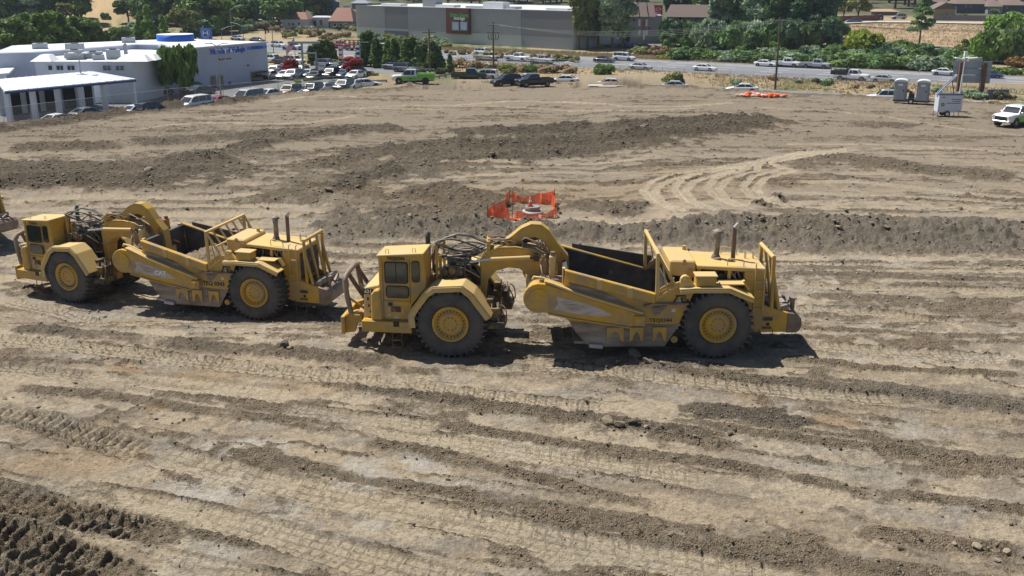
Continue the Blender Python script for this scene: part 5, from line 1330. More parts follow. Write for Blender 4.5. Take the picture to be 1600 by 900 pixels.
def tree_kit(kind, seed):
    rng = random.Random(seed); K = Kit(); lobes = []; br = []
    def limb(z, h, spread):
        a = rng.uniform(0, 6.28); e = (spread * math.cos(a), spread * math.sin(a), h)
        return [(0, 0, z), (e[0] * .45, e[1] * .45, z + (h - z) * .5), e]
    if kind == 'broad':           # 10 m, round uneven crown
        for _ in range(15):
            a = rng.uniform(0, 6.28); q = rng.uniform(.3, 1) ** .5 * 3.1; z = rng.uniform(3.4, 8.2); q *= 1 - .45 * max(0, (z - 6) / 3)
            s = rng.uniform(1.0, 1.75); lobes.append((q * math.cos(a), q * math.sin(a), z, s, s, s * .8))
        br = [(limb(2.0, rng.uniform(5, 7), rng.uniform(1.2, 2.4)), .14) for _ in range(6)]
        K.add('trunk', trunk([(0, 0, -.3), (.1, .05, 2), (.05, 0, 4.5), (0, 0, 7)], .28, .08, br), M_BARK)
        cr = lobes_cards('crown', lobes, 4200, .58, seed)
    elif kind == 'tall':          # 17 m eucalyptus-like, clumps with gaps
        for _ in range(24):
            z = rng.uniform(4.0, 15.8); q = rng.uniform(.4, 3.6) * (1 - .5 * abs(z - 9.5) / 8); a = rng.uniform(0, 6.28)
            s = rng.uniform(.95, 1.9); lobes.append((q * math.cos(a), q * math.sin(a), z, s, s, s * 1.15))
        br = [(limb(rng.uniform(2.5, 8), rng.uniform(8, 14), rng.uniform(1.0, 3.0)), .16) for _ in range(9)]
        K.add('trunk', trunk([(0, 0, -.4), (.15, .1, 4), (-.1, .1, 8), (.1, 0, 13)], .42, .10, br), M_BARK)
        cr = lobes_cards('crown', lobes, 5600, .68, seed, stretch=1.3, droop=.25)
    elif kind == 'cone':          # 10 m, leafy pyramid
        for _ in range(22):
            t = rng.random() ** 1.2; z = 1.3 + t * 8.2; q = (1 - t) * 2.1 * rng.uniform(.4, 1); a = rng.uniform(0, 6.28)
            s = .55 + (1 - t) * .75; lobes.append((q * math.cos(a), q * math.sin(a), z, s, s, s * 1.2))
        K.add('trunk', trunk([(0, 0, -.3), (0, 0, 4), (0, 0, 8.5)], .2, .05), M_BARK)
        cr = lobes_cards('crown', lobes, 4000, .55, seed)
    elif kind == 'column':        # 6 m slim evergreen
        for _ in range(16):
            t = rng.random(); z = .5 + t * 5.0; q = (1 - t) ** .8 * .75 * rng.uniform(.3, 1); a = rng.uniform(0, 6.28)
            s = .28 + (1 - t) * .42; lobes.append((q * math.cos(a), q * math.sin(a), z, s, s, s * 1.5))
        K.add('trunk', trunk([(0, 0, -.3), (0, 0, 3), (0, 0, 5.2)], .1, .03), M_BARK)
        cr = lobes_cards('crown', lobes, 2400, .34, seed, stretch=1.5)
    elif kind == 'pine':          # 14 m, tiered, open
        for k in range(17):
            t = k / 16; z = 4.2 + t * 9.6; a = k * 2.4; q = (1 - t) ** .7 * 3.0 * rng.uniform(.55, 1)
            s = .75 + (1 - t) * .55; lobes.append((q * math.cos(a), q * math.sin(a), z, s * 1.25, s * 1.25, s * .5))
            br.append(([(0, 0, z - .5), (q * math.cos(a) * .6, q * math.sin(a) * .6, z - .2), (q * math.cos(a), q * math.sin(a), z)], .08))
        K.add('trunk', trunk([(0, 0, -.3), (.1, 0, 5), (0, .1, 10), (0, 0, 14)], .26, .05, br), M_BARK)
        cr = lobes_cards('crown', lobes, 4200, .36, seed, stretch=1.3, shell=.3)
    elif kind == 'weeping':       # 7 m, hanging curtains
        for _ in range(34):
            a = rng.uniform(0, 6.28); q = rng.uniform(0, 1) ** .5 * 2.0; z = rng.uniform(2.6, 5.6) - .25 * q
            s = rng.uniform(.5, .85); lobes.append((q * math.cos(a), q * math.sin(a), z, s, s, s * 1.7))
        K.add('trunk', trunk([(0, 0, -.3), (.1, 0, 2.5), (0, 0, 5.5)], .2, .06, [(limb(2.2, 5, 1.6), .1) for _ in range(5)]), M_BARK)
        cr = lobes_cards('crown', lobes, 4600, .32, seed, stretch=2.2, droop=.8)
    elif kind == 'bush':          # 2.6 m high, 4.4 m wide
        for _ in range(13):
            a = rng.uniform(0, 6.28); q = rng.uniform(.1, 1) ** .5 * 1.55; z = rng.uniform(.5, 1.75) * (1 - .25 * q / 1.5)
            s = rng.uniform(.55, .95); lobes.append((q * math.cos(a), q * math.sin(a), z, s, s, s * .85))
        K.add('stem', trunk([(0, 0, -.2), (0, .05, .7), (.1, 0, 1.5)], .09, .03, [(limb(.2, 1.5, .9), .06) for _ in range(5)]), M_BARK)
        cr = lobes_cards('foliage', lobes, 2600, .36, seed)
        K.add('foliage', cr, None, paint=True); return K
    elif kind == 'shrub':         # 1.2 m loose verge shrub
        for _ in range(9):
            a = rng.uniform(0, 6.28); q = rng.uniform(0, .8); s = rng.uniform(.25, .5); lobes.append((q * math.cos(a), q * math.sin(a), rng.uniform(.25, .85), s, s, s))
        K.add('stem', trunk([(0, 0, -.1), (0, 0, .3), (.05, 0, .6)], .04, .02), M_BARK)
        cr = lobes_cards('foliage', lobes, 1100, .17, seed, stretch=1.4)
        K.add('foliage', cr, None, paint=True); return K
    elif kind == 'palm':
        mb = trunk([(0, 0, -.3), (.1, 0, 3), (0, 0, 6.5)], .28, .22)
        K.add('trunk', mb, M_BARK)
        nr = np.random.default_rng(seed); P = []; Nn = []
        for k in range(44):
            a = rng.uniform(0, 6.28); e = rng.uniform(-.5, 1.2); l = rng.uniform(2.2, 3.0)
            for j in range(26):
                t = j / 25; x = l * t * math.cos(e * (1 - .3 * t)); z = 6.6 + l * t * math.sin(e) - 1.3 * t * t
                P.append((x * math.cos(a) + rng.uniform(-.12, .12), x * math.sin(a) + rng.uniform(-.12, .12), z)); v = Vector((rng.gauss(0, .4) - math.sin(e) * math.cos(a), rng.gauss(0, .4) - math.sin(e) * math.sin(a), math.cos(e))).normalized(); Nn.append(tuple(v))
        cr = cards('crown', np.array(P), np.array(Nn), .36, nr, 1.5, .2)
    K.add('crown', cr, None, paint=True)
    return K
TK = {}
for kd, nv in (('broad', 4), ('tall', 3), ('cone', 3), ('column', 3), ('pine', 1), ('weeping', 1), ('bush', 4), ('shrub', 3), ('palm', 1)):
    TK[kd] = [tree_kit(kd, 11 + 7 * i + len(kd)) for i in range(nv)]
HGT = dict(broad=9.6, tall=17, cone=10, column=5.9, pine=14, weeping=6.6, bush=2.6, shrub=1.25, palm=8.2)
PNAME = dict(broad='broadleaf_tree', tall='tall_tree', cone='conical_tree', column='slim_evergreen', pine='pine_tree', weeping='weeping_tree', bush='bush', shrub='shrub', palm='palm_tree')
_pi = [0]
def plant(kind, px, py, top, col, label, group=None, wide=1.0, P=None):
    """stands at the land seen at (px, py), its top reaching row 'top'"""
    P = P or gp(px, py)
    h = max(z_at(P, top) - P.z, .4); s = h / HGT[kind]; _pi[0] += 1
    K = TK[kind][_pi[0] % len(TK[kind])]
    return K.spawn(PNAME[kind], P, (_pi[0] * 2.399) % 6.28, (s * wide, s * wide, s), label, 'tree' if kind not in ('bush', 'shrub') else kind, group, paint=LF[col])

def tufts(name, XY, h, m, label, seed=1, cat='grass'):
    rng = np.random.default_rng(seed); n = len(XY); k = 4
    base = np.repeat(np.array(XY), k, 0); N_ = n * k
    z = land(base[:, 0], base[:, 1])
    a = rng.uniform(0, 6.28, N_); w = rng.uniform(.04, .13, N_); hh = h * rng.uniform(.5, 1.3, N_)
    b = base + rng.normal(size=(N_, 2)) * .22
    p0 = np.stack([b[:, 0] - w * np.cos(a), b[:, 1] - w * np.sin(a), z - .05], 1); p1 = np.stack([b[:, 0] + w * np.cos(a), b[:, 1] + w * np.sin(a), z - .05], 1)
    p2 = np.stack([b[:, 0] + rng.normal(size=N_) * .2, b[:, 1] + rng.normal(size=N_) * .2, z + hh], 1)
    co = np.stack([p0, p1, p2], 1).reshape(-1, 3).astype(np.float32)
    me = bpy.data.meshes.new(name); me.vertices.add(N_ * 3); me.vertices.foreach_set('co', co.ravel()); me.loops.add(N_ * 3); me.loops.foreach_set('vertex_index', np.arange(N_ * 3, dtype=np.int32))
    me.polygons.add(N_); me.polygons.foreach_set('loop_start', np.arange(0, N_ * 3, 3, dtype=np.int32)); me.polygons.foreach_set('loop_total', np.full(N_, 3, dtype=np.int32)); me.update(); me.validate(); me.materials.append(m)
    o = bpy.data.objects.new(name, me); COL.objects.link(o); tag(o, label, cat, kind='stuff'); return o
# ------------------------------------------------------------------ roads
M_ASPH = mat('asphalt', (.165, .172, .188), rough=.85, var=.12, scale=.25, spec=.3, wear=(.20, .205, .22), wear_amt=.4, wear_scale=.06, wear_soft=.2)
M_LOT = mat('lot_asphalt', (.19, .19, .19), rough=.9, var=.12, scale=.2, wear=(.14, .14, .14), wear_amt=.4, wear_scale=.15, wear_soft=.2)
M_LINE = mat('road_paint', (.78, .78, .76), rough=.7, var=.15, scale=1)
M_CONC = mat('concrete', (.42, .41, .385), rough=.9, var=.12, scale=.6)
M_GALV = mat('galvanised', (.34, .35, .36), rough=.5, metal=.5, var=.1)
M_WOODP = mat('pole_wood', (.12, .09, .07), rough=.9, var=.25, scale=3)
M_STUCW = mat('white_stucco', (.66, .70, .78), rough=.85, var=.05, scale=.4)
M_ROOFW = mat('white_roof', (.66, .70, .72), rough=.7, var=.06, scale=.5)
M_BLUE = mat('sign_blue', (.025, .12, .52), rough=.4, var=.04)
M_BLUT = mat('trim_blue', (.03, .05, .22), rough=.5, var=.06)
M_PANE = glass('building_glass', (.03, .034, .04), .08)
M_VOID = mat('dark_interior', (.03, .032, .036), rough=.9, var=.2)
M_REDS = mat('sign_red', (.55, .035, .02), rough=.4, var=.05)

def fw(s, w, z=-5.0):
    p = FW_P + FW_D * s + FW_N * w
    return (p[0], p[1], z)
def strip(mb, s0, s1, w0, w1, z):
    mb.add([fw(s0, w0, z), fw(s1, w0, z), fw(s1, w1, z), fw(s0, w1, z)], [(0, 1, 2, 3)])
mb = MB(); n = 24
for k in range(n): strip(mb, -330 + k * 25, -305 + k * 25, -25, 0, -4.96)
fwy = mb.build('freeway', M_ASPH); tag(fwy, 'grey multi-lane highway crossing behind the site', 'road', kind='structure')
mk = empty('road_marking', fw(0, -12, -4.95)); tag(mk, 'white painted lane lines on the highway', 'road marking', kind='structure')
off = Vector(fw(0, -12, -4.95))
def mark(s0, s1, w0, w1):
    mb = MB(); mb.add([tuple(Vector(fw(a, b, -4.945)) - off) for a, b in ((s0, w0), (s1, w0), (s1, w1), (s0, w1))], [(0, 1, 2, 3)]); return mb.build('lane_line', M_LINE, mk)
for w in (-2.2, -22.2):
    for k in range(8): mark(-260 + k * 50, -210.2 + k * 50, w - .15, w + .15)
for w in (-7.2, -12.2, -17.2):
    for k in range(34): mark(-240 + k * 11, -235.8 + k * 11, w - .14, w + .14)
for s0, nm in ((-250, 0), (-150, 1), (-50, 2), (50, 3)):
    mb = MB(); a = [fw(s0, .5, -5.0), fw(s0 + 100, .5, -5.0)]
    prof = [(.5, 0), (.62, .12), (.70, .36), (.86, .36), (.94, .12), (1.06, 0)]
    mb.loft([[fw(s, w, -5.02 + z) for w, z in prof] for s in (s0, s0 + 99.98)], smooth=False)
    tag(mb.build('concrete_barrier', M_CONC), 'low pale concrete barrier along the far edge of the highway, stretch %s' % ('behind the evergreens', 'below the storage building', 'below the motel', 'below the oleander hedge')[nm], 'barrier', 'highway barrier stretches')
# dealership lot and frontage road
def sheet_e(name, X, e0, e1, m, dz, label, rows=6, wmax=-41):
    mb = MB(); vs = []; fs = []
    for j in range(rows + 1):
        for i, x in enumerate(X):
            y = float(y_edge(x)) + e0 + (e1 - e0) * j / rows
            ymax = FW_P[1] + (wmax - (x - FW_P[0]) * FW_N[0]) / FW_N[1]
            y = min(y, ymax); vs.append((x, y, lz(x, y) + dz))
    nx = len(X)
    for j in range(rows):
        for i in range(nx - 1):
            a = j * nx + i; fs.append((a, a + 1, a + nx + 1, a + nx))
    mb.add(vs, fs); o = mb.build(name, m); tag(o, label, 'road', kind='structure'); return o
sheet_e('parking_lot', np.linspace(-120, -16, 40), 5.8, 62, M_LOT, .05, 'pale asphalt car park round the white dealership', 12)
sheet_e('frontage_road', np.linspace(-16, 120, 60), 5.8, 13.0, M_ASPH, .05, 'narrow frontage road behind the edge of the site', 2)
kb = MB(); p0 = gp(1441, 159); p1 = gp(1549, 163); kb.beam(p0 + Vector((0, 0, .1)), p1 + Vector((0, 0, .1)), .4, .35)
tag(kb.build('kerb', M_CONC), 'short pale concrete kerb behind the light tower trailer', 'kerb')
g0 = gp(1310 / 4 + 0, 0) if False else None
# kerbed ramp slab beside the white car
P = gp(948, 135); mb = MB(); mb.box((0, 0, .05), (5.4, 2.2, .3)); mb.box((0, -1.3, .0), (2.6, .8, .3)); o = mb.build('concrete_slab', M_CONC); o.location = P; tag(o, 'pale concrete slab at the edge of the dirt below a white car', 'slab')

# ------------------------------------------------------------------ wall helpers
def on_wall(px, py, A, B):
    A = Vector(A[:2]); B = Vector(B[:2]); d = B - A; n = Vector((d.y, -d.x))
    a, b, c = _ray(px, py); t = A.dot(n) / (Vector((a, b)).dot(n))
    return Vector((a * t, b * t, CAM_H + c * t))
def wall_piece(root, name, A, B, x0, y0, x1, y1, m, proud=.08, back=.1, bevel=0, zfix=None, parent=None):
    """box on the wall A-B covering a picture rectangle"""
    A2 = Vector(A[:2]); d = (Vector(B[:2]) - A2).normalized(); n = Vector((d.y, -d.x))
    if n.y > 0: n = -n
    p = on_wall(x0, y1, A, B); q = on_wall(x1, y0, A, B)
    s0 = (Vector(p[:2]) - A2).dot(d); s1 = (Vector(q[:2]) - A2).dot(d); z0, z1 = p.z, q.z
    if zfix: z0, z1 = zfix
    vs = []
    for off_ in (proud, -back):
        for s, z in ((s0, z0), (s1, z0), (s1, z1), (s0, z1)):
            w = A2 + d * s + n * off_; vs.append(Vector((w.x, w.y, z)) - root.location)
    mb = MB(); mb.add(vs, [(0, 1, 2, 3), (4, 5, 6, 7), (0, 1, 5, 4), (1, 2, 6, 5), (2, 3, 7, 6), (3, 0, 4, 7)])
    o = mb.build(name, m, parent or root, bevel)
    return o, (s0, s1, z0, z1)
def window_on(root, A, B, x0, y0, x1, y1, frame=M_WHITE, pane=M_PANE, bars=0):
    f, (s0, s1, z0, z1) = wall_piece(root, 'window', A, B, x0, y0, x1, y1, frame, .10)
    e = (x1 - x0) * .1; g = (y1 - y0) * .08
    wall_piece(root, 'pane', A, B, x0 + e, y0 + g, x1 - e, y1 - g, pane, .13, parent=f)
    return f
def text_wall(root, body, A, B, px, py, size, m, proud=.12, bold=0.0, parent=None):
    A2 = Vector(A[:2]); d = (Vector(B[:2]) - A2).normalized(); n = Vector((d.y, -d.x)); flip = 1
    if n.y > 0: n = -n
    r = Vector((d.x, d.y, 0)) if d.x > 0 else -Vector((d.x, d.y, 0))
    p = on_wall(px, py, A, B) + Vector((n.x, n.y, 0)) * proud - root.location
    return text_on(body, size, m, parent or root, face_matrix(p, r, (0, 0, 1)), bold=bold, depth=.03)
def block(root, name, foot, z0, z1, m, bevel=0, parent=None):
    mb = MB(); mb.prism([(x - root.location.x, y - root.location.y) for x, y in foot], z0 - root.location.z, z1 - root.location.z, 'XY'); return mb.build(name, m, parent or root, bevel)
def box_at(root, name, x, y, z0, z1, sx, sy, m, rz=0, parent=None):
    mb = MB(); mb.box((0, 0, (z1 - z0) / 2), (sx, sy, z1 - z0)); o = mb.build(name, m, parent or root); o.location = Vector((x, y, z0)) - root.location; o.rotation_euler = (0, 0, rz); return o

# ------------------------------------------------------------------ dealership
FL = (-49.0, 151.5); FR = (-40.2, 168.0)
dl = empty('dealership_building', (-52, 155, -3.75)); tag(dl, 'large white dealership with flat roofs, blue sign and lettering, left of the site', 'building')
foot = [FL, FR, (-57, 177.5), (-78, 160), (-73, 143.2), (-67.8, 145.7), (-59.3, 162), (-55.7, 161)]
block(dl, 'wall', foot, -3.8, 2.92, mat('white_stucco_shaded', (.44, .48, .58), rough=.85, var=.07, scale=.3))  # main wall's shade is put into a darker, bluer copy of the white stucco
inn = [(-49.4, 153.0), (-41.2, 168.3), (-57, 176.6), (-77, 159.6), (-72.6, 144.4), (-68.3, 146.7), (-59.6, 163), (-55.2, 162)]
block(dl, 'roof', inn, 2.88, 2.97, M_ROOFW)
block(dl, 'wall', [(-64.5, 137.8), (-51.4, 137.8), (-49.2, 150.2), (-55.9, 160.3), (-59.4, 161), (-66.6, 146.6)], -3.8, 2.2, M_STUCW)
block(dl, 'roof', [(-64.6, 137.6), (-51.2, 137.6), (-49.5, 147.5), (-55.9, 159.3), (-59.4, 160), (-66, 145.6)], 2.21, 2.30, M_ROOFW)
A, B = (-64.5, 137.75), (-51.4, 137.75)
for (a, b, c, d) in ((76, 102, 82, 110), (89, 102, 94, 110), (95, 102, 99, 110), (106, 102, 111, 110), (112, 102, 117, 110), (161, 102, 167, 110), (168, 102, 173, 110), (181, 102, 187, 110), (188, 102, 194, 110)): window_on(dl, A, B, a, b, c, d, frame=M_STUCW)
def mansard(x0, x1, y0, y1, z0, z1):
    mb = MB(); L = dl.location; vs = [(x0, y0, z0), (x1, y0, z0), (x1, y1, z0), (x0, y1, z0), (x0 + .9, y0 + 1.4, z1), (x1 - .9, y0 + 1.4, z1), (x1 - .9, y1 - .1, z1), (x0 + .9, y1 - .1, z1)]
    mb.add([Vector(v) - L for v in vs], [(0, 3, 2, 1), (4, 5, 6, 7), (0, 1, 5, 4), (1, 2, 6, 5), (2, 3, 7, 6), (3, 0, 4, 7)]); mb.build('tile_eave', M_ROOFW, dl)
mansard(-64.9, -62.0, 137.3, 140.2, 2.3, 3.1); mansard(-53.6, -49.0, 137.3, 139.6, 2.3, 3.1); mansard(-50.9, -48.6, 139.4, 147.5, 2.3, 3.0)
M_HVAC = mat('hvac_grey', (.36, .38, .42), rough=.6, var=.1)
for (x, y, a, b, h) in ((-60.3, 141, 2.2, 1.6, 1.3), (-58.6, 143, 2.6, 1.4, .9), (-56.8, 140.3, 1.5, 1.2, .7), (-55.2, 141.6, 1.8, 1.5, 1.3), (-53.9, 142.8, .5, .5, 1.9), (-62.2, 143.5, 1.2, 1.2, .6), (-64, 150, 2.5, 1.6, .9), (-70, 152, 2.0, 1.5, .8), (-62, 166, 2, 1.5, .8)):
    q = box_at(dl, 'rooftop_unit', x, y, 2.3 if y < 147 else 2.97, (2.3 if y < 147 else 2.97) + h, a, b, M_HVAC, .3)
    mb = MB(); mb.cyl((0, 0, h), (0, 0, h + .12), min(a, b) * .33, n=14); mb.build('fan', M_TRIM, q)
# blue curved marquee on the roof
mb = MB(); mb.lathe([(3.0, 0), (3.0, 1.05), (2.9, 1.05), (2.9, 0)], n=36); me = mb.mesh('marquee', M_BLUE); o = bpy.data.objects.new('marquee', me); COL.objects.link(o); o.parent = dl
o.rotation_euler = (R(90), 0, 0); o.location = Vector((*at_z(274, 58, 3.55), 2.97)) - dl.location
mb = MB(); mb.cyl((0, 0, 1.02), (0, 0, 1.08), 2.95, n=36); o2 = mb.build('marquee_top', M_ROOFW, dl); o2.location = Vector((*at_z(274, 58, 3.55), 2.97)) - dl.location
A, B = FL, FR
wall_piece(dl, 'sign_board', A, B, 335.5, 74, 375.5, 84, mat('pale_board', (.85, .88, .92), rough=.5, var=.03), .12)
text_wall(dl, 'Honda of Vallejo', A, B, 355.5, 79, 1.12, M_BLUE, .16, bold=.035)
wall_piece(dl, 'sign_board', A, B, 341, 89.5, 359, 95.5, mat('pale_board', (.72, .78, .90)), .10)
text_wall(dl, 'BODY SHOP', A, B, 351, 92.5, .46, mat('sign_maroon', (.25, .02, .05), rough=.5), .13, bold=.012)
text_wall(dl, '<', A, B, 341, 93, .5, M_BLUT, .13, bold=.02)
wall_piece(dl, 'sign_board', A, B, 386.5, 71, 416, 78, mat('sign_blue_pale', (.10, .22, .62), rough=.5, var=.05), .10)
text_wall(dl, 'HONDA', A, B, 401, 74.5, .7, M_BLUE, .13, bold=.02)
for (a, b, c, d) in ((330, 117, 336.5, 140), (343, 116, 348, 143)): window_on(dl, A, B, a, b, c, d, frame=M_GALV)
for i in range(4): window_on(dl, A, B, 392.5 + i * 6.5, 110 - i * .6, 398.6 + i * 6.5, 133 - i * 1.0, frame=M_GALV)
wall_piece(dl, 'parapet_cap', A, B, 283, 69, 418.5, 68, M_ROOFW, .15, zfix=(2.86, 3.04))
for nm, (a, b, c, d) in (('wall_lamp', (357, 128, 359.5, 132)), ('wall_vent', (386, 101, 388, 103))): wall_piece(dl, nm, A, B, a, b, c, d, M_TRIM, .2)
# service canopy
can = empty('service_canopy', (-55, 126, -3.75)); tag(can, 'open service canopy with white sheet roof and square posts beside the dealership', 'canopy')
mb = MB(); L = can.location; top = [(-58.9, 117.4, .60), (-48.8, 131.6, .60), (-56.0, 135.6, 1.2), (-63.4, 124.5, 1.2)]
mb.add([Vector(v) - L for v in top] + [Vector(v) - L - Vector((0, 0, .22)) for v in top], [(0, 1, 2, 3), (4, 7, 6, 5), (0, 1, 5, 4), (1, 2, 6, 5), (2, 3, 7, 6), (3, 0, 4, 7)]); rf = mb.build('roof', M_ROOFW, can)
for k in range(15):
    t = (k + .5) / 15; a = Vector(top[0]).lerp(Vector(top[1]), t); b = Vector(top[3]).lerp(Vector(top[2]), t)
    mb = MB(); mb.beam(a - L + Vector((0, 0, .03)), b - L + Vector((0, 0, .03)), .08, .06); mb.build('roof_seam', M_ROOFW, rf)
mb = MB(); mb.beam(Vector(top[0]) - L + Vector((0.05, -.05, -.25)), Vector(top[1]) - L + Vector((0.05, -.05, -.25)), .12, .22); mb.build('fascia', M_BLUT, can)
for t in (.02, .2, .38, .56, .74, .98):
    a = Vector(top[0]).lerp(Vector(top[1]), t) + Vector((-.3, .25, 0)); mb = MB(); mb.bx(-.28, .28, -.28, .28, 0, 4.2); o = mb.build('post', M_STUCW, can); o.location = Vector((a.x, a.y, -3.75)) - L
a = Vector(top[3]); b = Vector(top[2]); mb = MB(); mb.add([Vector((a.x, a.y, -3.75)) - L, Vector((b.x, b.y, -3.75)) - L, Vector((b.x, b.y, .9)) - L, Vector((a.x, a.y, .9)) - L], [(0, 1, 2, 3)])
bw = mb.build('back_wall', M_STUCW, can)
for t in (.08, .27, .46, .65, .84):
    p = a.lerp(b, t); q = a.lerp(b, t + .13); mb = MB(); o_ = Vector((.10, -.06, 0))
    mb.add([Vector((v.x, v.y, z)) - L + o_ for v, z in ((p, -3.7), (q, -3.7), (q, -.6), (p, -.6))], [(0, 1, 2, 3)]); mb.build('bay_door', M_VOID, can)
# small corner building at the left edge
sb = empty('corner_office', (*at_z(0, 168, -3.75), -3.75)); tag(sb, 'small white office with a low roof and blue corner trim at the left edge', 'building')
c1 = at_z(13, 168, -3.75); c0 = at_z(-90, 182, -3.75)
block(sb, 'wall', [c0, c1, (c1[0] - 3, c1[1] + 7), (c0[0] - 3, c0[1] + 7)], -3.8, .7, M_STUCW)
block(sb, 'roof', [(c0[0] - .5, c0[1] - .8), (c1[0] + 1.2, c1[1] - .9), (c1[0] - 2, c1[1] + 7.5), (c0[0] - 3, c0[1] + 7.5)], .72, .95, M_ROOFW)
wall_piece(sb, 'corner_trim', c0, c1, 1, 130, 6, 168, M_BLUT, .06)
# site fence by the lot: posts and rails
def fence(name, pts, label, hgt=2.0, step=3.0, mesh=True):
    r = empty(name, (pts[0][0], pts[0][1], lz(*pts[0]))); tag(r, label, 'fence'); L = r.location
    M_LINK = MATS.get('chain_link') or link_mat()
    prev = None
    for a, b in zip(pts[:-1], pts[1:]):
        d = math.dist(a, b); n = max(1, round(d / step))
        for k in range(n + 1):
            x = a[0] + (b[0] - a[0]) * k / n; y = a[1] + (b[1] - a[1]) * k / n; z = lz(x, y)
            if k == 0 and prev is not None: continue
            mb = MB(); mb.cyl((0, 0, -.2), (0, 0, hgt), .035, n=6); o = mb.build('post', M_GALV, r); o.location = Vector((x, y, z)) - L
            cur = Vector((x, y, z)) - L
            if prev is not None:
                mb = MB(); mb.cyl(prev + Vector((0, 0, hgt - .03)), cur + Vector((0, 0, hgt - .03)), .025, n=5); mb.build('rail', M_GALV, r)
                mb = MB(); mb.add([prev + Vector((0, 0, .05)), cur + Vector((0, 0, .05)), cur + Vector((0, 0, hgt - .05)), prev + Vector((0, 0, hgt - .05))], [(0, 1, 2, 3)]); mb.build('chain_link', M_LINK, r)
            prev = cur
    return r
def net_mat(name, col, sc, fill, rough=.6, rot=45):
    """woven netting: real holes between the strands"""
    m = bpy.data.materials.new(name); m.use_nodes = True; nt = m.node_tree; N = nt.nodes; Lk = nt.links; b = N['Principled BSDF']
    b.inputs['Base Color'].default_value = (*col, 1); b.inputs['Roughness'].default_value = rough
    tc = N.new('ShaderNodeTexCoord'); mp = N.new('ShaderNodeMapping'); mp.inputs['Scale'].default_value = (sc, sc, sc); mp.inputs['Rotation'].default_value = (0, R(rot), 0)
    Lk.new(tc.outputs['Object'], mp.inputs[0]); sx = N.new('ShaderNodeSeparateXYZ'); Lk.new(mp.outputs[0], sx.inputs[0])
    outs = []
    for k in ('X', 'Z'):
        f = N.new('ShaderNodeMath'); f.operation = 'FRACT'; Lk.new(sx.outputs[k], f.inputs[0])
        l = N.new('ShaderNodeMath'); l.operation = 'LESS_THAN'; l.inputs[1].default_value = fill; Lk.new(f.outputs[0], l.inputs[0]); outs.append(l)
    mx = N.new('ShaderNodeMath'); mx.operation = 'MAXIMUM'; Lk.new(outs[0].outputs[0], mx.inputs[0]); Lk.new(outs[1].outputs[0], mx.inputs[1])
    Lk.new(mx.outputs[0], b.inputs['Alpha']); MATS[name] = m; return m
def link_mat(): return net_mat('chain_link', (.36, .37, .38), 12, .10)
def along_edge(px0, px1, n, e):
    out = []
    for k in range(n + 1):
        X = at_z(px0 + (px1 - px0) * k / n, float(np.interp(px0 + (px1 - px0) * k / n, [p[0] for p in _edge_px], [p[1] for p in _edge_px])), -2.1)[0]
        out.append((X, float(y_edge(X)) + e))
    return out
fence('chain_link_fence', along_edge(-60, 560, 14, 3.2), 'tall chain link fence along the dealership side of the site', 2.3, 3.4)
def fwl(s, w): p = FW_P + FW_D * s + FW_N * w; return (float(p[0]), float(p[1]))
fence('wire_fence', [fwl(s, -31) for s in (-60, -20, 20, 60, 100)], 'thin wire fence in the dry grass beside the highway', 1.5, 4.5)

# ------------------------------------------------------------------ storage building
SA = (-46.6, 309.2); SBp = (15.45, 260.3); SROOF = 4.6
st = empty('storage_building', (-15, 285, -4.5)); tag(st, 'long grey storage building with a brick red sign panel and two windows', 'building')
sd = (Vector(SBp) - Vector(SA)).normalized(); sn = Vector((-sd.y, sd.x)); sn = sn if sn.y > 0 else -sn
block(st, 'wall', [SA, SBp, tuple(Vector(SBp) + sn * 38), tuple(Vector(SA) + sn * 38)], -6, SROOF, mat('storage_grey', (.55, .56, .56), rough=.8, var=.04))
M_ST1 = mat('storage_ribbed', (.345, .35, .365), rough=.6, var=.05, scale=.3); M_ST2 = mat('storage_dark', (.20, .20, .21), rough=.7, var=.05); M_ST3 = mat('storage_mid', (.27, .28, .30), rough=.75, var=.04)
def zrow(px, py): return on_wall(px, py, SA, SBp).z
zj = zrow(760, 51)
for (x0, x1, m, nm) in ((558, 601.5, M_ST1, 1), (602, 638, M_ST2, 0), (638.5, 701, M_ST1, 1), (737, 814.5, M_ST1, 1), (815, 895, M_ST2, 0)):
    f, (s0, s1, z0, z1) = wall_piece(st, 'cladding', SA, SBp, x0, 12, x1, 51, m, .12, zfix=(zj, SROOF - .1))
    if nm:
        for k in range(9):
            z = zj + (SROOF - zj) * (k + .5) / 9.3; wall_piece(st, 'cladding_seam', SA, SBp, x0, 0, x1, 1, M_ST3, .15, zfix=(z, z + .07), parent=f)
wall_piece(st, 'cladding', SA, SBp, 815, 51, 895, 75, M_ST3, .10, zfix=(-6, zj - .06))
wall_piece(st, 'belt', SA, SBp, 638, 50, 815, 51, M_ST3, .22, zfix=(zj - .22, zj - .04))
wall_piece(st, 'parapet_cap', SA, SBp, 558, 10, 895, 11, M_GALV, .22, zfix=(SROOF - .08, SROOF + .16))
pn, _ = wall_piece(st, 'sign_panel', SA, SBp, 701.5, 13, 736, 52, mat('brick_red', (.15, .05, .042), rough=.8, var=.08), 1.15)
n2 = Vector((-sn.x, -sn.y)); SA2 = tuple(Vector(SA) + n2 * 1.15); SB2 = tuple(Vector(SBp) + n2 * 1.15)
for (a, b) in ((706.5, 717.5), (719.5, 730.5)): window_on(st, SA2, SB2, a, 34, b, 47.5, frame=M_ST3, pane=mat('bright_pane', (.38, .50, .68), rough=.08, var=.1, scale=.2, spec=.9))
text_wall(st, 'Extra Space', SA2, SB2, 718, 24.0, 1.4, mat('sign_green', (.03, .40, .09), rough=.5), .10, bold=.05)
text_wall(st, 'Storage', SA2, SB2, 718, 28.6, 1.3, M_WHITE, .10, bold=.03)
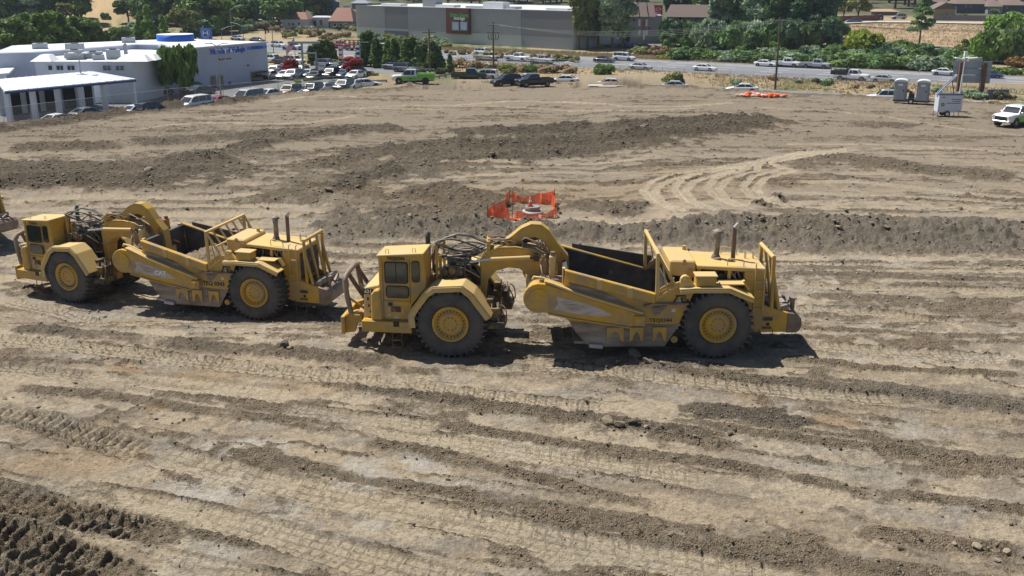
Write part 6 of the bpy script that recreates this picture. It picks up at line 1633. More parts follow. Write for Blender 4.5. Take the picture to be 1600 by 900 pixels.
wall_piece(st, 'railing', SA, SBp, 602, 49, 638, 55, mat('rail_dark', (.12, .13, .15), rough=.5), .3)
for (px, w, h, m) in ((650, 5.0, 2.2, M_ST3), (670, 9, .7, M_ROOFW), (750, 7, 1.7, M_ROOFW), (720, 6, .5, M_HVAC), (778, 3, .6, M_HVAC), (850, 7, .5, M_ROOFW), (590, 8, .6, M_ROOFW)):
    p = on_wall(px, 20, SA, SBp); box_at(st, 'rooftop_unit', p.x + sn.x * 7, p.y + sn.y * 7, SROOF, SROOF + h, w, 3, m, math.atan2(sd.y, sd.x))

# ------------------------------------------------------------------ motel
M_MOT = mat('motel_stucco', (.34, .31, .30), rough=.85, var=.06); M_MOTR = mat('motel_roof', (.105, .075, .065), rough=.85, var=.12, scale=1.5); M_MOT2 = mat('motel_brown', (.21, .15, .13), rough=.85, var=.08)
P0 = gp(984, 69); P1 = gp(1033, 69)
mo = empty('motel_building', P0); tag(mo, 'three storey grey motel with brown gabled roof behind the highway', 'building')
zr = z_at(P0, 24)
block(mo, 'wall', [P0[:2], P1[:2], (P1.x + 2, P1.y + 30), (P0.x + 2, P0.y + 30)], P0.z - 1, zr, M_MOT)
for (a, b) in ((981, 998), (1000, 1012), (1014, 1024)):
    q0 = on_wall(a, 24, P0, P1); q1 = on_wall(b, 24, P0, P1); zt = zr + 3.2
    mb = MB(); o_ = Vector((0, -.8, 0)); vs = [(q0.x, q0.y - 1, zr - .3), (q1.x, q1.y - 1, zr - .3), (q1.x + .2, q1.y + 6, zt), (q0.x + .2, q0.y + 6, zt), (q1.x + .4, q1.y + 13, zr - .3), (q0.x + .4, q0.y + 13, zr - .3)]
    mb.add([Vector(v) - mo.location for v in vs], [(0, 1, 2, 3), (3, 2, 4, 5), (0, 3, 5), (1, 4, 2), (0, 5, 4, 1)]); mb.build('roof', M_MOTR, mo)
for (a, b, c, d) in ((988, 30, 993, 32.5), (988, 43.5, 993, 46), (1013, 42, 1016, 47)): window_on(mo, P0, P1, a, b, c, d, frame=M_ST3)
for (a, b) in ((997, 1001), (1008.5, 1012)): wall_piece(mo, 'balcony_panel', P0, P1, a, 30, b, 41, M_WHITE, .4); wall_piece(mo, 'balcony_panel', P0, P1, a, 47, b, 55, M_WHITE, .4)
wall_piece(mo, 'banner', P0, P1, 1004.5, 33, 1007.5, 46, M_REDS, .5); wall_piece(mo, 'stair_tower', P0, P1, 1004.5, 47, 1008, 62, M_WHITE, .45)
Q0 = gp(1040, 66); Q1 = gp(1215, 68)
mw = empty('motel_wing', Q0); tag(mw, 'long brown motel wing with dark doorways behind the trees', 'building')
zq = z_at(Q0, 26)
block(mw, 'wall', [Q0[:2], Q1[:2], (Q1.x + 3, Q1.y + 14), (Q0.x + 3, Q0.y + 14)], Q0.z - 1, zq, M_MOT)
mb = MB(); vs = [(Q0.x - 1, Q0.y - 1.5, zq), (Q1.x + 1, Q1.y - 1.5, zq), (Q1.x + 2, Q1.y + 7, zq + 3), (Q0.x + 2, Q0.y + 7, zq + 3), (Q1.x + 3, Q1.y + 15, zq), (Q0.x + 3, Q0.y + 15, zq)]
mb.add([Vector(v) - mw.location for v in vs], [(0, 1, 2, 3), (3, 2, 4, 5), (0, 3, 5), (1, 4, 2), (0, 5, 4, 1)]); mb.build('roof', M_MOTR, mw)
for (y0, y1) in ((33, 39), (47, 52)): wall_piece(mw, 'walkway', Q0, Q1, 1042, y0, 1213, y1, M_MOT2, .9)
for k in range(13):
    x = 1048 + k * 12.6
    for (y0, y1) in ((26.5, 32.5), (40, 46.5), (54, 62)): window_on(mw, Q0, Q1, x, y0, x + 5, y1, frame=M_ST3)
# tall red motel sign
P = gp(1026, 64); sg = empty('motel_sign', P); tag(sg, 'tall red square motel sign on a dark pole', 'sign')
zs0 = z_at(P, 25.5); zs1 = z_at(P, 8); wd = 6 * (P.y / FOC) * 1.12
mb = MB(); mb.bx(-.25, .25, -.25, .25, -.5, zs0 - P.z); mb.build('pole', M_TRIM, sg)
mb = MB(); mb.bx(-wd, wd, -.4, .4, zs0 - P.z, zs1 - P.z); face = mb.build('sign_box', M_TRIM, sg)
mb = MB(); mb.bx(-wd + .1, wd - .05, -.47, -.38, zs0 - P.z + .1, zs1 - P.z - .1); mb.build('sign_face', M_REDS, face)
mb = MB(); hz = (zs1 - zs0)
mb.add([(wd * .62 * math.cos(a) * r, -.52, zs1 - P.z - hz * .36 + hz * .13 * math.sin(a) * r) for r in (1, .72) for a in np.linspace(0, 2 * math.pi, 18, endpoint=False)], [(k, (k + 1) % 18, 18 + (k + 1) % 18, 18 + k) for k in range(18)]); mb.build('emblem', M_WHITE, face)
text_on('Econo', hz * .20, M_WHITE, face, face_matrix((0, -.5, zs0 - P.z + hz * .33), (1, 0, 0), (0, 0, 1)), bold=.01)
text_on('Lodge', hz * .15, M_WHITE, face, face_matrix((0, -.5, zs0 - P.z + hz * .15), (1, 0, 0), (0, 0, 1)), bold=.005)
mb = MB(); mb.bx(-wd * .8, wd * .9, -.35, .35, zs0 - P.z - 1.0, zs0 - P.z - .1); mb.build('lower_panel', mat('maroon', (.16, .02, .02), rough=.5), sg)

# ------------------------------------------------------------------ houses on the rise
def house(name, x0, x1, yb, yt, wallc, roofc, label, depth=11, gable=False, wins=(), ridge_h=None, gp_y=None):
    A = gp(x0, yb); B = gp(x1, yb); r = empty(name, A); tag(r, label, 'house')
    zt = z_at(A, yt); rh = ridge_h if ridge_h is not None else 2.6; L = r.location
    block(r, 'wall', [A[:2], B[:2], (B.x + 1, B.y + depth), (A.x + 1, A.y + depth)], A.z - 1.5, zt, wallc)
    mb = MB(); e = .6
    if gable:
        mx = ((A.x + B.x) / 2, (A.y + B.y) / 2); vs = [(A.x - e, A.y - e, zt), (B.x + e, B.y - e, zt), (mx[0], mx[1] - e, zt + rh), (A.x + 1 - e, A.y + depth, zt), (B.x + 1 + e, B.y + depth, zt), (mx[0] + 1, mx[1] + depth, zt + rh)]
        mb.add([Vector(v) - L for v in vs], [(0, 2, 5, 3), (1, 4, 5, 2), (0, 3, 4, 1), (0, 1, 2), (3, 5, 4)])
    else:
        vs = [(A.x - e, A.y - e, zt), (B.x + e, B.y - e, zt), (B.x - 1.2, B.y + depth / 2, zt + rh), (A.x + 1.5, A.y + depth / 2, zt + rh), (B.x + 1 + e, B.y + depth + e, zt), (A.x + 1 - e, A.y + depth + e, zt)]
        mb.add([Vector(v) - L for v in vs], [(0, 1, 2, 3), (3, 2, 4, 5), (0, 3, 5), (1, 4, 2), (0, 5, 4, 1)])
    mb.build('roof', roofc, r)
    for w in wins: window_on(r, A, B, *w)
    return r
M_SL = mat('slate_blue_wall', (.075, .095, .13), rough=.85, var=.06); M_RB = mat('shingle_brown', (.17, .125, .105), rough=.9, var=.15, scale=2); M_CRM = mat('cream_wall', (.48, .36, .20), rough=.85, var=.05); M_TILE = mat('terracotta', (.24, .125, .095), rough=.9, var=.15, scale=2); M_BRK = mat('red_wall', (.24, .035, .035), rough=.85, var=.06); M_WHW = mat('pale_wall', (.55, .57, .62), rough=.85, var=.05); M_GRW = mat('grey_wall', (.22, .24, .28), rough=.85, var=.06)
house('hillside_house', 1459, 1492, 24, 14, M_CRM, M_RB, 'small cream house with brown gable above the grass bank', 8, True, [(1477, 19, 1482, 22.5)], 2.2)
house('hillside_house', 1494, 1542, 21, 6, M_SL, M_RB, 'dark blue grey house with two small windows on the rise', 10, False, [(1508, 8, 1511, 11), (1515, 8, 1518, 11)], 2.4)
house('hillside_house', 1543, 1566, 22, 10, M_GRW, M_RB, 'narrow brown roofed house right of the blue grey one', 9, False, [], 2.2)
house('hillside_house', 1567, 1600, 22, 8, M_SL, M_RB, 'dark house with a brown roof at the right edge', 10, False, [(1572, 10, 1575, 13)], 2.4)
house('hillside_house', 1452, 1480, 10, 3, M_GRW, M_RB, 'house with a low brown roof behind the cream gable', 9, False, [], 2.0)
house('hillside_house', 1366, 1402, 24, 18, M_RB, mat('tan_roof', (.36, .25, .17), rough=.9), 'low brown shed with a tan roof behind the parked cars', 6, False, [], .8)
house('red_house', 356, 386, 22, 0, M_BRK, M_TILE, 'tall red house above the street', 10, False, [(363, 2, 371, 8)], 2.)
house('roadside_house', 441, 480, 46, 30, M_WHW, M_TILE, 'pale house with a red tiled roof beside the dry verge', 9, False, [(450, 35, 454, 41), (456, 35, 460, 41), (466, 34, 469, 42)], 2.2)
house('roadside_house', 485, 514, 44, 27, M_WHW, mat('flat_roof', (.45, .46, .5), rough=.8), 'white flat roofed block between two tiled roofs', 8, False, [(489, 31, 495, 42), (499, 30, 504, 42)], .4)
house('roadside_house', 516, 550, 45, 33, M_GRW, M_TILE, 'house with a broad red brown tiled roof left of the storage building', 14, False, [(521, 36, 526, 42), (530, 36, 535, 42), (541, 36, 544, 43)], 4.2)
house('roadside_house', 491, 521, 22, 3, M_SL, M_GRW, 'dark blue timber house above the tiled roofs', 9, False, [(500, 4, 505, 8), (512, 4, 517, 8), (502, 13, 506, 17), (512, 13, 517, 17)], 1.5)
house('roadside_house', 550, 574, 14, 5, M_GRW, M_GRW, 'grey roofed house behind the storage building', 9, False, [], 1.2)
house('hillside_house', 332, 352, 8, 2, M_CRM, M_RB, 'low cream house left of the red one', 9, False, [], 1.5)
# fences of boards
def board_fence(x0, x1, y0, y1, hgt, m, label):
    A = gp(x0, y0); B = gp(x1, y1); r = empty('board_fence', A); tag(r, label, 'fence'); n = int((B - A).length / 2.4); d = (B - A) / n
    for k in range(n):
        p = A + d * k; q = p + d * .985; z = lz(p.x, p.y); mb = MB(); mb.beam(Vector((p.x, p.y, z + hgt / 2)) - A, Vector((q.x, q.y, z + hgt / 2)) - A, .06, hgt); mb.build('panel', m, r)
        mb = MB(); mb.bx(-.07, .07, -.07, .07, 0, hgt + .1); o = mb.build('post', m, r); o.location = Vector((p.x, p.y, z)) - A
board_fence(1303, 1372, 35, 33, 1.9, mat('red_brown_boards', (.17, .065, .04), rough=.85, var=.15, scale=3), 'red brown board fence behind a parked car on the rise')
board_fence(1458, 1540, 32, 33, 1.7, mat('grey_boards', (.17, .17, .20), rough=.9, var=.15, scale=3), 'weathered grey board fence in front of the hillside houses')
# street on the rise, street up the hill
def ribbon(name, pts, w, m, label, cat='road'):
    mb = MB(); P = [gp(*p) for p in pts]; vs = []; 
    for i, p in enumerate(P):
        d = (P[min(i + 1, len(P) - 1)] - P[max(i - 1, 0)]); d.z = 0; d.normalize(); n = Vector((-d.y, d.x, 0))
        for s in (-1, 1):
            q = p + n * s * w / 2; vs.append((q.x, q.y, max(lz(q.x, q.y), p.z) + .25))
    mb.add(vs, [(2 * i, 2 * i + 1, 2 * i + 3, 2 * i + 2) for i in range(len(P) - 1)]); o = mb.build(name, m); tag(o, label, cat, kind='structure')
ribbon('hill_street', [(448, 30), (430, 22), (415, 12), (404, 2), (400, -6)], 13, M_LOT, 'grey street climbing between trees')
ribbon('upper_street', [(1300, 37.5), (1360, 35), (1420, 35.5), (1480, 36.5), (1560, 38), (1640, 40)], 7, M_CONC, 'pale street along the top of the grass bank')
ribbon('motel_drive', [(940, 68), (985, 72), (1040, 73)], 14, M_LOT, 'car park in front of the motel')
# ------------------------------------------------------------------ manhole with orange netting and cone
M_NET = net_mat('orange_netting', (.90, .17, .05), 9, .60, .5, 0)
M_ORNG = mat('safety_orange', (.78, .13, .03), rough=.5, var=.1)
en = [gp(762, 345), gp(800, 345.5), gp(868, 340), gp(865, 319), gp(797, 320)]
r = empty('netting_fence', en[0]); tag(r, 'low orange safety netting on stakes round a manhole', 'safety fence'); L = en[0]
for k, p in enumerate(en):
    p.z = ground_z(p.x, p.y)
    mb = MB(); mb.cyl((0, 0, -.1), (.05 * (k % 2), 0, 1.08), .022, n=6); o = mb.build('stake', M_TRIM, r); o.location = p - L
for a, b, h0, h1, sag in ((0, 1, .80, .78, .05), (1, 2, .70, .75, .25), (2, 3, .80, 1.0, .15), (3, 4, 1.0, 1.0, .35), (4, 0, 1.0, .80, .2)):
    mb = MB(); n = 12; vs = []
    for i in range(n + 1):
        t = i / n; q = en[a].lerp(en[b], t); q.z = ground_z(q.x, q.y); s = sag * 4 * t * (1 - t); w = .16 * math.sin(11 * t + a) + .08 * math.sin(23 * t + 2 * a); s += .14 * math.sin(7 * t + 3 * a) * (0 < i < n)
        vs += [q - L + Vector((w, -w, .02)), q - L + Vector((w * .5, w, max(.2, h0 + (h1 - h0) * t - s)))]
    mb.add(vs, [(2 * i, 2 * i + 1, 2 * i + 3, 2 * i + 2) for i in range(n)]); mb.build('netting', M_NET, r)
for a, b, sag in ((3, 4, .02), (2, 3, .02)):
    pass
P = gp(796, 347); mb = MB()
for k in range(40):
    a = random.uniform(0, 6.28); q = random.uniform(0, 1) ** .5; x = q * 1.1 * math.cos(a); y = q * .45 * math.sin(a); h = .30 * (1 - q)
    mb.box((x, y, h * .5 + .04), (random.uniform(.2, .45), random.uniform(.15, .3), random.uniform(.04, .12)), rz=random.uniform(0, 3), rx=random.uniform(-.5, .5), ry=random.uniform(-.5, .5))
o = mb.build('slumped_netting', M_ORNG); o.location = P; tag(o, 'heap of slumped orange netting at the front of the manhole fence', 'netting', kind='stuff')
P = gp(832, 334); P.z += .0
P.z = ground_z(P.x, P.y); mh = empty('manhole', P); mh.scale = (.8, .8, 1); tag(mh, 'round concrete manhole ring standing above the dirt inside the netting', 'manhole')
mb = MB(); mb.lathe([(.001, 0), (.95, 0), (.85, .20), (.62, .22), (.60, .0)], n=30); me = mb.mesh('collar', M_CONC); o = bpy.data.objects.new('collar', me); COL.objects.link(o); o.parent = mh; o.rotation_euler = (R(90), 0, 0)
mb = MB(); mb.cyl((0, 0, .15), (0, 0, .38), .62, .60, n=30); mb.build('riser', M_CLAYST, mh)
mb = MB(); mb.cyl((0, 0, .38), (0, 0, .50), .64, .60, n=30); mb.build('cover', mat('pale_cover', (.26, .25, .235), rough=.7), mh)
cn = empty('traffic_cone', P + Vector((-.15, 0, .50))); tag(cn, 'orange traffic cone with white bands standing on the manhole', 'traffic cone')
mb = MB(); mb.box((0, 0, .02), (.36, .36, .04)); mb.build('base', M_TRIM, cn, .01)
for nm, z0, z1, m in (('cone', .04, .30, M_ORNG), ('white_band', .30, .46, M_WHITE), ('cone', .46, .54, M_ORNG), ('white_band', .54, .66, M_WHITE), ('cone', .66, .74, M_ORNG)):
    f = lambda z: .14 - .115 * (z - .04) / .70
    mb = MB(); mb.cyl((0, 0, z0), (0, 0, z1), f(z0), f(z1), n=18); mb.build(nm, m, cn)
P = gp(817, 303); fl = empty('survey_stake', P); tag(fl, 'thin stake with an orange marker behind the netting', 'stake')
mb = MB(); mb.cyl((0, 0, -.1), (0, 0, 1.0), .012, n=6); mb.build('stick', M_WOODP, fl); mb = MB(); mb.box((0, 0, 1.02), (.22, .05, .20)); mb.build('marker', mat('yellow_orange', (.75, .32, .02), rough=.5), fl)
# heaps of orange sandbags
rng = random.Random(5)
for (px, py, n, w, lab) in ((1174, 151, 26, 2.6, 'left heap of orange sandbags by the far edge of the site'), (1206, 152, 34, 2.4, 'right heap of orange and white sandbags by the far edge of the site')):
    P = gp(px, py); rt = empty('sandbag_heap', P); tag(rt, lab, 'sandbags', 'sandbag heaps')
    for k in range(n):
        a = rng.uniform(0, 6.28); q = rng.random() ** .5; x = q * w * .5 * math.cos(a) * 1.6; y = q * .7 * math.sin(a); z = .10 + .40 * (1 - q) * rng.random()
        mb = MB(); mb.loft([[(sx * .30, sy * yy * .19, .08 + zz * .09) for yy, zz in ((1, 0), (.6, 1), (-.6, 1), (-1, 0), (-.6, -1), (.6, -1)) for sy in (1 if s_ in (1, 2) else .6,)] for s_, sx in enumerate((-1, -.5, .5, 1))])
        o = mb.build('sandbag', M_ORNG if rng.random() < .86 else M_WHITE, rt, 0); o.location = (x, y, z); o.rotation_euler = (rng.uniform(-.3, .3), rng.uniform(-.3, .3), rng.uniform(0, 3)); o.scale = (1.3, 1.3, 1.3)
for (px, py, w, lab) in ((364 + 62, 146, 2.6, 'orange tarp heap beside the dealership fence'), (270, 158, 4.0, 'heap of orange barrier parts behind the fence near the weeping tree'), (576, 131, 1.2, 'small orange bundle right of the white parked car')):
    P = gp(px, py); mb = MB()
    for k in range(22): mb.box((rng.uniform(-w / 2, w / 2), rng.uniform(-.5, .5), rng.uniform(.05, .6)), (rng.uniform(.3, .9), rng.uniform(.2, .5), rng.uniform(.08, .25)), rz=rng.uniform(0, 3), rx=rng.uniform(-.6, .6), ry=rng.uniform(-.6, .6))
    o = mb.build('orange_heap', M_ORNG); o.location = P + Vector((0, 2.5, -.4)); tag(o, lab, 'barrier heap', kind='stuff')

# ------------------------------------------------------------------ work trucks
def sit(P, deg, hl, hw=.9):
    c, s = math.cos(R(deg)), math.sin(R(deg)); return max(ground_z(P.x + a * hl * c - b * hw * s, P.y + a * hl * s + b * hw * c) for a in (-1, 1) for b in (-1, 1))
def service_truck(px, py, deg, label, cab, box, rack):
    K = CAR['pickup']; P = gp(px, py); P.z = sit(P, deg, 1.8)
    t = K.spawn('service_truck', P + Vector((0, 0, .04)), R(deg), 1.12, label, 'service truck', 'green work trucks', paint=PA[cab])
    for c in list(t.children):
        if c.name.startswith('bed_floor'): bpy.data.objects.remove(c)
    mb = MB()
    for s in (-1, 1): mb.bx(-3.0, -.62, *sorted((s * .62, s * 1.03)), .62, 1.42)
    mb.bx(-3.0, -2.9, -.62, .62, .62, 1.2); mb.bx(-.72, -.62, -.62, .62, .62, 1.3); bx_ = mb.build('utility_box', PA[box], t, .02)
    for s in (-1, 1):
        for (a, b) in ((-2.9, -2.2), (-1.35, -1.0), (-.98, -.68)):
            mb = MB(); mb.bx(a, b, *sorted((s * 1.03, s * 1.045)), .95 if a < -2 else .72, 1.36); d = mb.build('locker_door', PA[box], bx_); mb = MB(); mb.bx((a + b) / 2 - .06, (a + b) / 2 + .06, *sorted((s * 1.045, s * 1.06)), 1.05, 1.10); mb.build('handle', M_TRIM, bx_)
        mb = MB(); mb.cyl((-1.75, s * .6, .45), (-1.75, s * 1.034, .45), .50, n=20); mb.build('wheel_arch', M_TRIM, bx_)
    if rack:
        for s in (-1, 1):
            mb = MB(); mb.cyl((-2.95, s * .9, 1.95), (1.4, s * .9, 1.95), .03, n=6); mb.build('rack_rail', PA['grey'], t)
            for x in (-2.9, -1.8, -.7): mb = MB(); mb.cyl((x, s * .9, 1.4), (x, s * .9, 1.95), .025, n=6); mb.build('rack_post', PA['grey'], t)
        for x in (-2.9, -1.8, -.7, 1.3): mb = MB(); mb.cyl((x, -.9, 1.95), (x, .9, 1.95), .03, n=6); mb.build('rack_bar', PA['lime'] if rack == 2 else PA['grey'], t)
    # green doors and lower sides
    for s in (-1, 1):
        mb = MB(); mb.prism([(-.54, .46), (-.54, 1.06), (1.55, 1.06), (2.2, .98), (2.35, .60), (2.25, .46)], *sorted((s * 1.004, s * 1.012))); dd = mb.build('door_panel', PA[box], t)
        mb = MB(); mb.cyl((1.90, s * .9, .44), (1.90, s * 1.018, .44), .50, n=20); mb.build('wheel_arch', M_TRIM, dd)
        mb = MB(); mb.bx(.1, .5, *sorted((s * 1.012, s * 1.018)), .72, .86); mb.build('door_mark', PA['teal'], dd)
        mb = MB(); mb.bx(-.35, -.2, *sorted((s * 1.012, s * 1.03)), 1.0, 1.04); mb.build('handle', M_TRIM, dd)
    return t
service_truck(646, 136, 181, 'white and lime green service truck with side lockers, parked near the guard rail', 'white', 'lime', 1)
t2 = service_truck(1590, 196, 212, 'white and green pickup with a roof rack cut off by the right edge', 'white', 'lime', 2)
P_ = gp(791, 133); car('suv', 791, 133, 208, 'black', 'black SUV parked at the far edge of the dirt', 'dark vehicles at the dirt edge', sc=1.02, dz=sit(P_, 208, 1.4) - P_.z)
P_ = gp(835, 135)
car('pickup', 835, 135, 206, 'black', 'dark crew cab pickup with chrome grille beside the black SUV', 'dark vehicles at the dirt edge', sc=.98, dz=sit(P_, 206, 1.8) - P_.z)

# ------------------------------------------------------------------ portable toilets on a trailer
M_PT = mat('toilet_grey', (.25, .28, .33), rough=.55, var=.06); M_PTR = mat('toilet_roof', (.62, .66, .66), rough=.5, var=.05); M_PTD = mat('toilet_door', (.30, .335, .39), rough=.5, var=.06)
Pt = gp(1423, 162); Pt.z = ground_z(Pt.x, Pt.y); aT = R(-24)
tr = empty('toilet_trailer', Pt, aT); tag(tr, 'low two wheeled trailer carrying two portable toilets', 'trailer')
mb = MB(); mb.bx(-2.2, 2.2, -.75, .75, .34, .44); mb.bx(-2.1, 2.1, -.7, -.6, .26, .36); mb.bx(-2.1, 2.1, .6, .7, .26, .36); mb.beam((2.1, 0, .36), (3.4, 0, .34), .10); mb.build('frame', M_TRIM, tr)
for s in (-1, 1):
    mb = MB(); mb.lathe([(.18, -.1), (.31, -.1), (.34, -.05), (.34, .05), (.31, .1), (.18, .1)], (0, s * .86, .34), 20); w = mb.build('wheel', M_CTYRE, tr); mb = MB(); mb.lathe([(.20, s * .09), (.16, s * .1), (.06, s * .06), (.001, s * .08)], (0, s * .86, .34), 16); mb.build('rim', M_WHITE, w)
    mb = MB(); mb.band([(-.46, .45), (-.4, .66), (-.2, .76), (.2, .76), (.4, .66), (.46, .45)], .03, *sorted((s * .72, s * 1.0))); mb.build('mudguard', M_GALV, tr)
mb = MB(); mb.bx(-.36, .36, -.55, -.1, .44, 1.0); mb.bx(-.3, .05, -.62, -.2, 1.35, 1.62); mb.bx(-.32, .32, -.3, .2, 1.0, 1.35); mb.build('wash_stand', mat('dark_green_tank', (.04, .055, .045), rough=.5), tr)
mb = MB(); mb.bx(.08, .30, -.6, -.3, 1.38, 1.66); mb.build('towel_box', M_WHITE, tr)
for k, (x, lab) in enumerate(((-1.4, 'left grey portable toilet on the trailer, beside a white SUV'), (1.3, 'right grey portable toilet on the trailer, nearer the light tower'))):
    v = Matrix.Rotation(aT, 3, 'Z') @ Vector((x, 0, 0)); q = empty('portable_toilet', Pt + v + Vector((0, 0, .44)), aT); q.scale = (1.3, 1.25, 1.18); tag(q, lab, 'portable toilet', 'portable toilets')
    mb = MB(); mb.bx(-.58, .58, -.6, .6, 0, 2.0); mb.build('cabin', M_PT, q, .03)
    mb = MB(); arc = [(-.62, 1.95)] + [(.62 * math.cos(R(a)), 2.0 + .26 * math.sin(R(a))) for a in range(180, -1, -20)] + [(.62, 1.95)]
    mb.prism(arc, -.64, .64); mb.build('roof', M_PTR, q, .04)
    mb = MB(); mb.bx(-.44, .44, -.64, -.59, .08, 1.92); d = mb.build('door', M_PTD, q, .02)
    mb = MB(); mb.bx(.26, .36, -.67, -.63, .95, 1.12); mb.build('latch', M_TRIM, d)
    mb = MB(); mb.bx(-.22, .18, -.655, -.635, 1.55, 1.75); mb.build('notice', M_WHITE, d)
    mb = MB(); mb.bx(.575, .60, -.2, .12, 1.5, 1.72); mb.build('notice', M_WHITE, q)
    for y in (-.3, .1, .45): mb = MB(); mb.bx(.575, .605, y, y + .08, .1, 1.4); mb.build('rib', M_PT, q)
# ------------------------------------------------------------------ light tower trailer
P = gp(1479, 182); P.z = ground_z(P.x, P.y); aL = R(-4); lt = empty('light_tower', P, aL); lt.scale = (1.08, 1.08, 1.12); tag(lt, 'white light tower trailer with a raised mast and tilted solar panel', 'light tower'); M_LT = mat('tower_white', (.60, .64, .74), rough=.45, var=.05)
mb = MB(); mb.bx(-1.25, 1.25, -.65, .65, .50, 2.25); body = mb.build('cabinet', M_LT, lt, .03)
mb = MB(); mb.bx(-1.28, 1.28, -.68, .68, 2.25, 2.36); mb.build('lid', mat('lid_dark', (.10, .11, .18), rough=.5), body)
for k, (a, b, z) in enumerate(((.05, 1.05, 1.80), (.15, 1.05, 1.60), (-.35, 1.05, 1.40), (-.95, -.6, 1.98))): mb = MB(); mb.bx(a, b, -.664, -.65, z, z + .06); mb.build('print_line', M_BLACKD, body)
mb = MB(); mb.cyl((-.78, -.664, 1.28), (-.78, -.65, 1.28), .20, n=18); e_ = mb.build('emblem', mat('emblem_green', (.12, .25, .10), rough=.5), body); mb = MB(); mb.cyl((-.78, -.672, 1.30), (-.78, -.66, 1.30), .07, n=12); mb.build('emblem_centre', mat('yellow_orange', (.7, .5, .1)), e_)
for s in (-1, 1):
    mb = MB(); mb.lathe([(.16, -.1), (.28, -.1), (.32, -.05), (.32, .05), (.28, .1), (.16, .1)], (-.25, s * .74, .32), 20); w = mb.build('wheel', M_CTYRE, lt); mb = MB(); mb.lathe([(.19, s * .09), (.15, s * .105), (.05, s * .07), (.001, s * .09)], (-.25, s * .74, .32), 16); mb.build('rim', M_WHITE, w)
for x, y in ((-1.22, -.70), (-1.22, .70), (.95, -.70), (.95, .70)): mb = MB(); mb.cyl((x, y, .02), (x, y, .75), .04, n=8); mb.cyl((x, y, 0), (x, y, .04), .12, n=10); mb.build('outrigger', M_GALV, lt)
mb = MB(); mb.beam((1.2, 0, .5), (2.15, 0, .48), .10, .08); mb.build('drawbar', M_TRIM, lt)
mb = MB(); mb.cyl((1.15, .3, .5), (1.22, .3, 4.2), .085, n=10); mb.cyl((1.22, .3, 4.2), (1.25, .3, 6.2), .055, n=10); ma = mb.build('mast', M_WHITE, lt)
zt = 5.85
for dx, dy in ((-.75, -.2), (.55, -.25), (.25, .3), (1.0, .2)): mb = MB(); mb.box((1.25 + dx, .3 + dy, zt + .05), (.75, .35, .16), ry=.15 if dx < 0 else -.12); mb.build('flood_lamp', M_WHITE, ma, .04)
mb = MB(); mb.beam((.5, .3, zt - .1), (2.2, .3, zt - .1), .06); mb.build('cross_arm', M_GALV, ma); mb = MB(); mb.bx(1.1, 1.4, .15, .45, zt + .2, zt + .75); mb.build('camera_dome', M_WHITE, ma)
sp = Matrix.Translation((-.45, 0, 3.25)) @ Euler((0, R(-47), 0)).to_matrix().to_4x4(); mb = MB(); mb.bx(-1.35, 1.35, -.26, .26, -.09, .05, sp); pn_ = mb.build('solar_panel', mat('panel_back', (.55, .56, .62), rough=.4), lt); mb = MB(); mb.bx(-1.3, 1.3, -.16, .16, .05, .06, sp); mb.build('solar_cells', mat('cells', (.02, .03, .08), rough=.15, spec=.8), pn_)
mb = MB(); mb.beam((.1, 0, 3.7), (.45, 0, 2.35), .07); mb.build('panel_strut', M_TRIM, lt)

# ------------------------------------------------------------------ sign seen from behind on wooden posts
b0 = gp(1496, 148); b1 = V0 = gp(1527, 148); b1.y = b0.y - 1.0; b1.x = b0.x + 31 * b0.y / FOC; b1.z = lz(b1.x, b1.y); bb = empty('billboard', b0); tag(bb, 'grey back of a roadside billboard on two brown wooden posts', 'billboard'); L = b0
zA = z_at(b0, 129.5) ; zB = z_at(b0, 95); dv = (b1 - b0); dv.z = 0; dv.normalize()
M_BBK = mat('billboard_back', (.33, .36, .43), rough=.6, var=.06); M_PST = mat('creosote_post', (.15, .085, .055), rough=.9, var=.2, scale=2)
for p, w in ((b0, .5), (b1, .62)): mb = MB(); mb.bx(-w / 2, w / 2, -.2, .2, -.5, zB - p.z - 0.2); o = mb.build('post', M_PST, bb); o.location = p - L
span = [(-1.7, .1), (.25, 3.55), (3.7, 4.85)]; wpx = (b1 - b0).length
nv = Vector((-dv.y, dv.x, 0))
for i, (a, b) in enumerate(((-.32, .06), (.08, .94), (.96, 1.32))):
    for (z0, z1) in ((zA, zA + (zB - zA) * .36), (zA + (zB - zA) * .37, zA + (zB - zA) * .66), (zA + (zB - zA) * .67, zB)):
        mb = MB(); p = b0 + dv * a * wpx + nv * .35; q = b0 + dv * b * wpx + nv * .35
        mb.beam(Vector((p.x, p.y, (z0 + z1) / 2)) - L, Vector((q.x, q.y, (z0 + z1) / 2)) - L, .10, (z1 - z0) - .04); mb.build('panel', M_BBK, bb)
mb = MB(); p = b0 + dv * .55 * wpx; mb.box((p.x - L.x, p.y - L.y, zB - L.z + .25), (2.0, .5, .5)); mb.build('lamp_box', M_HVAC, bb)
P = gp(1557, 155); mb = MB(); mb.box((0, 0, .7), (3.0, .5, 1.4)); o = mb.build('utility_cabinet', mat('cabinet_slate', (.12, .13, .16), rough=.6), None, .04); o.location = P; tag(o, 'dark grey utility cabinet in the weeds right of the billboard', 'cabinet')

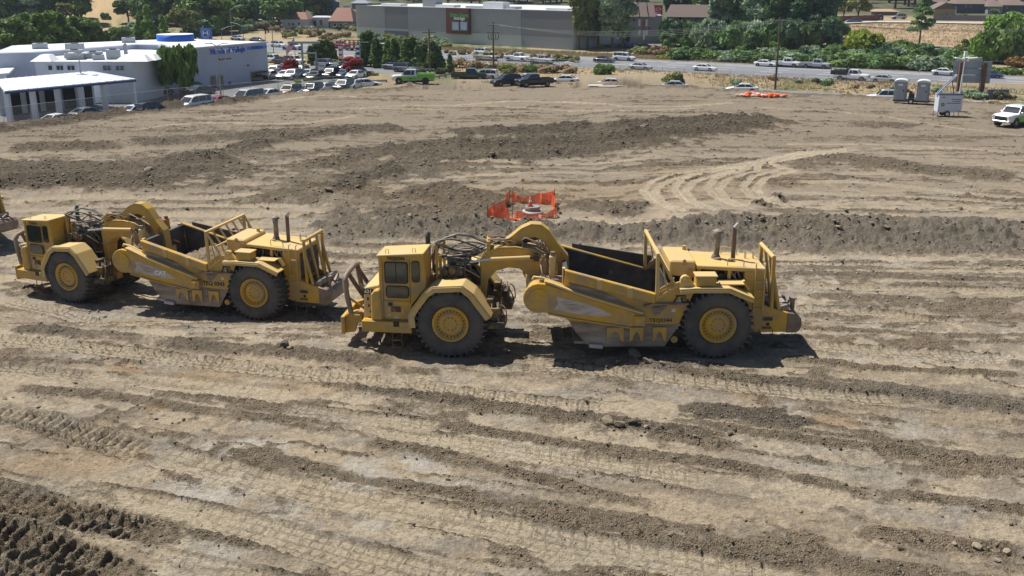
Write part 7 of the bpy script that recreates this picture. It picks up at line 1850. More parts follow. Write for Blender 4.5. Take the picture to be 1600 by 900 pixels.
# ------------------------------------------------------------------ poles, wires, lamps
M_WIRE = mat('wire', (.16, .18, .19), rough=.5, var=.05)
def pole(px, py, top, label, arms=2, r=.16, gear=False):
    P = gp(px, py); h = z_at(P, top) - P.z; t = empty('utility_pole', P); tag(t, label, 'utility pole', 'wooden utility poles')
    mb = MB(); mb.cyl((0, 0, -.3), (0, 0, h), r * 1.15, r * .75, n=10); mb.build('post', M_WOODP, t)
    for k in range(arms):
        z = h - .6 - 1.3 * k; mb = MB(); mb.beam((-1.15, 0, z), (1.15, 0, z), .10, .12); a = mb.build('cross_arm', M_WOODP, t)
        for x in (-1.05, -.5, .5, 1.05): mb = MB(); mb.cyl((x, 0, z + .05), (x, 0, z + .30), .05, n=6); mb.build('insulator', M_GALV, a)
    if gear:
        for x in (-.8, -.35, .4, .85): mb = MB(); mb.tube([(x, -.1, h - 2.2), (x * 1.2, -.15, h - 2.7), (x * .7, -.1, h - 3.2)], .07, 6); mb.build('switch_gear', M_TRIM, t)
    return P, P.z + h
p1, h1 = pole(672, 120, 45, 'utility pole with switch gear standing in the evergreen row', 1, gear=True)
p2, h2 = pole(771, 111, 34, 'utility pole in front of the storage building', 2, gear=True)
p3, h3 = pole(1211, 139, 27, 'tall utility pole right of the parked white car', 1)
def wire(a, b, sag, label, r=.016):
    mb = MB(); pts = []
    for i in range(17):
        t = i / 16; q = a.lerp(b, t); q.z -= sag * 4 * t * (1 - t); pts.append(q - a)
    mb.tube(pts, r, 5); o = mb.build('overhead_wire', M_WIRE); o.location = a; tag(o, label, 'wire', 'overhead wires')
V = Vector
pr = V((p3.x + 62, p3.y + 6, h3 - 1.2))
for k, x in enumerate((-1.0, -.4, .4, 1.0)):
    wire(V((p2.x + x, p2.y, h2 - .4)), V((p3.x + x, p3.y, h3 - .4)), 1.5 + .25 * k, 'power wire spanning between the two utility poles, strand %s' % ('one', 'two', 'three', 'four')[k])
    wire(V((p3.x + x, p3.y, h3 - .4)), pr + V((x, x * .6, 0)), 1.2 + .1 * k, 'power wire running right from the tall utility pole, strand %s' % ('one', 'two', 'three', 'four')[k])
wire(V((p3.x, p3.y - .1, h3 - 5.2)), V((pr.x, pr.y, pr.z - 5.0)), 1.0, 'low cable running right across the oleander hedge', .035)
wire(V((p3.x, p3.y - .1, h3 - 5.2)), V((p2.x, p2.y, h2 - 5.0)), 1.8, 'low cable running left from the tall utility pole', .03)
def street_lamp(px, py, top, label, arms, cat='street lamp', m=None, r=.09, name='street_lamp', arm_len=2.0, rise=.7, heads=True):
    P = gp(px, py); h = z_at(P, top) - P.z; t = empty(name, P); tag(t, label, cat, 'lamp posts'); m = m or M_GALV
    mb = MB(); mb.cyl((0, 0, -.2), (0, 0, h), r * 1.3, r * .8, n=8); mb.build('post', m, t)
    for a in arms:
        d = V((math.cos(R(a)), math.sin(R(a)), 0)); e = V((0, 0, h)) + d * arm_len + V((0, 0, rise)); mb = MB(); mb.tube([(0, 0, h - .1), tuple(V((0, 0, h)) + d * arm_len * .5 + V((0, 0, rise * .7))), tuple(e)], r * .55, 6); mb.build('arm', m, t)
        if heads: mb = MB(); mb.box((0, 0, 0), (.75, .30, .14), rz=R(a)); o = mb.build('lamp_head', M_WHITE, t, .03); o.location = e
    return t
street_lamp(133, 168, 86, 'tall lamp post with four white heads in front of the service canopy', (170, 195, -5, 20), arm_len=.9, rise=.25)
street_lamp(346, 157, 71, 'tall lamp post with white heads in front of the dealership lettering', (165, 190, 0), arm_len=1.1, rise=.3)
street_lamp(428, 88, 40, 'tall street lamp with a long arm behind the dealership', (165,), arm_len=2.6, rise=1.2)
street_lamp(363, 62, 15, 'slender street lamp arching right over the junction', (10,), arm_len=3.0, rise=1.2)
street_lamp(665, 92, 68, 'small street lamp below the storage building', (175,), arm_len=2.2, rise=.6)
for k, (px, py, top, a, lab) in enumerate(((347, 66, 46, 25, 'left signal mast arm at the junction'), (381, 66, 41, 160, 'right signal mast arm at the junction'), (415, 66, 54, 180, 'signal post nearest the dealership corner'))):
    t = street_lamp(px, py, top, lab, (a,), cat='traffic signal', name='traffic_signal', arm_len=4.0 if k < 2 else .6, rise=1.0 if k < 2 else 0, heads=False)
    for j, (x, z) in enumerate(((.2, .55), (1.0, .6))): mb = MB(); mb.bx(x - .2, x + .2, -.2, .2, z * 6 - 1.0, z * 6); mb.build('signal_head', M_TRIM, t)
for (px, py, top, w, lab) in ((481, 122, 68, 8, 'twin post sign frame between the parked cars'),):
    P = gp(px, py); t = empty('sign_frame', P); tag(t, lab, 'sign frame'); h = z_at(P, top) - P.z
    for x in (-.7, 1.6): mb = MB(); mb.bx(x - .15, x + .15, -.15, .15, 0, h if x < 0 else h * .72); mb.build('post', M_GALV, t)
    mb = MB(); mb.bx(-3.0, 2.4, -.15, .15, h, h + .35); mb.build('beam', M_HVAC, t); mb = MB(); mb.bx(-1.4, 1.7, -.12, .12, h * .70, h * .74); mb.build('beam', M_GALV, t)
for (px, py, top, lab, wd) in ((537, 112, 68, 'left banner pole with a white and red banner', 1), (564, 113, 66, 'right banner pole beside the evergreens', 2)):
    P = gp(px, py); t = empty('banner_pole', P); tag(t, lab, 'banner pole', 'banner poles'); h = z_at(P, top) - P.z
    mb = MB(); mb.cyl((0, 0, 0), (0, 0, h), .09, n=8); mb.build('post', M_GALV, t); mb = MB(); mb.beam((-1.6, 0, h), (1.6, 0, h), .15, .15); mb.build('lamp_bar', M_GALV, t)
    for k in range(6): mb = MB(); mb.bx(-.75, -.12, -.03, .03, h - .9 - k * .42, h - .52 - k * .42); mb.build('banner_block', (M_WHITE, M_REDS if wd == 1 else M_BLUT)[k % 2], t)
# flag
P = gp(463, 116); t = empty('flag_pole', P); tag(t, 'flag pole flying a striped flag with a blue corner', 'flag pole'); h = z_at(P, 50) - P.z
mb = MB(); mb.cyl((0, 0, 0), (0, 0, h), .07, .05, n=8); mb.build('pole', M_GALV, t)
def flag_pt(u, v): return V((-.08 - u * 1.5, .12 * math.sin(u * 7), h - 1.0 - v * 1.35 - u * 1.9 - .1 * math.sin(u * 6 + v)))
for k in range(13):
    mb = MB(); n = 8; vs = []
    for i in range(n + 1): vs += [flag_pt(i / n, k / 13), flag_pt(i / n, (k + 1) / 13)]
    mb.add(vs, [(2 * i, 2 * i + 1, 2 * i + 3, 2 * i + 2) for i in range(n)]); mb.build('stripe', M_REDS if k % 2 == 0 else M_WHITE, t)
mb = MB(); vs = []
for i in range(5): vs += [flag_pt(i / 10, 0) + V((0, -.03, 0)), flag_pt(i / 10, 7 / 13) + V((0, -.03, 0))]
mb.add(vs, [(2 * i, 2 * i + 1, 2 * i + 3, 2 * i + 2) for i in range(4)]); mb.build('canton', M_BLUT, t)
# blue square logo sign behind the roof, and pylon signs
P = V((*at_z(323, 60, 3.0), -3.75)); P = gp(323, 66); sg = empty('logo_sign', P); tag(sg, 'blue square sign with a white letter emblem above the dealership roof', 'sign')
z0 = z_at(P, 61.5) - P.z; z1 = z_at(P, 44.5) - P.z; w = (z1 - z0) / 2 * 1.06
mb = MB(); mb.bx(-.3, .3, -.3, .3, -.3, z0); mb.build('pole', M_GALV, sg); mb = MB(); mb.bx(-w, w, -.5, .5, z0, z1); bd = mb.build('sign_box', M_BLUE, sg)
zm = z0 + (z1 - z0) * .58; q = w * .52
for (pts) in ([(-q, -q * .75), (-q * .65, -q * .75), (-q * .48, q * .8), (-q * .9, q * .8)], [(q, -q * .75), (q * .65, -q * .75), (q * .48, q * .8), (q * .9, q * .8)], [(-q * .55, -q * .12), (q * .55, -q * .12), (q * .55, q * .18), (-q * .55, q * .18)]):
    mb = MB(); mb.prism([(x, zm + y) for x, y in pts], -.56, -.49); mb.build('emblem', M_WHITE, bd)
rr = [(-1, -1), (1, -1), (1.12, 1), (-1.12, 1)]
for a, b in zip(rr, rr[1:] + rr[:1]): mb = MB(); mb.beam((a[0] * q * 1.25, -.53, zm + a[1] * q * 1.1), (b[0] * q * 1.25, -.53, zm + b[1] * q * 1.1), .10 * q, .10 * q); mb.build('emblem', M_WHITE, bd)
text_on('HONDA', (z1 - z0) * .17, M_WHITE, bd, face_matrix((0, -.53, z0 + (z1 - z0) * .12), (1, 0, 0), (0, 0, 1)), bold=.01)
P = gp(238, 30); sg = empty('pylon_sign', P); tag(sg, 'tall stone pylon sign with pale panels among the trees', 'sign'); h = z_at(P, -4) - P.z; u = P.y / FOC
mb = MB(); mb.bx(-17 * u, -6 * u, -1, 1, -1, h); mb.build('column', mat('pylon_stone', (.27, .24, .22), rough=.8), sg); mb = MB(); mb.bx(-17 * u, 18 * u, -1.2, 1.2, h - 1.2, h); mb.build('top_beam', mat('pylon_stone', (.27, .24, .22)), sg)
for (a, b) in ((.36, .80), (.0, .33)): mb = MB(); mb.bx(-6 * u, 17 * u, -.6, .6, h * a, h * b); pp = mb.build('panel', mat('pylon_panel', (.42, .50, .62), rough=.5), sg)
mb = MB()
for k, x in enumerate((-3, -.5, 1.2, 3, 5, 7.5, 10, 13.2)): mb.bx(x * u, (x + (1.2 if k % 3 else 1.8)) * u, -.7, -.6, h * .56, h * (.68 + .05 * (k % 2)))
mb.build('print_line', M_BLUT, sg)
P = gp(543, 40); sg = empty('pole_sign', P); tag(sg, 'pale pole sign above the tiled roof left of the storage building', 'sign'); h = z_at(P, 8) - P.z; h0 = z_at(P, 18) - P.z; u = P.y / FOC
mb = MB(); mb.bx(-.2, .2, -.2, .2, -.3, h0); mb.build('pole', M_GALV, sg); mb = MB(); mb.bx(-5.5 * u, 5.5 * u, -.3, .3, h0, h); bd = mb.build('panel', mat('pale_panel', (.55, .58, .55), rough=.5), sg)
for z in (.3, .55, .78): mb = MB(); mb.bx(-4 * u, 4 * u, -.36, -.3, h0 + (h - h0) * z, h0 + (h - h0) * (z + .1)); mb.build('print_line', M_ST3, bd)
# guard rail near the green truck
def guard_rail(pts, label):
    P = [gp(*p) for p in pts]; r = empty('guard_rail', P[0]); tag(r, label, 'guard rail', 'guard rails')
    for a, b in zip(P[:-1], P[1:]):
        n = max(1, int((b - a).length / 2.2))
        for k in range(n + 1): q = a.lerp(b, k / n); mb = MB(); mb.bx(-.1, .1, -.1, .1, -.2, .75); o = mb.build('post', M_WOODP, r); o.location = q - P[0]
        mb = MB(); mb.beam(a - P[0] + V((0, -.12, .62)), b - P[0] + V((0, -.12, .62)), .08, .32); mb.build('rail', M_GALV, r)
guard_rail([(676, 127), (706, 121), (735, 122), (768, 126)], 'metal guard rail with wooden posts right of the green truck')
guard_rail([(566, 133), (604, 132)], 'short metal guard rail left of the green truck')

# ------------------------------------------------------------------ traffic and parked cars
FWDEG = math.degrees(math.atan2(FW_D[1], FW_D[0])); g = 'traffic on the highway'
for (k, px, py, c, lab) in (('pickup', 760, 95, 'tan', 'tan pickup on the highway left of the utility pole'), ('suv', 756, 86, 'white', 'white SUV in the far lane behind the tan pickup'), ('pickup', 808, 96, 'white', 'white crew cab pickup on the highway'), ('pickup', 846, 100, 'silver', 'silver crew cab pickup right of the white one on the highway'),
        ('van', 975, 95, 'white', 'white van in the far lane below the motel'), ('sedan', 944, 98, 'dark', 'dark car in the far lane behind a round bush'), ('sedan', 1001, 109, 'silver', 'silver sedan on the highway below the motel sign'), ('sedan', 1101, 111, 'white', 'white sedan on the highway in front of the hedge'),
        ('sedan', 1196, 104, 'white', 'small white car in the far lane left of the tall pole'), ('pickup', 1228, 105, 'white', 'white pickup in the far lane right of the tall pole'), ('pickup', 1274, 107, 'silver', 'silver pickup in the far lane along the hedge'), ('sedan', 1382, 129, 'silver', 'pale silver sedan behind the flatbed truck lane'),
        ('sedan', 1476, 118, 'white', 'white car in the far lane left of the billboard'), ('sedan', 1546, 122, 'blue', 'blue car half hidden behind the billboard'), ('suv', 436, 74, 'white', 'white SUV waiting behind the dealership corner'), ('pickup', 456, 78, 'white', 'white pickup behind the flag'), ('pickup', 530, 76, 'red', 'red pickup towing a red trailer'), ('suv', 598, 78, 'white', 'white SUV seen between the evergreens'), ('sedan', 402, 66, 'slate', 'dark car crossing the junction'), ('sedan', 372, 63, 'silver', 'silver car at the junction')):
    car(k, px, py, FWDEG, c, lab, g, name='moving_car' if k != 'pickup' else 'pickup_truck')
# flatbed truck
P = gp(1330, 126); t = CAR['pickup'].spawn('flatbed_truck', P, R(FWDEG), 1.05, 'white cab truck with a dark flatbed of gear on the highway', 'truck', g, paint=PA['white'])
mb = MB(); mb.bx(-3.4, -.6, -1.08, 1.08, 1.0, 1.2); bd = mb.build('flatbed', M_TRIM, t)
for s in (-1, 1): mb = MB(); mb.bx(-3.4, -.6, *sorted((s * 1.04, s * 1.1)), 1.2, 1.75); mb.build('side_board', PA['dark'], bd)
mb = MB(); mb.bx(-.8, -.6, -1.05, 1.05, 1.2, 2.2); mb.build('headboard', M_TRIM, bd); mb = MB()
for k in range(9): mb.box((rng.uniform(-3, -1), rng.uniform(-.7, .7), rng.uniform(1.3, 1.8)), (.5, .4, .4), rz=rng.random()); 
mb.build('load', PA['grey'], bd)
P = gp(550, 79); t = empty('red_trailer', P, R(FWDEG)); tag(t, 'red car trailer with upright ramps behind the red pickup', 'trailer')
mb = MB(); mb.bx(-3, 3, -1.1, 1.1, .55, .75); mb.build('deck', PA['red'], t)
for x in (-2.8, -1.4, 0, 1.4, 2.8):
    for s in (-1, 1): mb = MB(); mb.bx(x - .12, x + .12, *sorted((s * 1.0, s * 1.1)), .75, 2.6); mb.build('stake', PA['red'], t)
mb = MB(); mb.bx(-3, 3, -1.1, 1.1, 2.5, 2.65); mb.build('upper_frame', PA['red'], t)
for x in (-.6, .6):
    for s in (-1, 1): mb = MB(); mb.lathe([(.001, -.1), (.38, -.1), (.4, 0), (.38, .1), (.001, .1)], (x, s * 1.05, .4), 16); mb.build('wheel', M_CTYRE, t)
# frontage road cars (only their tops show above the dirt edge)
HC = dict(sedan=1.43, suv=1.76, pickup=1.88, van=1.88)
def car_top(kind, px, ytop, deg, col, label, group, name=None, zr=None):
    zr = -3.25
    x, y = at_z(px, ytop, zr + HC[kind])
    return CAR[kind].spawn(name or NAME[kind], (x, y, zr), R(deg), 1.0, label, CAT[kind], group, paint=PA[col])
g = 'cars along the frontage road'
for (k, px, yt, dg, c, lab) in (('sedan', 881, 117, 172, 'white', 'white sedan with its windows above the dirt edge, right of the dark pickup'), ('sedan', 951, 122, 172, 'white', 'white sedan above the pale slab'), ('sedan', 1051, 126, 170, 'silver', 'silver sedan in front of a rounded bush'), ('sedan', 1160, 130, 168, 'white', 'white hatchback left of the orange sandbags'),
        ('suv', 1384, 139.5, 164, 'white', 'white SUV beside the portable toilets'), ('sedan', 822, 115, 176, 'white', 'white sedan behind the two dark vehicles'), ('pickup', 733, 107, -4, 'green', 'dark green pickup beside the guard rail'), ('suv', 757, 107.5, 170, 'white', 'white and dark SUV at the foot of the utility pole')):
    car_top(k, px, yt, dg, c, lab, g)
# dealership lot
g = 'cars parked at the dealership'; NTH = ('first', 'second', 'third', 'fourth', 'fifth', 'sixth', 'seventh', 'eighth', 'ninth', 'tenth', 'eleventh', 'twelfth', 'thirteenth', 'fourteenth', 'fifteenth', 'sixteenth', 'seventeenth')
CN = dict(white='white', silver='silver', grey='grey', dark='dark', black='black', blue='blue', teal='teal', red='red', tan='beige', navy='navy', slate='slate grey', green='green')
row = [('sedan', 92, 177, 62, 'white'), ('sedan', 137, 167, 62, 'grey'), ('sedan', 216, 163, 60, 'white'), ('suv', 236, 158, 62, 'dark'), ('van', 302, 149, 240, 'white'), ('sedan', 345, 149, 62, 'red'), ('van', 386, 139, 240, 'silver'), ('sedan', 424, 138, 60, 'white'), ('suv', 452, 131, 250, 'tan'), ('sedan', 474, 132.5, 252, 'slate'), ('suv', 487, 128.5, 252, 'dark'), ('sedan', 504, 129.5, 250, 'white'), ('sedan', 521, 126, 250, 'navy'), ('suv', 537, 123, 250, 'dark'), ('sedan', 551, 124.5, 252, 'white'), ('sedan', 571, 122.5, 20, 'white')]
for i, (k, px, yt, dg, c) in enumerate(row): car_top(k, px, yt, dg, c, '%s %s, %s from the left in the row along the dirt edge' % (CN[c], dict(sedan='sedan', suv='SUV', van='wagon', pickup='pickup')[k], NTH[i]), g)
row2 = [('suv', 430, 118, 255, 'white'), ('sedan', 447, 123, 255, 'white'), ('suv', 469, 118, 255, 'white'), ('sedan', 482, 121, 255, 'silver'), ('sedan', 506, 120, 255, 'teal'), ('sedan', 529, 120, 250, 'grey'), ('sedan', 547, 120, 250, 'white'), ('suv', 562, 119, 20, 'silver')]
for i, (k, px, py, dg, c) in enumerate(row2): car(k, px, py, dg, c, '%s %s, %s from the left in the second row of the car park' % (CN[c], dict(sedan='sedan', suv='SUV')[k], NTH[i]), g)
row2b = [('sedan', 420, 124, 255, 'grey'), ('sedan', 438, 119, 255, 'dark'), ('suv', 458, 124, 255, 'silver'), ('sedan', 494, 124, 255, 'dark'), ('suv', 518, 122, 252, 'black'), ('sedan', 538, 121, 250, 'blue'), ('sedan', 556, 123, 250, 'white')]
for i, (k, px, py, dg, c) in enumerate(row2b): car(k, px, py, dg, c, '%s %s, %s from the left in the middle row of the car park' % (CN[c], dict(sedan='sedan', suv='SUV')[k], NTH[i]), g)
row3 = [('sedan', 446, 111, 250, 'blue'), ('sedan', 506, 112, 250, 'dark'), ('sedan', 524, 114, 250, 'navy'), ('pickup', 541, 112, 250, 'black')]
for i, (k, px, py, dg, c) in enumerate(row3): car(k, px, py, dg, c, '%s %s, %s from the left in the back row near the red leaved trees' % (CN[c], dict(sedan='sedan', pickup='pickup')[k], NTH[i]), g)
for (k, px, py, dg, c, lab) in (('suv', 428, 98, -30, 'white', 'white SUV at the lot exit beside the dealership corner'), ('sedan', 443, 100, -30, 'dark', 'dark car behind the left red leaved tree'), ('suv', 460, 100, -30, 'white', 'white SUV behind the left red leaved tree'), ('suv', 511, 106, -25, 'grey', 'grey SUV driving past the middle of the lot'), ('sedan', 617, 109, -25, 'slate', 'slate grey sedan leading on the lot road below the evergreens'), ('suv', 634, 113, -25, 'slate', 'slate SUV following behind the green truck on the lot road'),
        ('sedan', 315, 148, 62, 'teal', 'dark teal car beside the dealership wall'), ('suv', 186, 157, 62, 'black', 'black SUV under the right end of the service canopy'), ('van', 246, 151, 62, 'dark', 'dark van in front of the weeping tree'), ('suv', 305, 146, 62, 'dark', 'dark SUV right of the weeping tree')):
    car(k, px, py, dg, c, lab, g)
g = 'cars at the motel and on the rise'
for (k, px, py, dg, c, lab) in (('sedan', 978, 74, 10, 'navy', 'navy car leftmost in the motel car park'), ('sedan', 992, 75, 10, 'blue', 'blue car second in the motel car park'), ('sedan', 1006, 76, 10, 'dark', 'dark car rightmost in the motel car park'), ('sedan', 1088, 65, -10, 'white', 'white car under the motel trees'), ('suv', 1106, 64, -10, 'red', 'red SUV under the motel trees'), ('sedan', 1122, 65, -10, 'red', 'red car right of the red SUV at the motel'),
        ('sedan', 1334, 35.5, 175, 'slate', 'slate car parked on the upper street'), ('suv', 1372, 31, 90, 'dark', 'dark SUV parked end on by the board fence'), ('suv', 1404, 30, 175, 'silver', 'silver SUV left of the pine on the upper street'), ('sedan', 405, 24, 175, 'silver', 'silver car parked at the foot of the hill street')):
    car(k, px, py, dg, c, lab, g)
# ------------------------------------------------------------------ trees, hedges, verge
for i, (px, py, tp, c) in enumerate(((8, 74, 30, 'mid'), (34, 72, 20, 'fresh'), (58, 70, 16, 'mid'), (92, 70, 14, 'mid'), (112, 68, 20, 'fresh'), (130, 66, 24, 'mid'), (178, 66, 38, 'mid'), (204, 64, 30, 'grey'))): plant('bush', px, py, tp, c, 'full rounded tree in the second row behind the dealership, %s from the left' % NTH[i], 'second row of trees behind the dealership', .95)
g = 'green trees behind the dealership'
for i, (px, py, tp, c, kd, w) in enumerate(((4, 84, 42, 'mid', 'broad', 1.1), (26, 82, 28, 'mid', 'broad', 1.0), (46, 80, 22, 'fresh', 'cone', 1.25), (66, 79, 22, 'fresh', 'cone', 1.3), (84, 78, 18, 'fresh', 'cone', 1.3), (102, 76, 22, 'mid', 'cone', 1.3), (120, 74, 26, 'mid', 'cone', 1.2), (138, 73, 26, 'mid', 'broad', .9), (154, 71, 32, 'mid', 'cone', 1.1), (168, 70, 48, 'fresh', 'cone', 1.1), (192, 68, 40, 'mid', 'broad', .9))):
    plant(kd, px, py, tp, c, 'leafy green tree behind the dealership, %s from the left' % NTH[i], g, w * 1.45)
for i, (px, tp) in enumerate(((219, 24), (234, 9), (256, 24))): plant('cone', px, 66, tp, 'fresh', '%s of three bright green pointed trees below the pylon sign' % ('left', 'tallest', 'right')[i], 'pointed trees', 1.15)
plant('broad', 290, 64, 8, 'olive', 'large olive green tree right of the pointed trees', None, 1.15)
plant('palm', 50, 44, 3, 'grey', 'left palm on the slope behind the dealership', 'palms', 1.3); plant('palm', 104, 44, 3, 'olive', 'right palm on the slope behind the dealership', 'palms', 1.3)
plant('weeping', 283, 153, 71, 'mid', 'weeping tree in front of the dealership wall', None, 1.0)
plant('bush', 166, 30, 18, 'dark', 'single dark bush on the golden hillside', None, .8)
g = 'distant trees on the wooded rise'
k = 0
rg = random.Random(12)
for (x0, x1, y0, y1, n, cs, kinds) in ((-60, 132, 2, 46, 44, ('dark', 'deep', 'mid', 'grey'), ('broad', 'tall')), (200, 345, 0, 42, 38, ('deep', 'dark', 'mid', 'grey'), ('broad', 'tall')), (300, 345, 25, 55, 10, ('mid', 'fresh', 'dark'), ('broad',)), (420, 500, -4, 12, 16, ('mid', 'dark', 'deep'), ('broad',)), (440, 500, 14, 28, 8, ('mid', 'fresh', 'deep'), ('broad',)), (380, 445, 32, 46, 10, ('dark', 'mid', 'deep', 'sage'), ('broad', 'bush')),
                                (520, 900, -8, 8, 44, ('dark', 'deep', 'mid', 'rust'), ('broad', 'tall')), (900, 1000, 0, 30, 8, ('dark', 'grey'), ('tall', 'broad')), (1100, 1460, -8, 14, 40, ('deep', 'dark', 'grey', 'mid'), ('broad', 'tall')), (1460, 1660, -8, 3, 20, ('deep', 'dark', 'mid'), ('broad',)), (-60, 40, 20, 60, 8, ('deep', 'dark'), ('broad',))):
    for j in range(n):
        px = x0 + (x1 - x0) * (j + rg.random()) / n; py = rg.uniform(y0, y1); kd = rg.choice(kinds); c = rg.choice(cs); k += 1
        P = gp(px, max(py, -8)); hh = rg.uniform(9, 15) if kd != 'tall' else rg.uniform(14, 20)
        if kd == 'bush': hh = rg.uniform(2.5, 5)
        s = hh / HGT[kd]; K = TK[kd][k % len(TK[kd])]
        side = 'on the far left' if px < 200 else 'above the dealership' if px < 350 else 'round the hill street' if px < 500 else 'behind the storage building' if px < 900 else 'behind the motel' if px < 1100 else 'above the grass bank'
        K.spawn(PNAME[kd], P, rg.uniform(0, 6.28), (s * 1.3, s * 1.3, s), '%s tree of the wooded backdrop %s' % (dict(dark='dark green', deep='deep green', mid='mid green', grey='grey green', fresh='fresh green', sage='sage green', rust='rust tinted')[c], side), 'tree' if kd != 'bush' else 'bush', g + ' ' + side, paint=LF[c])
plant('broad', 392, 22, -2, 'deep', 'dark tree beside the red house', None, 1.0); plant('broad', 492, 28, 4, 'lime', 'bright green tree above the tiled roofs', None, 1.2); plant('bush', 484, 50, 36, 'pale', 'pale pampas grass clump beside the white house', None, .9)
g = 'clump of slim evergreens'
for i, (px, py, tp) in enumerate(((486, 102, 72), (494, 101, 68), (503, 101, 62), (512, 101, 62), (520, 100, 66))): plant('column', px, py, tp, 'mid', 'slim evergreen, %s from the left in the clump above the car park' % NTH[i], g, 1.7)
g = 'row of slim evergreens'
for i, (px, py, tp) in enumerate(((570, 104, 56), (579, 104, 54), (589, 106, 66), (598, 106, 74), (608, 107, 68), (617, 108, 66), (627, 108, 74), (636, 109, 66), (645, 109, 64), (654, 110, 76), (663, 110, 74), (676, 111, 70), (686, 111, 76))): plant('column', px, py, tp - 5, 'mid' if i % 3 else 'dark', 'slim evergreen, %s from the left in the long row by the lot road' % NTH[i], g, 1.5)
plant('column', 703, 115, 85, 'mid', 'small evergreen standing alone right of the long row', None, 1.3)
for (px, py, tp, w, lab) in ((453, 121, 92, 1.15, 'red leaved tree beside the flag pole'), (553, 120, 86, 1.3, 'larger red leaved tree among the parked cars'), (495, 119, 106, .9, 'small red leaved tree in the middle of the car park')): plant('broad', px, py, tp, 'plum', lab, 'red leaved trees', w)
for i, (px, py) in enumerate(((465, 129), (478, 127), (490, 126), (577, 119), (586, 119))): plant('bush', px, py, py - 6, 'lime', 'low lime green planting in the car park, %s from the left' % NTH[i], 'car park planting', 1.3)
for i, px in enumerate((464, 472, 480)): plant('bush', px, 111, 104, 'dark', 'clipped dark hedge plant by the flag, %s from the left' % NTH[i], 'flag hedge', 1.0)
# storage to motel: tall trees
g = 'tall trees between storage and motel'
for i, (px, py, tp, c, w) in enumerate(((905, 78, -30, 'olive', .8), (918, 77, -34, 'mid', .8), (934, 74, -30, 'grey', .9), (957, 78, -26, 'grey', 1.0), (972, 77, -14, 'grey', 1.0))): plant('tall', px, py, tp, c, 'tall tree, %s from the left beside the storage building' % NTH[i], g, w)
plant('bush', 937, 76, 66, 'lime', 'lime green bush at the foot of the tall trees', None, .8)
plant('broad', 1044, 86, 46, 'dark', 'dense dark bush like tree below the motel sign', None, .95); plant('bush', 1040, 92, 83, 'lime', 'lime green bush below the dark one at the motel', None, 2.2)
g = 'big trees at the motel'
for i, (px, py, tp, c, kd, w) in enumerate(((1046, 60, -18, 'deep', 'tall', 1.0), (1070, 60, -14, 'deep', 'tall', 1.1), (1096, 62, -20, 'dark', 'tall', 1.1), (1122, 68, -22, 'grey', 'tall', 1.2), (1150, 68, -22, 'dark', 'tall', 1.2), (1178, 70, -24, 'grey', 'tall', 1.2), (1212, 72, -22, 'dark', 'tall', 1.25), (1240, 72, -20, 'deep', 'tall', 1.2), (1272, 70, -24, 'deep', 'tall', 1.2), (1296, 60, -14, 'deep', 'tall', 1.1))): plant(kd, px, py, tp, c, 'large dark tree, %s from the left along the motel' % NTH[i], g, w)
for i, (px, py, tp, c) in enumerate(((1056, 72, 22, 'deep'), (1082, 74, 26, 'dark'), (1108, 76, 20, 'grey'), (1136, 78, 18, 'dark'), (1164, 78, 24, 'grey'), (1196, 78, 22, 'dark'), (1226, 78, 20, 'deep'), (1256, 76, 16, 'dark'), (1284, 74, 14, 'deep'), (1308, 66, 20, 'dark'))): plant('bush', px, py, tp, c, 'dense low crowned tree, %s from the left in front of the motel wing' % NTH[i], 'low crowned trees at the motel', .62)
for i, (px, py, tp, c) in enumerate(((1346, 84, 44, 'lime'), (1306, 84, 64, 'mid'), (1374, 86, 62, 'deep'), (1406, 86, 58, 'mid'), (1442, 86, 64, 'dark'), (1478, 88, 70, 'grey'), (1508, 90, 66, 'olive'))): plant('bush', px, py, tp, c, 'rounded shrub, %s from the left between hedge and grass bank' % NTH[i], 'rounded shrubs below the bank', 1.0)
for i, (px, py, tp, c) in enumerate(((1548, 98, 30, 'fresh'), (1572, 98, 22, 'mid'), (1592, 98, 40, 'dark'))): plant('bush', px, py, tp, c, 'lower foliage mass of the bright tree at the right, %s from the left' % NTH[i], 'foliage at the right', .62)
for i, (px, py, tp, c) in enumerate(((306, 62, 26, 'deep'), (318, 56, 18, 'dark'), (332, 54, 14, 'mid'), (344, 50, 10, 'fresh'), (300, 40, 2, 'deep'), (322, 36, 0, 'dark'), (370, 46, 26, 'dark'), (352, 44, 22, 'deep'), (386, 46, 28, 'mid'))): plant('bush', px, py, tp, c, 'rounded tree, %s from the left behind the blue logo sign' % NTH[i], 'rounded trees by the junction', .85)
plant('broad', 1178, 86, 46, 'dark', 'broad dark shrub tree behind the hedge', None, 1.1); plant('broad', 1210, 84, 62, 'fresh', 'light green shrub left of the tall pole', None, 1.0)
for i, px in enumerate(range(1080, 1560, 17)):
    P = gp(px, 90 + (px - 1080) * .012 - (i % 3) * 2); plant('bush', 0, 0, 66 + (i * 7) % 11 + (px - 1080) * .008, ('dark', 'mid', 'deep', 'grey')[i % 4], '%s shrub behind the oleander hedge' % ('dark green', 'mid green', 'deep green', 'grey green')[i % 4], 'shrubs behind the hedge', 1.15, P=P)
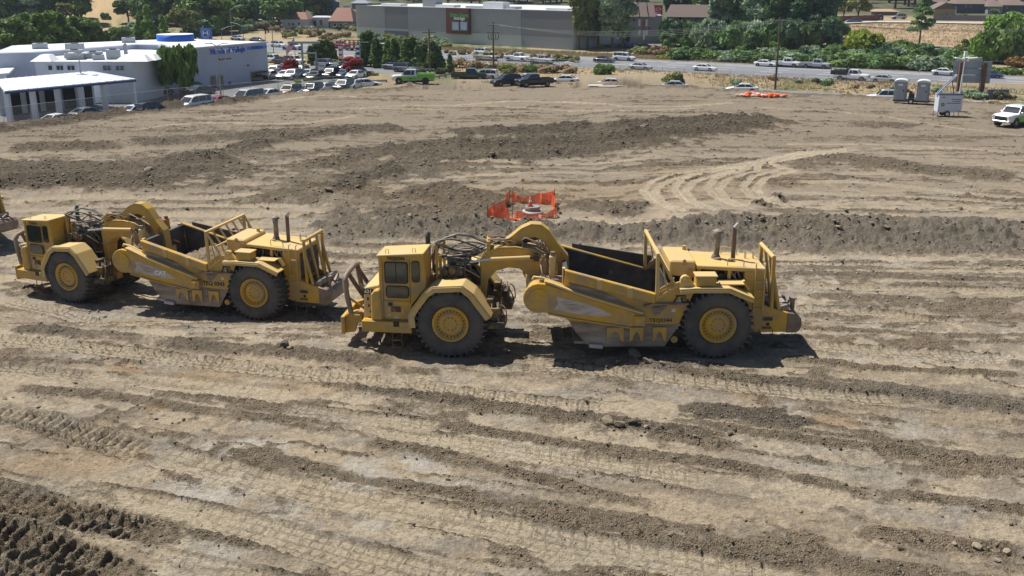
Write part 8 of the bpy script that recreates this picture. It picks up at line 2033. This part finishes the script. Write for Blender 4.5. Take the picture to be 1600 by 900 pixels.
# oleander hedge
g = 'oleander hedge along the highway'
hx = [1068, 1092, 1113, 1134, 1155, 1176, 1197, 1218, 1239, 1260, 1281, 1302, 1323, 1344, 1365, 1386, 1407, 1428, 1449, 1470, 1491]
for i, px in enumerate(hx):
    s = -62 + (px - 1068) * .0; 
    a, b, c = _ray(px, 90)
    # where the ray direction meets the line 5 m behind the barrier
    wt = 5.2 + 1.2 * (i % 3); t = ((FW_P[0] * FW_N[0] + FW_P[1] * FW_N[1]) + wt) / (a * FW_N[0] + b * FW_N[1])
    P = Vector((a * t, b * t, lz(a * t, b * t)))
    plant('bush', 0, 0, 76 + (px - 1068) * .017 + (-2, 2, 0, 3)[i % 4], ('dark', 'mid', 'mid', 'grey', 'dark')[i % 5], 'oleander bush, %s from the left in the hedge behind the highway' % (NTH + ('eighteenth', 'nineteenth', 'twentieth', 'twenty-first'))[i], g, 1.35, P=P)
for i, px in enumerate((1550, 1572, 1594, 1616)):
    a, b, c = _ray(px, 100); wt = 5.0; t = ((FW_P[0] * FW_N[0] + FW_P[1] * FW_N[1]) + wt) / (a * FW_N[0] + b * FW_N[1]); P = Vector((a * t, b * t, lz(a * t, b * t)))
    plant('bush', 0, 0, 102 + (i % 2), 'mid', 'low oleander bush right of the billboard, %s from it' % NTH[i], g, 1.3, P=P)
for (px, py, tp, c, kd, w, lab) in ((1340, 82, 44, 'lime', 'broad', 1.15, 'yellow green rounded tree behind the hedge'), (1300, 82, 66, 'mid', 'broad', 1.2, 'low green tree left of the yellow green one'), (1372, 84, 64, 'deep', 'broad', 1.3, 'dark shrub right of the yellow green tree'), (1404, 84, 60, 'mid', 'broad', 1.3, 'green shrub tree below the pine'), (1440, 84, 68, 'mid', 'broad', 1.4, 'green shrub right of the pine foot'), (1480, 86, 72, 'grey', 'broad', 1.4, 'grey green shrub before the grass bank'), (1510, 90, 60, 'olive', 'broad', 1.1, 'olive tree left of the big green tree'),
        (1436, 73, -14, 'dark', 'pine', .95, 'open pine standing on the grass bank'), (1562, 96, 17, 'fresh', 'broad', 1.05, 'big bright green tree at the right'), (1590, 97, 45, 'mid', 'broad', .9, 'green tree at the right edge'), (1592, 105, 82, 'rust', 'bush', 1.4, 'rust coloured bush above the hedge at the right edge'), (1340, 30, -10, 'olive', 'broad', 1.3, 'yellowish tree above the board fence'), (1318, 30, -8, 'olive', 'broad', 1.0, 'smaller yellowish tree above the board fence'), (1555, 26, 12, 'mid', 'broad', 1.4, 'small tree before the narrow house'), (1505, 25, 20, 'mid', 'bush', 2., 'low bush before the blue grey house')):
    plant(kd, px, py, tp, c, lab, None, w)
# verge bushes near the frontage road
for (px, py, tp, c, w, lab) in ((944, 118, 96, 'mid', .95, 'round green bush above the white slab'), (1056, 133, 109, 'olive', 1.2, 'yellow green bush behind the silver sedan'), (1150, 133, 122, 'grey', 1.1, 'small grey green bush left of the white hatchback'), (826, 113, 96, 'dark', .9, 'dark round bush above the dark pickup'), (792, 114, 98, 'olive', 1.1, 'sprawling olive bush behind the black SUV'), (1520, 154, 138, 'grey', 1.6, 'grey weed clump under the billboard'), (1548, 165, 157, 'olive', 1.0, 'olive tuft behind the kerb'), (1290, 134, 126, 'dark', 1.2, 'low dark weed by the highway shoulder'), (690, 116, 104, 'sage', 1.1, 'dry shrub right of the evergreen row'), (658, 116, 101, 'sage', 1.1, 'dry shrub at the foot of the evergreen row'), (530, 104, 90, 'olive', 1.2, 'yellowish shrub left of the larger red leaved tree')):
    plant('bush', px, py, tp, c, lab, None, w)
k = 0
rg = random.Random(77)
for (x0, x1, f0, f1, n, cs, hh) in ((690, 900, 84, 98, 26, ('sage', 'olive', 'straw'), 1.1), (560, 700, 62, 76, 20, ('sage', 'olive', 'grey'), 1.8), (440, 560, 48, 64, 18, ('straw', 'sage', 'olive'), 1.6), (985, 1040, 84, 88, 8, ('straw', 'olive'), 1.4), (700, 900, 106, 116, 16, ('straw', 'sage', 'straw'), 1.3), (340, 440, 44, 54, 10, ('straw', 'sage', 'grey'), 2.0), (1200, 1600, 128, 158, 14, ('sage', 'straw', 'grey'), .9)):
    for j in range(n):
        t = (j + rg.random()) / n; px = x0 + (x1 - x0) * t; py = f0 + (f1 - f0) * t if x0 in (690, 1200, 560, 700) else rg.uniform(f0, f1)
        py += rg.uniform(-2.5, 1); P = gp(px, py); h = hh * rg.uniform(.6, 1.4); s = h / 1.25; c = rg.choice(cs); k += 1
        where = dict([(690, 'below the storage building'), (560, 'at the storage building foot'), (440, 'on the verge below the tiled roofs'), (985, 'on the bank before the motel'), (700, 'between highway and frontage road'), (340, 'beyond the junction'), (1200, 'on the right hand verge')])[x0]
        TK['shrub'][k % 3].spawn('shrub', P, rg.uniform(0, 6), (s * 1.3, s * 1.3, s), '%s dry shrub %s' % (dict(sage='sage', olive='olive', straw='straw coloured', grey='grey green')[c], where), 'shrub', 'dry shrubs ' + where, paint=LF[c])
# dry grass of the verges
rgn = np.random.default_rng(4); XY = []
for _ in range(26000):
    X = rgn.uniform(-60, 120); Y = rgn.uniform(95, 235); e = Y - float(y_edge(X)); w = float(fw_w(X, Y))
    if (e > 1.0 and w < -30 and (e < 5 or e > 13.5) and X > -12) or (-75 < X <= -12 and .3 < e < 4): XY.append((X, Y))
XY = np.array(XY)
tufts('dry_grass', XY, .30, LF['straw'], 'straw coloured dry grass on the verge behind the site', 3)
s_ = rgn.uniform(-120, 60, 9000); w_ = rgn.uniform(2.2, 13, 9000); P_ = FW_P[None] + FW_D[None] * s_[:, None] + FW_N[None] * w_[:, None]
tufts('dry_grass', P_, .5, LF['straw'], 'dry grass bank on the far side of the highway', 5)
s_ = rgn.uniform(-40, 60, 6000); w_ = rgn.uniform(72, 122, 6000); P_ = FW_P[None] + FW_D[None] * s_[:, None] + FW_N[None] * w_[:, None]
tufts('dry_grass', P_, .35, LF['straw'], 'short golden grass on the bank below the houses', 6)

# ------------------------------------------------------------------ clods of dirt
M_CLOD = mat('dirt_clod', (.27, .22, .16), rough=.95, var=.3, scale=1.5, spec=.1, rnd=.25, bump=.5, bump_scale=14)
M_CLODG = mat('grey_clod', (.25, .24, .215), rough=.95, var=.25, scale=1.5, spec=.1, bump=.5, bump_scale=14)
M_CLODD = mat('dark_clod', (.17, .145, .112), rough=.95, var=.3, scale=1.5, spec=.1, rnd=.25, bump=.5, bump_scale=14)
def clod_shape(seed, sub=2):
    bm = bmesh.new(); bmesh.ops.create_icosphere(bm, subdivisions=sub, radius=1); rn = random.Random(seed)
    ax = [Vector((rn.gauss(0, 1), rn.gauss(0, 1), rn.gauss(0, 1))).normalized() for _ in range(12)]; cut = [rn.uniform(.38, .8) for _ in ax]
    for v in bm.verts:
        for a, c in zip(ax, cut):
            d = v.co.dot(a)
            if d > c: v.co -= a * (d - c) * .97
        v.co *= rn.uniform(.95, 1.05); v.co.z *= .65
    me = bpy.data.meshes.new('clod'); bm.to_mesh(me); bm.free(); return me
shapes = [clod_shape(s) for s in range(6)]
rg = random.Random(31)
big = [(446, 549, .42), (453, 551, .30), (436, 545, .22), (988, 566, .50), (1012, 575, .30), (1034, 578, .26), (965, 571, .22), (765, 621, .24), (950, 668, .34), (968, 672, .38), (990, 670, .3), (1010, 676, .26), (1140, 680, .22), (1148, 676, .16), (1327, 570, .26), (1290, 566, .16), (1266, 566, .2), (1405, 862, .17), (1436, 852, .13), (1524, 862, .28), (1572, 868, .2), (1556, 880, .17), (1490, 858, .14), (1365, 776, .12), (1321, 760, .14), (1348, 764, .13), (1250, 800, .12), (930, 772, .10), (800, 800, .09), (118, 600, .16), (287, 660, .16), (245, 657, .12), (503, 699, .12), (1010, 806, .12), (232, 272, .55), (515, 303, .6), (560, 298, .45), (1006, 211, .95), (1180, 184, .95), (740, 344, .35), (680, 352, .4), (1010, 372, .4), (1190, 352, .4), (1310, 366, .45), (1385, 366, .35), (870, 246, .6), (770, 252, .6), (340, 246, .6), (92, 292, .5), (182, 262, .45), (440, 214, .6), (1215, 316, .35), (1440, 330, .2), (640, 340, .3), (875, 335, .3), (1035, 300, .2), (8, 625, .14), (60, 640, .14), (690, 632, .16), (1180, 698, .14), (1085, 690, .13), (255, 740, .1), (1470, 806, .13), (1580, 820, .16), (1520, 800, .12), (1420, 796, .12), (1190, 712, .11)]
nb = 0
for (px, py, s) in big:
    P = gp(px, py); P.z = ground_z(P.x, P.y); me = shapes[nb % 6]
    dk = rg.random() < .5
    o = bpy.data.objects.new('dirt_clod', me); COL.objects.link(o)
    if not me.materials: me.materials.append(M_CLOD)
    if dk: o.material_slots[0].link = 'OBJECT'; o.material_slots[0].material = M_CLODD
    o.location = P + Vector((0, 0, s * .2)); s *= .62; o.scale = (s * rg.uniform(.8, 1.3), s * rg.uniform(.8, 1.2), s * rg.uniform(.75, 1.1)); o.rotation_euler = (rg.uniform(-.4, .4), rg.uniform(-.4, .4), rg.uniform(0, 6.28)); nb += 1
    where = 'in the near foreground' if py > 590 else 'round the machines' if py > 400 else 'on the dirt heaps farther back'
    tag(o, 'large %s dirt clod %s' % ('dark grey' if dk else 'brown', where), 'dirt clod', 'large %s clods %s' % ('dark' if dk else 'brown', where))
# small clods, far too many to count
def scatter(name, pick, n, s0, s1, m, seed, label, emb=.15):
    rn = np.random.default_rng(seed); idx = rn.choice(len(GX), n, p=pick / pick.sum())
    tmpl = [clod_shape(100 + k, 1) for k in range(5)]; V_ = []; F_ = []; off_ = 0
    cos = []; fcs = []
    for t in tmpl:
        c = np.empty(len(t.vertices) * 3); t.vertices.foreach_get('co', c); cos.append(c.reshape(-1, 3)); fcs.append(np.array([p.vertices[:] for p in t.polygons]))
    for k, i in enumerate(idx):
        c = cos[k % 5]; a = rn.uniform(0, 6.28); s = s0 + (s1 - s0) * rn.random() ** 3; x = GX[i] + rn.normal() * .08; y = GY[i] + rn.normal() * .08
        R_ = np.array(((math.cos(a), -math.sin(a), 0), (math.sin(a), math.cos(a), 0), (0, 0, 1))); q = (c * np.array((s * rn.uniform(.8, 1.3), s, s * rn.uniform(.7, 1.1)))) @ R_.T + np.array((x, y, gz[i] + s * emb))
        V_.append(q); F_.append(fcs[k % 5] + off_); off_ += len(c)
    V_ = np.concatenate(V_).astype(np.float32); F_ = np.concatenate(F_).astype(np.int32); nf = len(F_)
    me = bpy.data.meshes.new(name); me.vertices.add(len(V_)); me.vertices.foreach_set('co', V_.ravel()); me.loops.add(nf * 3); me.loops.foreach_set('vertex_index', F_.ravel()); me.polygons.add(nf); me.polygons.foreach_set('loop_start', np.arange(0, nf * 3, 3, dtype=np.int32)); me.polygons.foreach_set('loop_total', np.full(nf, 3, dtype=np.int32)); me.update(); me.validate(); me.materials.append(m)
    o = bpy.data.objects.new(name, me); COL.objects.link(o); tag(o, label, 'clods', kind='stuff')
inv = np.abs(GX) < 0.60 * GY + 4
scatter('loose_clods', np.where(inv & (GY < 40) & (GY > 17), (loose ** 2) * (GY ** 1.2) + .004 * GY, 0), 9000, .012, .065, M_CLOD, 1, 'brown crumbs and clods strewn over the near ground')
scatter('loose_clods', np.where(inv & (GY < 40) & (GY > 17), (loose * dark) ** 1.5 * GY, 0), 3000, .012, .075, M_CLODD, 2, 'dark damp clods on the near windrows')
scatter('loose_clods', np.where(inv & (GY >= 40) & (GY < 62), (loose ** 2) * GY ** 2, 0), 4000, .03, .13, M_CLODG, 3, 'grey clods along the foot of the cut bank')
scatter('loose_clods', np.where(inv & (GY >= 60) & (GY < 125), (loose ** 2) * (dark + .1) * GY ** 3, 0), 15000, .04, .20, M_CLODD, 4, 'dark clods over the dumped heaps')
scatter('loose_clods', np.where(inv & (GY >= 60) & (GY < 125), (loose) * GY ** 3, 0), 4000, .04, .15, M_CLOD, 5, 'brown clods scattered over the far dirt')
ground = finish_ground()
# ------------------------------------------------------------------ thin summer haze
mb = MB(); mb.bx(-1050, 1050, -40, 1500, -8, 46)
hz_m = bpy.data.materials.new('haze'); hz_m.use_nodes = True; _n = hz_m.node_tree.nodes; _n.remove(_n['Principled BSDF'])
pv = _n.new('ShaderNodeVolumePrincipled'); pv.inputs['Color'].default_value = (.72, .82, 1.0, 1); pv.inputs['Density'].default_value = .00012
hz_m.node_tree.links.new(pv.outputs[0], _n['Material Output'].inputs['Volume'])
hz = mb.build('haze', hz_m); tag(hz, 'thin bluish air over the whole scene', 'haze', kind='stuff')
# ------------------------------------------------------------------ look-alikes are told apart by their order across the view
_ord = ('leftmost', 'second from the left', 'third from the left', 'fourth from the left', 'fifth from the left', 'sixth from the left', 'seventh from the left', 'eighth from the left', 'ninth from the left', 'tenth from the left',
        'eleventh from the left', 'twelfth from the left', 'thirteenth from the left', 'fourteenth from the left', 'fifteenth from the left', 'sixteenth from the left', 'seventeenth from the left', 'eighteenth from the left', 'nineteenth from the left',
        'twentieth from the left') + tuple(a + b + ' from the left' for a in ('twenty-', 'thirty-', 'forty-') for b in ('first', 'second', 'third', 'fourth', 'fifth', 'sixth', 'seventh', 'eighth', 'ninth'))
_by = {}
for o in COL.objects:
    if o.parent is None and 'label' in o and o.get('kind') is None: _by.setdefault(o['label'], []).append(o)
for lab, os_ in _by.items():
    if len(os_) < 2: continue
    os_.sort(key=lambda o: o.location.x / max(o.location.y, 1))
    for k, o in enumerate(os_): o['label'] = lab + ', ' + (_ord[k] if k < len(os_) - 1 or len(os_) > 4 else 'rightmost')
